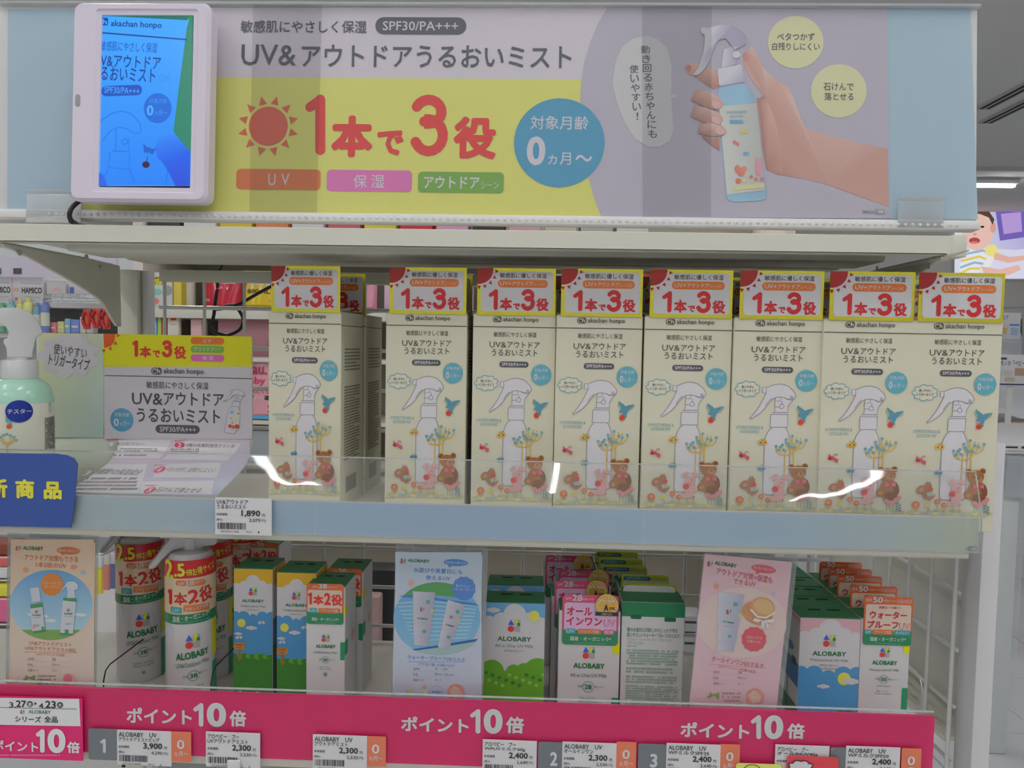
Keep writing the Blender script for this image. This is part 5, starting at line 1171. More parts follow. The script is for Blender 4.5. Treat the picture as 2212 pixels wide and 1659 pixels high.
# --- all-in-one milk cartons
t, w, h = carton('scenery_milk_carton', 'green topped blue sky picture milk carton beside the blue leaflet, front', 'blue sky picture milk cartons', 1047, 1178, 1301, .05, .034)
scenic(t, w, h, (96, 150, 192), 'All in One UV Milk', 'SPF28 PA+++', 'hills'); sm = t
index_children(); n = repeat(t, -.001, .036, .012, label='green topped blue sky picture milk carton standing behind the front one'); n.location.z = Z_LOW; n.location.y = .05 + .055
t, w, h = carton('all_in_one_milk_carton', 'white milk carton with pink card and gold seal, foremost of its row', 'white all-in-one milk cartons with pink cards', 1208, 1341, 1318, .048, .033)
P = Print(face(None, w, h)); P.clip = (.0002, w - .0002, .0002, h); plain_front(P, 'All in One UV Milk', '28', 'PA+++', '60g / 2.1oz.'); P.build('front_print', t); promo28(t, w, h)
MB().box(-.00025, -.00005, .002, .031, h * .42, h * .62).build('side_blue', mat('side_pale_blue', c(130, 165, 200, WL), .5), t)
MB().extr([(.014 + .012 * math.cos(a * math.pi / 12), .045 + .016 * math.sin(a * math.pi / 12)) for a in range(24)], -.00025, -.00005, 'x').build('side_dot', mat('side_coral', c(190, 95, 75, WL), .5), t)
index_children()
for (px, Y, lab) in ((1190, .090, 'white milk carton with pink card, second of its row behind the front one'), (1198, .128, 'white milk carton with pink card, third of its row'), (1170, .186, 'white milk carton with pink card at the back by the wire grid')):
    n = copy_tree(t); p = at(px, 1350, Y); n.matrix_world = Matrix.Translation((p.x, Y, Z_LOW + 0)); n['label'] = lab
# --- waterproof milk, turned round
t, w, h = carton('reversed_milk_carton', 'white carton turned to show its green small print back, beside the pink leaflet', None, 1344, 1480, 1300, .05, .034, lid=False)
P = Print(face(None, w, h)); tg = c(60, 115, 85, WL); tg2 = c(120, 150, 130, WL)
P.rect(0, 0, 100, 23, c(36, 110, 72, WL), 1); P.rr(14, 20, 31, 27, 2, c(28, 90, 60, WL), 2); P.rr(68, 23, 86, 30, 2, c(28, 90, 60, WL), 2)
P.text('夏の水遊びに日差しからしっかり守る', 9, 41, 89, 48, tg, 2, .01); P.text('肌にやさしいウォータープルーフUVミルク', 9, 49.5, 92, 56.5, tg, 2, .01); P.text('アロベビー ウォータープルーフUVミルク', 9, 58, 80, 63, tg2, 2); P.text('<日やけ止め>', 9, 64, 36, 69, tg2, 2)
P.scribble(9, 70, 25, 73, 1, tg2, 2); P.scribble(9, 76, 92, 102, 6, tg2, 2); P.scribble(9, 105, 84, 116, 2, tg2, 2); P.scribble(9, 119, 92, 132, 3, tg2, 2); P.scribble(9, 135, 92, 186, 13, tg2, 2)
P.ring(103, 150, 13, 13, .8, c(140, 140, 140, WL), 3, 92, 268); P.build('front_print', t)
MB().extr(rrpoly(w * .86, .012, .004, 4, w * .5, h + .001), .030, .0306, 'y').build('tuck_flap', M_WCARD, t)
MB().box(.0005, w - .0005, .001, .0335, h - .0003, h + .0008).build('lid', M_GREENC, t)
t, w, h = carton('waterproof_milk_carton', 'white waterproof milk carton with lime card, foremost behind the reversed carton', 'waterproof milk cartons with lime cards', 1350, 1466, 1291, .090, .032)
P = Print(face(None, w, h)); P.clip = (.0002, w - .0002, .0002, h); plain_front(P, 'Waterproof UV Milk', '35', 'PA+++', '60g / 2.1oz.'); P.build('front_print', t)
P, cdp, H_, pills, wt_, rd_, yb, cols, pan = promo(t, w, h, 4, 96, -27, 50, 'lime'); finish(P, cdp, pills, yb, wt_)
index_children()
for (px, Y, lab) in ((1333, .122, 'white waterproof milk carton with lime card, second of its row'), (1290, .154, 'white waterproof milk carton with lime card, third of its row'), (1284, .182, 'white waterproof milk carton with lime card, fourth of its row'), (1276, .212, 'white waterproof milk carton with lime card, last of its row at the grid')):
    n = copy_tree(t); p = at(px + 2, 1350, Y); n.matrix_world = Matrix.Translation((p.x, Y, Z_LOW)); n['label'] = lab
# --- pink-sky picture cartons
PK = mat('pink_carton_board', c(196, 150, 158, WL), .5)
t, w, h = carton('pink_scenery_carton', 'green topped pink and blue picture carton, foremost beside the pink leaflet', 'pink and blue picture cartons with green tops', 1729, 1860, 1334, .05, .030)
scenic(t, w, h, (196, 150, 158), 'Waterproof UV Milk', 'SPF35 PA+++', 'blue', extra='UV耐水性★★')
P = Print(lambda a, b: (a * .030 / 100, h - b * w / 100)); P.rect(0, 0, 100, 12, c(190, 140, 150, WL), 1); P.rect(0, 62, 100, 140, c(50, 105, 150, WL), 1); P.ell(10, 62, 40, 14, c(50, 105, 150, WL), 1.2); P.rect(0, 138, 100, 200, c(50, 90, 60, WL), 1.5); P.rr(38, 70, 78, 94, 4, c(30, 60, 70, WL), 2)
o = P.build('side_print', t); o.location = (0, .030, 0); o.rotation_euler.z = -math.pi / 2
index_children()
for i, nm in enumerate(('second', 'third', 'fourth', 'fifth', 'sixth')):
    n = repeat(t, -.0005 * i, .0325 * (i + 1), 0, label='green topped pink and blue picture carton, %s back from the pink leaflet' % nm)
# --- SPF50 cartons
t, w, h = carton('waterproof_carton', 'slim white carton with orange waterproof card, foremost at the right end', 'slim white cartons with orange waterproof cards', 1861, 1968, 1336, .05, .029)
P = Print(face(None, w, h)); P.clip = (.0002, w - .0002, .0002, h); plain_front(P, 'Waterproof UV Milk', '50', 'PA++++', '40g / 1.4oz.', extra='UV耐水性★★'); P.build('front_print', t); promo50(t, w, h)
index_children()
for i, (nm, Y) in enumerate((('second', .083), ('third', .117), ('fourth', .142), ('fifth', .168))):
    n = repeat(t, 0, Y - .05, 0, label='slim white carton with orange waterproof card, %s back in the right end row' % nm)

# ================================================================== leaflets in clear holders
def leaflet(name, label, Y, corners, s, ox, oy, colmat, rollr, draw, holder):
    """corners: TL TR BR BL of the paper in the photograph"""
    cxp = sum(p[0] for p in corners) / 4; cyp = sum(p[1] for p in corners) / 4
    fr = Frame(at(cxp, cyp, Y), ry=rollr, rx=-.02)
    t = thing(name, label, 'leaflet', 'product leaflets in clear holders on the bottom shelf', M=fr.M)
    q = [fr.uv(*p) for p in corners]
    u0 = (q[0][0] + q[3][0]) / 2; u1 = (q[1][0] + q[2][0]) / 2; v1 = (q[0][1] + q[1][1]) / 2; v0 = (q[2][1] + q[3][1]) / 2
    v0b = v0 - .020
    MB().box(u0, u1, 0, .0004, v0b, v1).build('paper', colmat, t)
    P = Print(lambda a, b: fr.uv(ox + a / s, oy + b / s)); draw(P); P.build('leaflet_print', t)
    hu0, hu1, ht = holder
    sheet(u0 - hu0, u1 + hu1, -.0022, v0b, v1 + ht).build('holder_front', M_SLEEVE, t)
    MB().box(u0 - hu0, u1 + hu1, .001, .0020, v0b, v1 + ht).build('holder_back', clear_mat('holder_milky', tint=(.9, .92, .92), veil=.25, veilcol=(.55, .57, .57), gloss=.05), t)
    MB().box((u0 + u1) / 2 - .025, (u0 + u1) / 2 + .025, .0022, .004, v1 + ht * .2, v1 + ht * .75).build('holder_tab', MATS['holder_milky'], t)
    return t
og = c(180, 100, 60, WL)
def table(P, x0, x1, y, dy, vals, col, dcol):
    for i, (a, b) in enumerate(vals):
        P.text(a, x0, y + i * dy, x0 + 12 * max(3, len(a) * 1.25), y + i * dy + 18, col, 2, .005); P.text(b, x1, y + i * dy, x1 + 11 * max(2.4, len(b)), y + i * dy + 18, col, 2, .005)
        if i < 2:
            x = x0
            while x < x1 + 160: P.rect(x, y + i * dy + 24, x + 6, y + i * dy + 26, dcol, 2); x += 10
def tube_pic(P, cx, cy, w_, h_, rot, wide_top=True):
    a = math.radians(rot); f = lambda x, y: (cx + x * math.cos(a) - y * math.sin(a), cy + x * math.sin(a) + y * math.cos(a)); tw = c(176, 176, 186, WL); sh = c(150, 150, 165, WL)
    P.poly([f(-w_ * .5, -h_ * .5), f(w_ * .5, -h_ * .5), f(w_ * .36, h_ * .34), f(-w_ * .36, h_ * .34)], [tw, sh, sh, tw], 4); P.poly([f(-w_ * .34, h_ * .34), f(w_ * .34, h_ * .34), f(w_ * .32, h_ * .5), f(-w_ * .32, h_ * .5)], [tw, sh, sh, tw], 5); P.line([f(-w_ * .36, h_ * .34), f(w_ * .36, h_ * .34)], 2, sh, 6)
    x, y = f(-w_ * .06, -h_ * .18); alo_logo(P, x - w_ * .08, y - w_ * .1, w_ * .2, 6); x, y = f(0, 0); P.text('ALOBABY', x - w_ * .24, y - 6, x + w_ * .24, y + 6, GREEN, 6, .02, -rot); x, y = f(0, h_ * .07); P.scribble(x - w_ * .2, y - 2, x + w_ * .2, y + 2, 1, tg2, 6)
    x, y = f(w_ * .2, -h_ * .32); P.rect(x - 12, y - 12, x + 12, y + 12, c(70, 150, 130, WL), 6); x, y = f(w_ * .1, h_ * .24); P.rect(x - 12, y - 10, x + 12, y + 10, c(70, 150, 130, WL), 6); x, y = f(-w_ * .36, h_ * .1); P.ell(x + 8, y, 12, 20, c(205, 165, 165, WL), 5.5); x, y = f(w_ * .4, -h_ * .15); P.ell(x, y, 6, 18, c(200, 185, 80, WL), 5.5)
def star(P, cx, cy, r, col, L, n=12):
    P.poly([(cx + r * (1 if i % 2 else .93) * math.cos(math.pi * i / n), cy + r * (1 if i % 2 else .93) * math.sin(math.pi * i / n)) for i in range(2 * n)], col, L)
def lemongrass(P, x, y, k=1.0):
    for i in range(6): P.line([(x - 40 * k + i * 3, y + 14 * k - i * 8 * k), (x + 40 * k, y - 22 * k + i * 9 * k)], 6 * k, [c(95, 125, 75, WL), c(130, 150, 90, WL)][i % 2], 3 + i * .1)
    P.ell(x - 36 * k, y + 8 * k, 8 * k, 8 * k, c(150, 120, 100, WL), 4)
def handpic(P, x, y, r):
    P.ell(x, y, r, r, c(190, 130, 115, WL), 3); P.poly([(x - r * .8, y - r * .2), (x - r * .2, y - r * .8), (x + r * .3, y - r * .5), (x + r * .8, y + r * .2), (x + r * .2, y + r * .5), (x - r * .3, y + r * .8)], c(205, 158, 145, WL), 4)
    for i in range(3): P.line([(x - r * .4 + i * r * .3, y - r * .1), (x + r * .0 + i * r * .28, y + r * .6)], r * .18, c(214, 172, 160, WL), 5)
def draw_orange(P):
    wt_ = c(205, 172, 150, WL)
    P.grid(78, 80, 650, 1125, 4, 8, lambda a, b: lerp(c(205, 165, 138, WL), c(205, 176, 165, WL), b), 0)
    alo_logo(P, 110, 122, 34, 2); P.text('ALOBABY', 160, 128, 300, 154, GREEN, 2, .03)
    P.ell(474, 158, 80, 26, og, 2); P.poly([(420, 170), (450, 178), (432, 190)], og, 2); P.text('新生児から使えます！', 405, 148, 545, 168, wt_, 3, .01)
    P.text('アウトドア対策もできる', 172, 190, 540, 230, og, 2, .012); P.text('1本2役のUV', 250, 240, 460, 276, og, 2, .012)
    sun(P, 180, 290, 17, 24, 34, 8, c(205, 130, 95, WL), 2, half=4); P.ell(510, 270, 22, 14, c(205, 120, 110, WL), 2, rot=20); P.ell(575, 310, 20, 12, c(130, 160, 180, WL), 2)
    ov = lambda r: [(355 + 287 * r * math.cos(2 * math.pi * i / 48), 532 + 242 * r * math.sin(2 * math.pi * i / 48)) for i in range(48)]
    sk = lambda y: lerp(c(90, 140, 180, WL), c(150, 180, 195, WL), max(0, min(1, (y - 300) / 350)))
    pts = ov(1); P.poly(pts, [sk(y) for x, y in pts], 1)
    P.poly([p for p in pts if p[1] > 690] + [(150, 686), (355, 672), (560, 680)][::-1][:0], c(110, 145, 75, WL), 2)
    for (x, y) in ((350, 640), (300, 610), (480, 640), (560, 600), (230, 600)): P.ell(x, y, 40, 12, c(185, 192, 200, WL), 1.8)
    star(P, 360, 390, 80, c(205, 115, 50, WL), 3); P.text('スプレータイプで', 295, 370, 425, 392, wt_, 4, .01); P.text('使いやすい！', 310, 396, 412, 416, wt_, 4, .01)
    gl = c(70, 130, 85, WL); bw_ = c(178, 180, 186, WL)
    P.poly([(210, 416), (272, 410), (285, 505), (225, 512)], bw_, 4); P.poly([(212, 530), (296, 515), (318, 715), (235, 730)], gl, 4); P.poly([(212, 556), (298, 545), (314, 700), (228, 712)], bw_, 5)
    P.poly([(470, 430), (515, 425), (522, 480), (468, 486)], bw_, 4); P.poly([(440, 480), (533, 490), (506, 742), (415, 738)], gl, 4); P.poly([(438, 500), (530, 510), (508, 730), (418, 722)], bw_, 5); P.poly([(415, 440), (455, 395), (470, 370), (520, 368), (545, 395), (540, 420), (515, 430), (470, 430), (462, 400), (430, 432)], bw_, 6)
    for (x, y) in ((258, 575), (478, 565)): alo_logo(P, x - 11, y - 11, 22, 6); P.text('ALOBABY', x - 34, y + 20, x + 30, y + 32, GREEN, 6, .02); P.scribble(x - 28, y + 40, x + 28, y + 46, 1, tg2, 6); P.scribble(x - 20, y + 90, x + 20, y + 104, 2, tg2, 6)
    P.ell(238, 680, 10, 16, c(200, 140, 130, WL), 6); P.rect(452, 700, 478, 726, gl, 6); P.rect(292, 680, 310, 700, gl, 6)
    P.text('UV&アウトドアミスト', 205, 788, 496, 814, og, 2, .01); P.text('UV&アウトドアミストBIG', 176, 824, 524, 850, og, 2, .01); P.line([(165, 856), (536, 862)], 2, og, 2); P.text('（UV+アウトドア対策）', 250, 866, 452, 886, og, 2)
    table(P, 195, 360, 898, 38, (('SPF', '38'), ('PA', 'PA+++'), ('容器タイプ', 'ミスト')), c(120, 108, 100, WL), c(190, 140, 110, WL))
    lemongrass(P, 205, 1040); P.scribble(262, 1010, 392, 1084, 3, c(130, 120, 110, WL), 2, .5); P.ell(480, 1055, 50, 50, c(200, 150, 145, WL), 3); P.ell(472, 1040, 30, 32, c(190, 105, 115, WL), 4); P.ell(500, 1075, 16, 14, c(214, 205, 200, WL), 5)
leaflet('mist_leaflet', 'orange product leaflet with two spray bottles in a clear holder', .012, [(23, 1165), (205, 1172), (202, 1497), (20, 1490)], 3.196, 0, 1140, mat('leaflet_orange', c(205, 170, 148, WL), .45), math.radians(.9), draw_orange, (.004, .002, .010))
def draw_blue(P):
    bl = c(70, 120, 180, WL); wt_ = c(175, 180, 192, WL)
    P.grid(172, 168, 768, 1190, 4, 8, lambda a, b: lerp(c(165, 178, 205, WL), c(172, 176, 196, WL), b), 0)
    alo_logo(P, 208, 208, 38, 2); P.text('ALOBABY', 260, 216, 410, 238, GREEN, 2, .03)
    P.ell(590, 240, 84, 24, bl, 2); P.poly([(535, 255), (565, 262), (545, 274)], bl, 2); P.text('新生児から使えます！', 520, 230, 662, 250, wt_, 3, .01)
    P.text('水遊びや真夏日にも', 296, 280, 636, 314, bl, 2, .012); P.text('使えるUV', 382, 330, 552, 362, bl, 2, .012)
    sun(P, 282, 382, 18, 26, 36, 8, c(205, 150, 120, WL), 2, half=4)
    ov = [(460 + 300 * math.cos(2 * math.pi * i / 56), 625 + 250 * math.sin(2 * math.pi * i / 56)) for i in range(56)]
    P.poly(ov, [lerp(c(95, 145, 190, WL), c(120, 165, 195, WL), (y - 375) / 500) for x, y in ov], 1)
    top = [p for p in ov if p[1] < 470]; top = sorted(top); P.poly(top + [(600, 480), (460, 465), (320, 470)], c(80, 140, 80, WL), 2)
    P.poly([(198, 470), (330, 455), (480, 490), (720, 520), (755, 540), (600, 520), (430, 495), (230, 478)], c(60, 110, 165, WL), 2.4)
    for i in range(10): P.line([(180 + i * 12, 520 + i * 26), (400, 505 + i * 30), (740 - i * 8, 540 + i * 24)], 7, c(150, 185, 205, WL), 1.5)
    P.poly([(290, 838), (500, 805), (742, 764), (730, 782), (500, 820), (310, 845)], c(45, 85, 150, WL), 3); P.poly([(310, 846), (500, 822), (728, 784), (690, 815), (600, 858), (470, 874), (380, 864)], c(140, 170, 165, WL), 2.8)
    star(P, 645, 418, 84, c(75, 120, 180, WL), 3); P.text('肌にやさしい', 592, 392, 690, 410, wt_, 4, .01); P.text('ウォータープルーフ', 572, 416, 718, 434, wt_, 4, .01)
    tube_pic(P, 362, 625, 155, 370, 3); tube_pic(P, 550, 672, 125, 330, 16)
    P.text('ウォータープルーフUVミルク', 258, 886, 652, 914, bl, 2, .012); P.line([(258, 922), (648, 926)], 2, bl, 2); P.text('（汗や水に強い日焼け止め）', 328, 934, 582, 956, bl, 2)
    table(P, 296, 446, 965, 38, (('SPF', '35 ・ 50+'), ('PA', 'PA+++・PA++++'), ('容器タイプ', 'チューブ')), c(105, 108, 125, WL), c(150, 160, 190, WL))
    P.rect(255, 1105, 290, 1172, c(200, 185, 90, WL), 3); P.ell(268, 1130, 14, 18, c(150, 165, 180, WL), 4); P.rr(300, 1136, 330, 1150, 4, c(200, 150, 150, WL), 3, rot=-30); P.rect(360, 1105, 395, 1172, c(170, 178, 190, WL), 3); P.ell(375, 1098, 14, None, c(205, 140, 130, WL), 4); P.ell(384, 1145, 10, 18, c(205, 190, 80, WL), 4)
    P.ring(457, 1133, 44, 44, 2.5, c(130, 145, 180, WL), 2); P.text('無香料', 424, 1122, 492, 1142, bl, 3, .01); handpic(P, 592, 1135, 60)
leaflet('waterproof_leaflet', 'pale blue product leaflet with two tubes over water in a clear holder', .020, [(854, 1193), (1040, 1197), (1035, 1514), (849, 1509)], 3.195, 800, 1140, mat('leaflet_blue', c(168, 177, 200, WL), .45), math.radians(.9), draw_blue, (.001, .005, .012))
def draw_pink(P):
    rd_ = c(176, 85, 92, WL); wt_ = c(200, 165, 168, WL)
    alo_logo(P, 216, 228, 38, 2); P.text('ALOBABY', 268, 238, 420, 266, GREEN, 2, .03, -3)
    P.ell(605, 284, 86, 28, c(186, 85, 92, WL), 2, rot=-3); P.poly([(548, 300), (580, 308), (556, 322)], c(186, 85, 92, WL), 2); P.text('新生児から使えます！', 532, 272, 680, 294, wt_, 3, .01, -3)
    P.text('アウトドア対策+保湿も', 276, 306, 670, 354, rd_, 2, .012, -4); P.text('できるUV', 396, 360, 552, 396, rd_, 2, .012, -3)
    ov = [(455 + 310 * math.cos(2 * math.pi * i / 56), 655 + 245 * math.sin(2 * math.pi * i / 56)) for i in range(56)]
    P.poly([(max(148, min(762, x)), y) for x, y in ov], c(194, 170, 164, WL), 1)
    sun(P, 280, 402, 18, 26, 36, 8, c(205, 130, 110, WL), 2, half=4); P.ell(620, 412, 12, 6, c(200, 180, 80, WL), 2, rot=-40); P.ell(672, 456, 14, 10, c(140, 165, 185, WL), 2)
    tube_pic(P, 362, 650, 180, 400, 6)
    hb = c(186, 140, 95, WL); hl = c(200, 160, 115, WL)
    P.ell(560, 590, 110, 78, c(180, 128, 90, WL), 4, rot=-15); P.ell(600, 548, 84, 68, hb, 5, rot=-20); P.ell(604, 540, 70, 52, hl, 6, rot=-20)
    for i in range(5): P.ring(606, 532, 14 + i * 13, 10 + i * 10, 2, hb, 7)
    P.line([(512, 560), (560, 612), (620, 618), (684, 580)], 14, c(205, 192, 180, WL), 8); P.poly([(540, 620), (600, 636), (560, 650), (528, 640)], c(210, 198, 188, WL), 8); P.poly([(600, 636), (670, 626), (680, 645), (640, 655)], c(210, 198, 188, WL), 8); P.poly([(590, 640), (608, 640), (612, 690), (585, 684)], c(210, 198, 188, WL), 8); P.poly([(605, 640), (622, 640), (645, 680), (625, 686)], c(205, 192, 182, WL), 8)
    star(P, 538, 768, 88, c(186, 80, 88, WL), 3); P.text('保湿もできる', 486, 746, 594, 766, wt_, 4, .01); P.text('日焼け止め', 492, 774, 584, 794, wt_, 4, .01)
    P.text('オールインワンUVミルク', 246, 910, 606, 946, rd_, 2, .012, -3); P.line([(228, 940), (622, 968)], 2, rd_, 2); P.text('（UV+アウトドア対策+保湿）', 288, 964, 556, 986, rd_, 2, 0, -3)
    table(P, 258, 428, 988, 40, (('SPF', '28'), ('PA', 'PA+++'), ('容器タイプ', 'チューブ')), c(130, 105, 108, WL), c(190, 140, 145, WL))
    lemongrass(P, 258, 1160); P.scribble(318, 1130, 452, 1206, 3, c(150, 120, 122, WL), 2, .5); handpic(P, 546, 1168, 62)
leaflet('all_in_one_leaflet', 'pink product leaflet with tube and straw hat, leaning in a clear holder', .014, [(1518, 1198), (1707, 1211), (1682, 1531), (1493, 1524)], 3.197, 1460, 1140, mat('leaflet_pink', c(194, 160, 166, WL), .45), math.radians(4.2), draw_pink, (.001, .005, .010))

# ================================================================== tickets on the pink strip
tfr = Frame((0, -.0048, zp0))
for (x, y, a, b, pr, tx, cd_, lab) in (
    (253, 1576, 'ALOBABY　UV', 'アウトドアミストビッグ', '3,900', '4,290', '4571461549606', 'white price ticket reading 3,900 on the pink strip'),
    (445, 1580, 'アロベビー　プー', 'UVアウトドアミスト', '2,300', '2,530', '4571461543505', 'white price ticket reading 2,300 below the first large point lettering'),
    (676, 1586, 'ALOBABY　UV', 'アウトドアミスト', '2,300', '2,530', '4571461543659', 'white price ticket reading 2,300 left of the second point lettering'),
    (1043, 1597, 'アロベビー　プー', 'WPUVミルク60g', '2,400', '2,640', '4571461543741', 'white price ticket reading 2,400 left of the grey number two tab'),
    (1215, 1602, 'ALOBABY　UV', 'オールインワン', '2,300', '2,530', '4571461543888', 'white price ticket reading 2,300 between number two tab and orange age tab'),
    (1440, 1605, 'ALOBABY　UV', 'WPミルクSPF35', '2,400', '2,640', '4571461543925', 'white price ticket reading 2,400 beside the grey number three tab'),
    (1675, 1608, 'アロベビー　プー', 'オールINUV40g', '2,300', '2,530', '4571461544012', 'white price ticket reading 2,300 partly covered by the red cloud tag'),
    (1828, 1611, 'ALOBABY　UV', 'WPミルクSPF50', '2,400', '2,640', '4571461544106', 'white price ticket reading 2,400 at the right end of the pink strip')):
    price_ticket(tfr, x, y, 117, 76, a, b, pr, tx, cd_, lab, '6')
def tab(name, label, group, x0, y0, x1, y1, colr, draw, r=.002, Y=-.0044):
    fr = Frame((0, Y, zp0)); a, b = fr.uv(x0, y0); a2, _ = fr.uv(x1, y0); k = (a2 - a) / (x1 - x0)
    t = thing(name, label, 'tab', group, M=fr.M); w_, h_ = (x1 - x0) * k, (y1 - y0) * k
    MB().extr(rrpoly(w_, h_, r, 4, a + w_ / 2, b - h_ / 2), -.0003, .0003, 'y').build('tab_card', mat(name + '_%d%d%d' % colr, c(*colr, 172), .4), t)
    P = Print(lambda x, y: (a + x * k, b - y * k), -.0003); draw(P); P.build('tab_print', t)
gt = c(165, 165, 168, 172)
for (n_, x0, y0, x1, lab) in (('1', 191, 1573, 254, 'grey number one tab beside the 3,900 ticket'), ('2', 1163, 1602, 1217, 'grey number two tab on the pink strip'), ('3', 1379, 1606, 1440, 'grey number three tab on the pink strip'), ('4', 1794, 1614, 1830, 'grey tab mostly hidden by the last price ticket')):
    tab('number_tab', lab, 'grey number tabs', x0, y0, x1 + (16 if n_ == '4' else 0), y0 + 68, (92, 96, 100), (lambda n_: lambda P: (one(P, 26, 21, 38, 52, gt, 1) if n_ == '1' else P.text(n_, 26, 21, 42, 52, gt, 1, .035)))(n_) if n_ != '4' else (lambda P: P.rect(2, 3, 4, 5, gt, 1)))
for (x0, y0, lab) in ((370, 1580, 'orange age tab right of the 3,900 ticket'), (791, 1590, 'orange age tab right of the third price ticket from the left'), (1332, 1602, 'orange age tab between number two ticket and number three tab'), (1556, 1607, 'orange age tab right of the number three ticket'), (1948, 1616, 'orange age tab at the right end of the pink strip')):
    tab('age_tab', lab, 'orange age tabs', x0, y0, x0 + 43, y0 + 66, (196, 98, 72), lambda P: (P.text('0', 13, 17, 29, 37, CW, 1, .02), P.text('ヵ月～', 7, 42, 37, 53, CW, 1, .015)), .001)
# two tags hanging forward at the bottom
tab('cloud_tag', 'red tag with a white cloud drawing hanging over a price ticket', None, 1700, 1632, 1812, 1700, (190, 55, 62), lambda P: (P.poly(cloud_pts(30, 24, 27, 15, 8), WHITE, 1), P.line(cloud_pts(30, 24, 27, 15, 8), 2.5, INK, 2, True)), .003, -.0075)
tab('lime_tag', 'lime green tag at the bottom edge beside the red cloud tag', None, 1590, 1648, 1690, 1710, (196, 200, 90), lambda P: (P.ring(35, 14, 18, 12, 2, c(90, 90, 40), 1, 0, 180)), .003, -.0066)
fr = Frame((0, -.006, zp0)); u, v = fr.uv(506, 1641)
t = thing('ticket_clip', 'small white plastic clip at the lower edge of a price ticket', 'clip', M=fr.M)
MB().box(u - .006, u + .006, -.002, .0004, v - .016, v).build('clip_plate', M_WHITEP, t, bevel=.0008); MB().box(u - .004, u + .004, -.006, -.002, v - .016, v - .012).build('clip_hook', M_WHITEP, t, bevel=.0006)
# ================================================================== end panel and the store around
# --- wire end panel at the right
XP = .472
a = at(2131, 1000, .13); b = at(2172, 1000, .13); zt = at(2150, 957, .13).z
t = thing('end_panel', 'grey end panel with white wires and post right of the shelves', 'end panel', loc=(XP, 0, 0))
MB().box(a.x - XP, b.x - XP, .13, .165, 0.02, zt).build('post', M_WHITEP, t, bevel=.002)
MB().box(.036, .042, .165, .62, .864, zt - .01).build('panel', mat('grey_panel', c(178, 177, 168, 190), .6), t)
MB().box(-.002, .036, .60, .62, .02, zt - .01).build('back_post', M_WHITEP, t)
MB().box(-.004, .036, .165, .60, .858, .864).build('bottom_rail', M_METAL, t)
for i in range(9): MB().tube([(0, .156 + .052 * i + .006, .70), (0, .156 + .052 * i + .006, zt - .01)], .0024, 8).build('wire', M_WIRE, t)
for z in (1.155, 1.09, 1.03, .965, .90, .835, .77, .705): MB().tube([(.004, .16, z), (.004, .60, z)], .0024, 8).build('wire', M_WIRE, t)
# wire dividers on the bottom shelf
for (pts, lab) in (([(224, 1505), (224, 1458), (232, 1440), (272, 1408)], 'thin black wire divider left of the spray bottles'), ([(456, 1500), (457, 1460), (466, 1444), (505, 1412)], 'thin black wire divider right of the spray bottles'), ([(1990, 1530), (1988, 1475), (1980, 1458), (1966, 1448)], 'thin black wire divider at the right end of the bottom shelf')):
    q = [at(pts[0][0], pts[0][1], .03), at(pts[1][0], pts[1][1], .03), at(pts[2][0], pts[2][1], .036)]; X = q[0].x
    z = q[2].z; tag(MB().tube([(X, .03, Z_LOW + .001), (X, .03, z - .012), (X, .034, z - .003), (X, .042, z), (X, .20, z), (X, .20, Z_LOW + .001)], .0007, 6).build('wire_divider', M_BLACKC if pts[0][0] < 1900 else MATS['zinc_rivet'], smooth=True), lab, 'wire divider', 'wire dividers on the bottom shelf')

def bbox(name, label, cat, x0, y0, x1, y1, Y, depth, col, draw=None, group=None, rough=.45, ground=None, wl=190, bev=.004):
    p = at(x0, y1, Y); q = at(x1, y0, Y); z0 = p.z if ground is None else ground
    t = thing(name, label, cat, group, loc=(p.x, Y, z0)); w = q.x - p.x; h = q.z - z0
    MB().box(0, w, 0, depth, 0, h).build('pack', mat('pack_%02x%02x%02x' % col, c(*col, wl), rough), t, bevel=min(bev, w * .2, h * .2))
    if draw:
        P = Print(lambda a, b_: (w * a / 100, h * (1 - b_ / 100)), 0); P.k = lambda x, y: 1; 
        P.clip = (0, w, 0, h); H2(P, w, h); draw(P); P.build('pack_print', t)
    return t
def H2(P, w, h):
    """on far packs shapes are given in percent of width and height"""
    def rr(x0, y0, x1, y1, r, col, L=1, n=5, rot=0): P.poly([(x0, y0), (x1, y0), (x1, y1), (x0, y1)], col, L)
    def ell(cx, cy, rx, ry=None, col=INK, L=1, rot=0, n=20): P.poly([(cx + rx * math.cos(2 * math.pi * i / n), cy + (ry or rx) * math.sin(2 * math.pi * i / n)) for i in range(n)], col, L)
    def text(body, x0, y0, x1, y1, col=INK, L=3, bold=0.0, rot=0):
        vs, nb, fs = glyphs(body, bold); P.raw([(w * ((x0 + x1) / 2 + x * (x1 - x0)) / 100, h * (1 - ((y0 + y1) / 2 - y * (y1 - y0)) / 100)) for x, y in vs], fs, col, L, nb)
    P.rr, P.ell, P.text = rr, ell, text
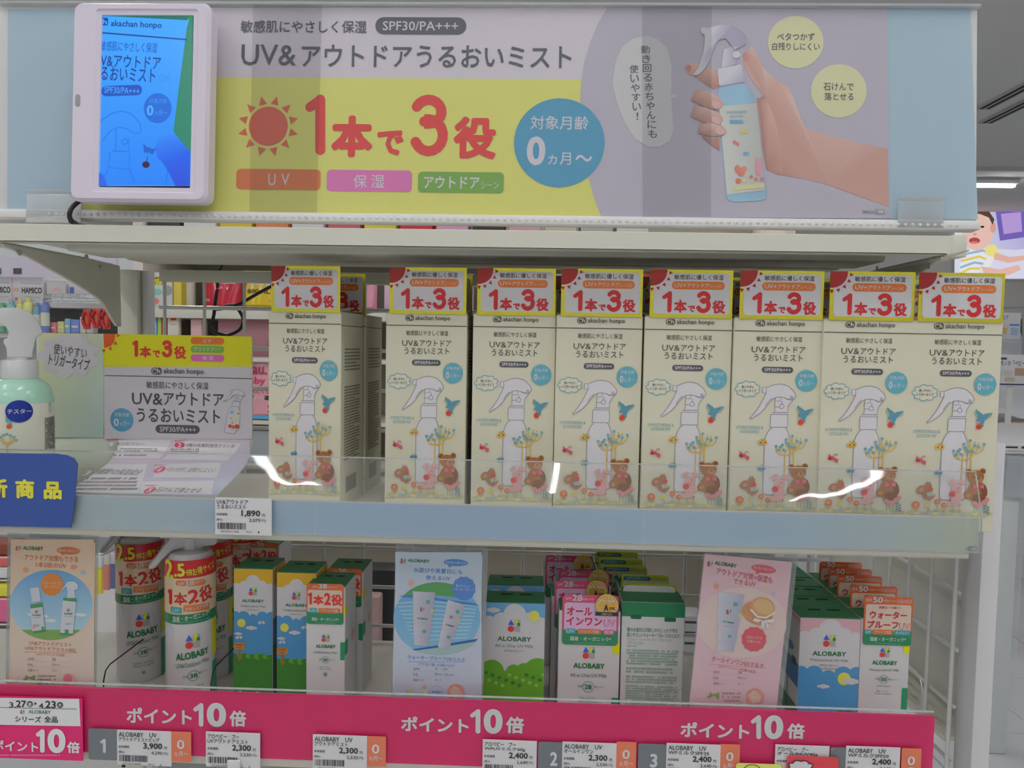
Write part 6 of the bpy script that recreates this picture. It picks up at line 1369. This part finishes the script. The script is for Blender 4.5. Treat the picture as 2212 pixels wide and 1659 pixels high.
def pouch(name, label, x0, y0, x1, y1, Y, col, draw, cat='refill pouch', group=None):
    p = at(x0, y1, Y); q = at(x1, y0, Y); w, h = q.x - p.x, q.z - p.z
    t = thing(name, label, cat, group, loc=(p.x, Y, p.z)); dp = .03
    f = lambda a, b: (w * a, -dp * (.18 + .82 * (1 - b)) * math.sin(math.pi * a) ** .6 * (1 if 0 < b < 1 else .4), h * b)
    mb = MB(); mb.grid(f, 12, 10); mb.grid(lambda a, b: (w * a, dp * (.18 + .82 * (1 - b)) * math.sin(math.pi * a) ** .6 * (1 if 0 < b < 1 else .4) + .0005, h * b), 12, 10)
    mb.build('pouch_film', mat('pouch_%02x%02x%02x' % col, c(*col, 190), .16), t, smooth=True)
    P = Print(lambda a, b_: (w * a / 100, h * (1 - b_ / 100)), 0, warp=lambda u, v, n: (u, f(max(.0, min(1, u / w)), max(0, min(1, v / h)))[1] - n - .002, v)); H2(P, w, h); draw(P); P.build('pouch_print', t, M_GLOSSP)
# --- shelf unit across the aisle, seen through the grid
YU = 1.50
xl, xr_ = at(292, 700, YU).x, at(1690, 1200, YU).x
zsh = at(500, 668, YU).z; zs2 = at(560, 928, YU).z; zs3 = at(500, 498, YU).z - .01
t = thing('aisle_shelf', 'beige shelf unit across the aisle seen through the wire grid', 'shelf unit', loc=(0, YU, 0))
M_BEI = mat('beige_panel', c(146, 140, 128, 190), .6)
MB().box(xl, xr_, .32, .34, .05, 1.78).build('back_panel', M_BEI, t)
zs2 = at(520, 905, YU + .02).z
for z in (zsh, at(540, 772, YU + .03).z, zs2, at(525, 1000, YU + .02).z, zs3, .74, .40): MB().box(xl, xr_, -.012, .32, z - (.028 if z == zsh else .012), z).build('shelf_board', M_METAL, t, bevel=.002)
for x in (xl, xr_ - .03): MB().box(x, x + .03, -.01, .34, 0, 1.78).build('side_board', mat('pale_pink_board', c(200, 186, 180, 190), .5), t, bevel=.002)
MB().box(xl + .03, xr_ - .03, .02, .03, .05, .37).build('kick_panel', M_BEI, t)
R_, Y_, WH = (178, 32, 52), (205, 172, 28), c(200, 195, 198)
bbox('step_pack', 'white and yellow boxed step toilet pack behind the grid by the left post', 'pack', 311, 588, 372, 666, YU, .12, (186, 186, 182), lambda P: (P.poly([(0, 18), (100, 5), (100, 26), (0, 45)], c(205, 190, 40), 1), P.text('ステップアップ', 5, 12, 80, 36, c(60, 60, 50), 2, .02), P.ell(45, 55, 20, 9, c(120, 180, 170), 1), P.ell(30, 80, 24, 10, c(205, 120, 110), 1), P.ell(85, 50, 14, 14, c(140, 140, 145), 1), P.scribble(10, 90, 90, 96, 1, INK, 1) if False else None))
bbox('yellow_sliver_pack', 'narrow yellow pack beside the step pack behind the grid', 'pack', 374, 590, 392, 664, YU, .1, (196, 178, 70))
t = thing('white_refill_bottle', 'white plastic refill bottle behind the grid next to the red pouch', 'bottle', loc=(at(407, 640, YU + .05).x, YU + .05, zsh))
r = .020; MB().lathe([(0, 0), (r * .9, 0), (r, .01), (r, .078), (r * .85, .092), (r * .5, .098), (r * .45, .112), (0, .112)], 24).build('bottle_body', mat('milky_plastic', c(196, 194, 178), .35), t, smooth=True)
pouch('red_refill_pouch', 'red natural herb refill pouch seen through the grid', 441, 586, 521, 667, YU + .04, R_, lambda P: (P.text('添加', 4, 12, 20, 30, WH, 2, .02), P.text('天然ハーブ', 30, 14, 88, 30, WH, 2, .02), P.poly([(40, 34), (88, 32), (88, 33), (40, 35)], WH, 2), P.text('配合', 42, 40, 58, 48, WH, 2), P.poly([(64, 38), (68, 50), (70, 50), (73, 38), (70, 44), (67, 44)], WH, 2), P.text('SOYA', 6, 74, 24, 82, WH, 2, .01)))
pouch('yellow_refill_pouch', 'yellow 880 millilitre refill pouch seen through the grid', 525, 586, 600, 667, YU + .04, Y_, lambda P: (P.poly([(5, 32), (10, 28), (90, 28), (95, 32), (95, 60), (90, 66), (10, 66), (5, 60)], c(185, 40, 50), 1), P.text('つめかえ用', 14, 32, 84, 42, WH, 2, .02), P.poly([(8, 46), (92, 46), (92, 62), (8, 62)], c(200, 190, 185), 2), P.text('880mL', 18, 48, 84, 60, INK, 3, .01), P.scribble(15, 76, 85, 84, 2, c(120, 95, 20), 2) if False else P.poly([(15, 78), (85, 78), (85, 79.5), (15, 79.5)], c(130, 100, 20), 2)))
for i, (x0, x1, col, lab) in enumerate(((606, 690, (190, 60, 70), 'rose refill pouch hidden behind the first mist carton'), (700, 770, (205, 150, 160), 'pale rose refill pouch behind the first mist carton'), (775, 815, (205, 130, 150), 'pink refill pack showing between the first two mist cartons'), (830, 985, (200, 170, 190), 'wide pale pink pack behind the second mist carton'), (995, 1024, (196, 160, 196), 'lilac pack showing left of the third mist carton'), (1040, 1180, (190, 180, 176), 'grey beige pack behind the third mist carton'), (1188, 1216, (150, 148, 150), 'grey striped pack showing left of the fourth mist carton'), (1230, 1370, (190, 186, 180), 'cream pack behind the fourth mist carton'), (1378, 1404, (190, 50, 50), 'red pack showing left of the fifth mist carton'))):
    pouch('hidden_pouch', lab, x0, 592, x1, 672, YU + .03 + .004 * i, col, lambda P: (P.text('©', 44, 68, 56, 76, WH, 2) if False else P.poly([(20, 30), (80, 30), (80, 33), (20, 33)], WH, 2)), 'refill pack', 'packs on the upper board across the aisle')
# packs on the board below
pk = (196, 140, 150)
bbox('pink_detergent_box', 'dusky pink detergent box behind the first mist carton, top one', 'pack', 470, 690, 640, 766, YU + .03, .1, (150, 105, 112), lambda P: (P.text('ふもことが', 62, 52, 90, 70, c(120, 50, 65), 1), P.text('つめか入', 68, 76, 90, 90, c(120, 50, 65), 1)), ground=at(540, 772, YU + .03).z)
pouch('baby_detergent_pouch', 'pink baby laundry refill pouch left of the first mist carton', 520, 772, 640, 905, YU + .02, pk, lambda P: (P.text('%', 24, 2, 32, 8, c(190, 60, 90), 2), P.text('Beau.', 0, 10, 50, 28, c(150, 40, 70), 2, .02), P.text('baby', 8, 32, 48, 46, c(190, 50, 85), 2, .02), P.text('洗たくせ', 22, 50, 58, 58, c(120, 40, 60), 2), P.poly([(15, 61), (60, 61), (60, 68), (15, 68)], c(70, 50, 50), 2), P.text('香タイプ', 20, 62, 50, 67, WH, 3), P.poly([(10, 76), (62, 76), (62, 80), (10, 80)], c(170, 40, 70), 2), P.poly([(10, 84), (62, 84), (62, 88), (10, 88)], c(170, 40, 70), 2), P.poly([(10, 92), (62, 92), (62, 98), (10, 98)], c(80, 150, 190), 2)))
bbox('grey_film_pack', 'grey film wrapped pack under the pink laundry pouch', 'pack', 525, 932, 650, 1000, YU + .02, .1, (140, 146, 150), None)
tb = [(320, (205, 110, 120)), (330, (120, 170, 200)), (340, (160, 180, 90)), (350, (200, 90, 60))]
for i, (x, col) in enumerate(tb):
    bbox('toothbrush_pack', '%s hanging toothbrush pack behind the grid under the step pack' % ('rose', 'light blue', 'green', 'orange')[i], 'pack', x, 678, x + 8, 726, YU + .01, .015, col, None, 'toothbrush packs behind the grid')
bbox('clear_blister_pack', 'white blister pack with red print right of the toothbrush packs', 'pack', 361, 676, 386, 730, YU + .01, .02, (192, 188, 176), lambda P: (P.poly([(30, 18), (80, 18), (80, 30), (30, 30)], c(190, 60, 60), 1), P.poly([(30, 44), (85, 44), (85, 47), (30, 47)], c(150, 140, 120), 1)))
bbox('pink_sponge', 'rounded pink sponge toy behind the grid left of the cable loop', 'toy', 410, 688, 436, 735, YU + .02, .05, (200, 160, 160), None, bev=.016)
# upper board packs seen in the slit under the sign
cols = [(60, 60, 60), (205, 200, 200), (196, 176, 60), (200, 120, 80), (205, 205, 205), (186, 90, 100), (200, 190, 60), (186, 50, 60), (205, 150, 180), (60, 45, 45), (196, 150, 165), (190, 180, 160), (170, 165, 160), (200, 196, 186)]
nmc = ['black', 'white', 'mustard', 'orange', 'bright white', 'rose', 'lemon', 'red', 'lilac pink', 'dark brown', 'dusty pink', 'beige', 'grey', 'ivory']
for i, col in enumerate(cols):
    x0 = 318 + i * 78; bbox('upper_pack', '%s pack on the upper board, seen in the slit under the sign' % nmc[i], 'pack', x0, 455, x0 + 70, 506, YU + .01, .12, col, None, 'packs on the uppermost board across the aisle', ground=zs3)
# low behind the grid: a dark block for the gap, and packs
bbox('dark_gap_block', 'black block added for the dark gap behind the wire grid', 'pack', 775, 1232, 856, 1480, .62, .05, (30, 29, 30), None, ground=.0)  # near-black block put where there is only a dark gap
bbox('rose_cloth_pack', 'clear wrapped rose patterned pack in front of the dark gap block', 'pack', 784, 1290, 820, 1400, .56, .03, (150, 125, 122), None, ground=.0)
bbox('form_box', 'white box with printed form lines behind the pink leaflet', 'pack', 1470, 1332, 1520, 1430, .60, .05, (150, 148, 150), lambda P: [P.poly([(10, 1 + i * 2.2), (80, 1 + i * 2.2), (80, 1.5 + i * 2.2), (10, 1.5 + i * 2.2)], INK, 1) for i in range(5)] and None, ground=.0)

# --- shelf unit at the left
YL = 1.95
t = thing('left_aisle_shelf', 'white hook and shelf unit far left behind the bracket', 'shelf unit', loc=(0, YL, 0))
xa, xb = at(-260, 600, YL).x, at(262, 600, YL).x
MB().box(xa, xb, .30, .32, .05, 1.72).build('back_panel', mat('pale_panel', c(180, 184, 184), .6), t)
zl1 = at(60, 652, YL).z; zl2 = at(60, 718, YL).z; zl3 = at(60, 576, YL).z
for z in (zl1, zl2, .95, .6): MB().box(xa, xb, -.01, .3, z - .02, z).build('shelf_board', M_WHITEP, t, bevel=.002)
MB().box(xa, xb, -.03, -.02, at(60, 600, YL).z, zl3 + .03).build('price_rail', mat('lilac_rail', c(190, 184, 205), .4), t)
for x in (-6, 38): p = at(x, 587, YL - .031); MB().box(p.x - .014, p.x + .014, -.033, -.031, p.z - .008, p.z + .012).build('dark_ticket', mat('dark_ticket_card', (.12, .12, .12), .5), t)
def ham(P): P.text('HAMICO', 32, 42, 96, 66, INK, 2, .03); P.ring(14, 52, 1, 1, .1, INK, 1) if False else P.ell(14, 52, 7, 7, c(205, 120, 120), 2); P.ell(14, 52, 4, 4, c(190, 188, 190), 3); P.poly([(30, 24), (95, 26), (95, 29), (30, 27)], c(150, 150, 150), 2); P.poly([(42, 78), (90, 79), (90, 82), (42, 81)], c(160, 160, 160), 2); P.poly([(0, 0), (3, 0), (3, 100), (0, 100)], c(205, 150, 155), 2); P.ell(14, 88, 5, 6, c(200, 90, 100), 2)
bbox('brush_box', 'white baby toothbrush box with black lettering at the left edge', 'box', -42, 596, 25, 651, YL, .05, (186, 184, 186), ham, 'white toothbrush boxes'); bbox('brush_box', 'white baby toothbrush box with black lettering beside the bracket edge', 'box', 26, 598, 93, 652, YL, .05, (188, 186, 188), ham, 'white toothbrush boxes')
bbox('pale_box', 'pale pink printed box left of the wire rack', 'box', 100, 605, 142, 636, YL, .05, (190, 184, 184), lambda P: P.ell(55, 65, 22, 14, c(205, 165, 160), 1)); bbox('blue_print_box', 'white box with blue print at the bracket edge', 'box', 148, 612, 175, 640, YL, .05, (184, 184, 190), lambda P: P.poly([(10, 30), (45, 30), (45, 85), (10, 85)], c(90, 100, 170), 1))
t = thing('wire_rack', 'chrome wire hook rack behind the bracket', 'rack', loc=(0, 0, 0)); M_CH = mat('chrome_wire', (.7, .7, .7), .25, metal=.8)
for (x0, y0, x1, y1) in ((97, 640, 215, 646), (118, 636, 210, 635), (97, 650, 222, 651)): MB().tube([at(x0, y0, YL - .04), at(x1, y1, YL - .04)], .0022, 6).build('bar', M_CH, t)
for i in range(5): MB().tube([at(120 + i * 16, 637, YL - .05), at(116 + i * 16, 644, YL - .1), at(122 + i * 16, 646, YL - .04)], .0018, 6).build('hook', M_CH, t)
its = [(-10, 660, 14, 690, (120, 170, 140), 'mint green tub'), (14, 655, 36, 690, (110, 165, 130), 'leaf green tub'), (36, 650, 56, 690, (120, 170, 175), 'aqua tub'), (57, 648, 72, 702, (190, 190, 110), 'pale lime bottle'), (72, 644, 92, 702, (196, 194, 120), 'lemon lime bottle'), (93, 655, 108, 700, (110, 150, 175), 'steel blue bottle'), (109, 648, 126, 706, (105, 120, 175), 'blue violet bottle'), (86, 692, 97, 716, (100, 155, 170), 'teal tin'), (98, 696, 122, 716, (205, 120, 125), 'coral pink tin'), (123, 694, 138, 716, (190, 190, 120), 'yellow green tin'), (139, 688, 151, 716, (130, 165, 190), 'sky blue tin'), (152, 690, 171, 716, (110, 130, 190), 'cornflower blue tin'), (172, 684, 185, 716, (192, 192, 190), 'white slim carton'), (186, 684, 202, 716, (194, 190, 190), 'white carton with pink corner')]
for (x0, y0, x1, y1, col, nm) in its:
    if y1 == 716: bbox('small_tin' if 'tin' in nm else 'small_carton', nm + ' on the lower left background board', 'pack', x0, y0, x1, y1, YL - .005, .03, col, lambda P: (P.poly([(15, 45), (85, 45), (85, 60), (15, 60)], WH, 1)), 'small packs on the left background shelf', ground=zl2)
    else:
        p = at((x0 + x1) / 2, y1, YL + .03); w_ = (at(x1, y1, YL + .03).x - at(x0, y1, YL + .03).x) / 2; h_ = at(x0, y0, YL + .03).z - zl2
        t = thing('care_bottle', nm + ' on the left background shelf', 'bottle', 'care bottles on the left background shelf', loc=(p.x, YL - .02, zl2))
        MB().lathe([(0, 0), (w_ * .95, 0), (w_, .004), (w_, h_ * .75), (w_ * .8, h_ * .84), (w_ * .45, h_ * .86), (w_ * .45, h_), (0, h_)], 16).build('bottle_body', mat('care_%02x%02x%02x' % col, c(*col), .3), t, smooth=True)
        MB().lathe([(w_ * 1.01, h_ * .2), (w_ * 1.01, h_ * .6)], 16).build('label', mat('care_label', c(190, 192, 180), .4), t, smooth=True)
for i, (x, y) in enumerate(((188, 690), (209, 688), (230, 690))):
    p = at(x, y, YL - .05); t = thing('red_teether_pack', 'red ring teether pack hanging behind the bracket, %s of three' % ('left', 'middle', 'right')[i], 'pack', 'red teether packs', loc=p)
    MB().box(-.013, .013, -.001, .001, -.034, .034).build('backing_card', mat('orange_card', c(190, 110, 70), .5), t); bm = MB(); bm.tube([(.012 * math.cos(a * math.pi / 8), -.006, .028 * math.sin(a * math.pi / 8)) for a in range(17)], .0052, 8, cap=False); bm.build('ring', mat('red_gloss_plastic', c(180, 36, 52), .25), t, smooth=True)
# --- hanging packs and low fixtures at the far left bottom
YH = .95
for i, (x, y, col, nm) in enumerate(((206, 1235, (196, 180, 60), 'yellow'), (222, 1228, (190, 120, 110), 'brick'), (236, 1226, (90, 100, 140), 'navy'), (250, 1220, (196, 140, 60), 'amber'))):
    p = at(x, y, YH + i * .05); t = thing('hanging_pack', nm + ' hanging pack with white header card beyond the left end of the shelf', 'pack', 'hanging packs beyond the left end', loc=p)
    MB().box(-.012, .016, -.004, .004, -.05, .01).build('pack', mat('hang_%s' % nm, c(*col), .3), t, bevel=.002); MB().box(-.013, .017, -.005, .005, .01, .035).build('header_card', M_WHITEP, t, bevel=.001)
t = thing('peg_stand', 'slim steel peg stand carrying the hanging packs beyond the left end', 'stand', loc=(at(262, 1200, 1.2).x + .03, 1.2, 0)); MB().box(-.01, .01, -.01, .01, 0, 1.2).build('post', M_METAL, t)
for i in range(4):
    p = at((206, 222, 236, 250)[i], (1235, 1228, 1226, 1220)[i], YH + i * .05); a_ = Vector((p.x - t.location.x, p.y - t.location.y, p.z + .03)); MB().tube([a_, Vector((a_.x, 0, a_.z)), Vector((0, 0, a_.z))], .002, 6).build('peg', M_CH, t)
bbox('floor_step', 'white low display plinth on the floor beyond the left end', 'plinth', 120, 1270, 262, 1380, 1.35, .5, (190, 188, 186), None, ground=0)
for i, (y0, y1, col, nm) in enumerate(((1175, 1200, (120, 60, 40), 'brown'), (1202, 1225, (190, 90, 90), 'coral'), (1226, 1250, (190, 190, 190), 'white'), (1262, 1290, (200, 190, 60), 'yellow'), (1292, 1345, (205, 90, 130), 'pink'), (1350, 1400, (60, 60, 65), 'charcoal'), (1405, 1450, (170, 160, 150), 'taupe'))):
    bbox('edge_pack', nm + ' pack stacked at the left picture edge behind the orange leaflet', 'pack', -50, y0, 16, y1, .62, .05, col, None, 'packs at the left picture edge', ground=at(0, y1, .62).z)
MB_ = thing('edge_rack', 'grey rack carrying the stacked packs at the left picture edge', 'rack', loc=(0, 0, 0))
for y in (1200.5, 1225.5, 1250.5, 1290.5, 1345.5, 1400.5, 1450.5): p = at(-50, y, .62); q = at(17, y, .62); MB().box(p.x, q.x, .62, .67, p.z - .003, p.z - .0008).build('rack_board', M_METAL, MB_)
p = at(-52, 1200, .62); MB().box(p.x - .006, p.x, .62, .67, 0, 1.12).build('rack_side', M_METAL, MB_)

# --- cot display at the right
YT = 1.74
t = thing('display_table', 'white display table with grey leg in plastic guard at the right', 'table', loc=(at(2132, 970, YT).x, YT, 0))
zt_ = at(2165, 957, YT).z
MB().box(0, 1.3, 0, .7, zt_ - .035, zt_).build('table_top', M_WHITEP, t, bevel=.004)
lx0, lx1 = at(2158, 1300, YT).x - t.location.x, at(2196, 1300, YT).x - t.location.x
MB().box(lx0, lx1, .01, .06, 0, zt_ - .035).build('leg', mat('grey_blue_leg', c(176, 180, 180), .35), t, bevel=.006)
MB().box(lx0 + 1.1, lx1 + 1.1, .6, .66, 0, zt_ - .035).build('leg', MATS['grey_blue_leg'], t, bevel=.006)
MB().box(lx0 - .004, lx1 + .05, -.01, -.004, zt_ - .17, zt_ - .04).build('plastic_guard', clear_mat('guard_plastic', veil=.45, veilcol=(.72, .78, .82), gloss=.08), t)
sheet(lx1 + .002, lx1 + .03, .03, .30, zt_ - .1).build('plastic_sheet', clear_mat('guard_sheet', veil=.3, veilcol=(.70, .76, .78), gloss=.05), t)
tk = MB().box(.045, .16, -.006, 0, zt_ - .022, zt_ - .004).build('price_label', MATS['ticket_paper'], t)
P = Print(lambda a, b: (.045 + a * .00115, zt_ - .004 - b * .00018)); P.text('25,900', 22, 25, 60, 75, INK, 2, .02) if False else P.poly([(8, 30), (40, 30), (40, 60), (8, 60)], INK, 1); P.poly([(50, 25), (80, 25), (80, 65), (50, 65)], INK, 1); P.y = -.006; P.V = [(x, -.0064, z) for x, _, z in P.V]; P.build('label_print', t)
YK = 2.75
X0 = at(2138, 900, YK).x
t = thing('baby_cot', 'wooden baby cot with white bedding at the right', 'cot', loc=(X0, YK, 0)); M_WOOD = mat('light_wood', c(178, 140, 95), .5, noise=.12, nscale=30)
z1, z0 = at(2170, 912, YK).z, at(2170, 952, YK).z
MB().box(0, 1.3, 0, .03, z1 - .03, z1).build('rail', M_WOOD, t, bevel=.003); MB().box(0, 1.3, 0, .03, z0 - .03, z0).build('rail', M_WOOD, t, bevel=.003)
for i in range(14): MB().box(.02 + i * .07, .036 + i * .07, .006, .022, z0, z1 - .03).build('slat', M_WOOD, t)
for x in (0, 1.25): MB().box(x, x + .05, 0, .05, 0, z1).build('leg', M_WOOD, t, bevel=.003)
zb1 = at(2170, 836, YK + .1).z
def quilt(a, b): return (.03 + 1.2 * a, .04 + .55 * b, z1 - .01 + (zb1 - z1) * min(1, (b * 3.2 + .12) ** .7) * (1 + .05 * math.sin(a * 23 + b * 9)) + .012 * math.sin(a * 40 + 3 * math.sin(b * 6)))
MB().grid(quilt, 60, 24).build('quilt', mat('white_cotton', (.78, .79, .82), .8, bump=.3, nscale=60), t, smooth=True)
MB().box(.0, 1.3, .03, .62, z0 - .02, z1 - .02).build('mattress', MATS['white_cotton'], t, bevel=.01)
def pan(label, x0, y0, x1, y1, Y, draw, name='cot_sign'):
    fr = Frame(at((x0 + x1) / 2, (y0 + y1) / 2, Y)); t = thing(name, label, 'sign', M=fr.M); a = fr.uv(x0, y1); b = fr.uv(x1, y0)
    MB().box(a[0], b[0], 0, .006, a[1], b[1]).build('board', M_WHITEP, t, bevel=.002); P = Print(fr.uv); draw(P); P.build('panel_print', t)
    MB().box((a[0] + b[0]) / 2 - .01, (a[0] + b[0]) / 2 + .01, .008, .02, -fr.M.translation.z, b[1]).build('stand', M_WIRE, t)
nv = c(50, 65, 120)
pan('white question panel on a stand above the cot', 2090, 676, 2206, 731, 3.43, lambda P: (P.text('いいの？', 2140, 681, 2178, 690, nv, 2, .01), P.rect(2158, 700, 2178, 728, c(185, 180, 172), 1), P.rect(2181, 700, 2202, 728, c(170, 185, 205), 1), P.rect(2181, 700, 2202, 704, c(80, 120, 180), 2), P.rect(2161, 708, 2175, 722, c(185, 160, 120), 2), P.scribble(2184, 708, 2200, 724, 5, c(110, 130, 160), 2)))
pan('white baby cot catchphrase panel leaning before the bedding', 2085, 768, 2290, 832, 2.64, lambda P: (P.rect(2159, 772, 2175, 777, c(60, 70, 110), 1), P.text('一生モノの「ベビー', 2146, 778, 2214, 790, nv, 2, .015), P.rect(2192, 795, 2214, 812, c(160, 135, 110), 1), P.rect(2150, 800, 2165, 812, c(175, 178, 182), 1), P.rect(2168, 800, 2186, 812, c(180, 176, 170), 1), P.rect(2170, 815, 2192, 824, c(170, 160, 145), 1), P.rect(2085, 829, 2290, 832, c(40, 50, 90), 1)))
t = thing('display_rack', 'grey wire display frame around the question panel', 'rack', loc=(0, 0, 0))
MB().tube([at(2120, 665, 3.52), at(2210, 664, 3.52), at(2212, 730, 3.52), Vector((at(2206, 940, 3.52).x, 3.52, 0))], .008, 6).build('frame_tube', mat('grey_tube', (.4, .41, .42), .4), t); MB().tube([at(2204, 690, 3.54), at(2230, 760, 3.54)], .02, 6).build('dark_post', mat('dark_post', (.12, .12, .13), .5), t)
bbox('white_cushion_box', 'white quilted bumper behind the catchphrase panel', 'bedding', 2120, 735, 2230, 900, 3.6, .2, (188, 190, 196), None, bev=.05, ground=0)
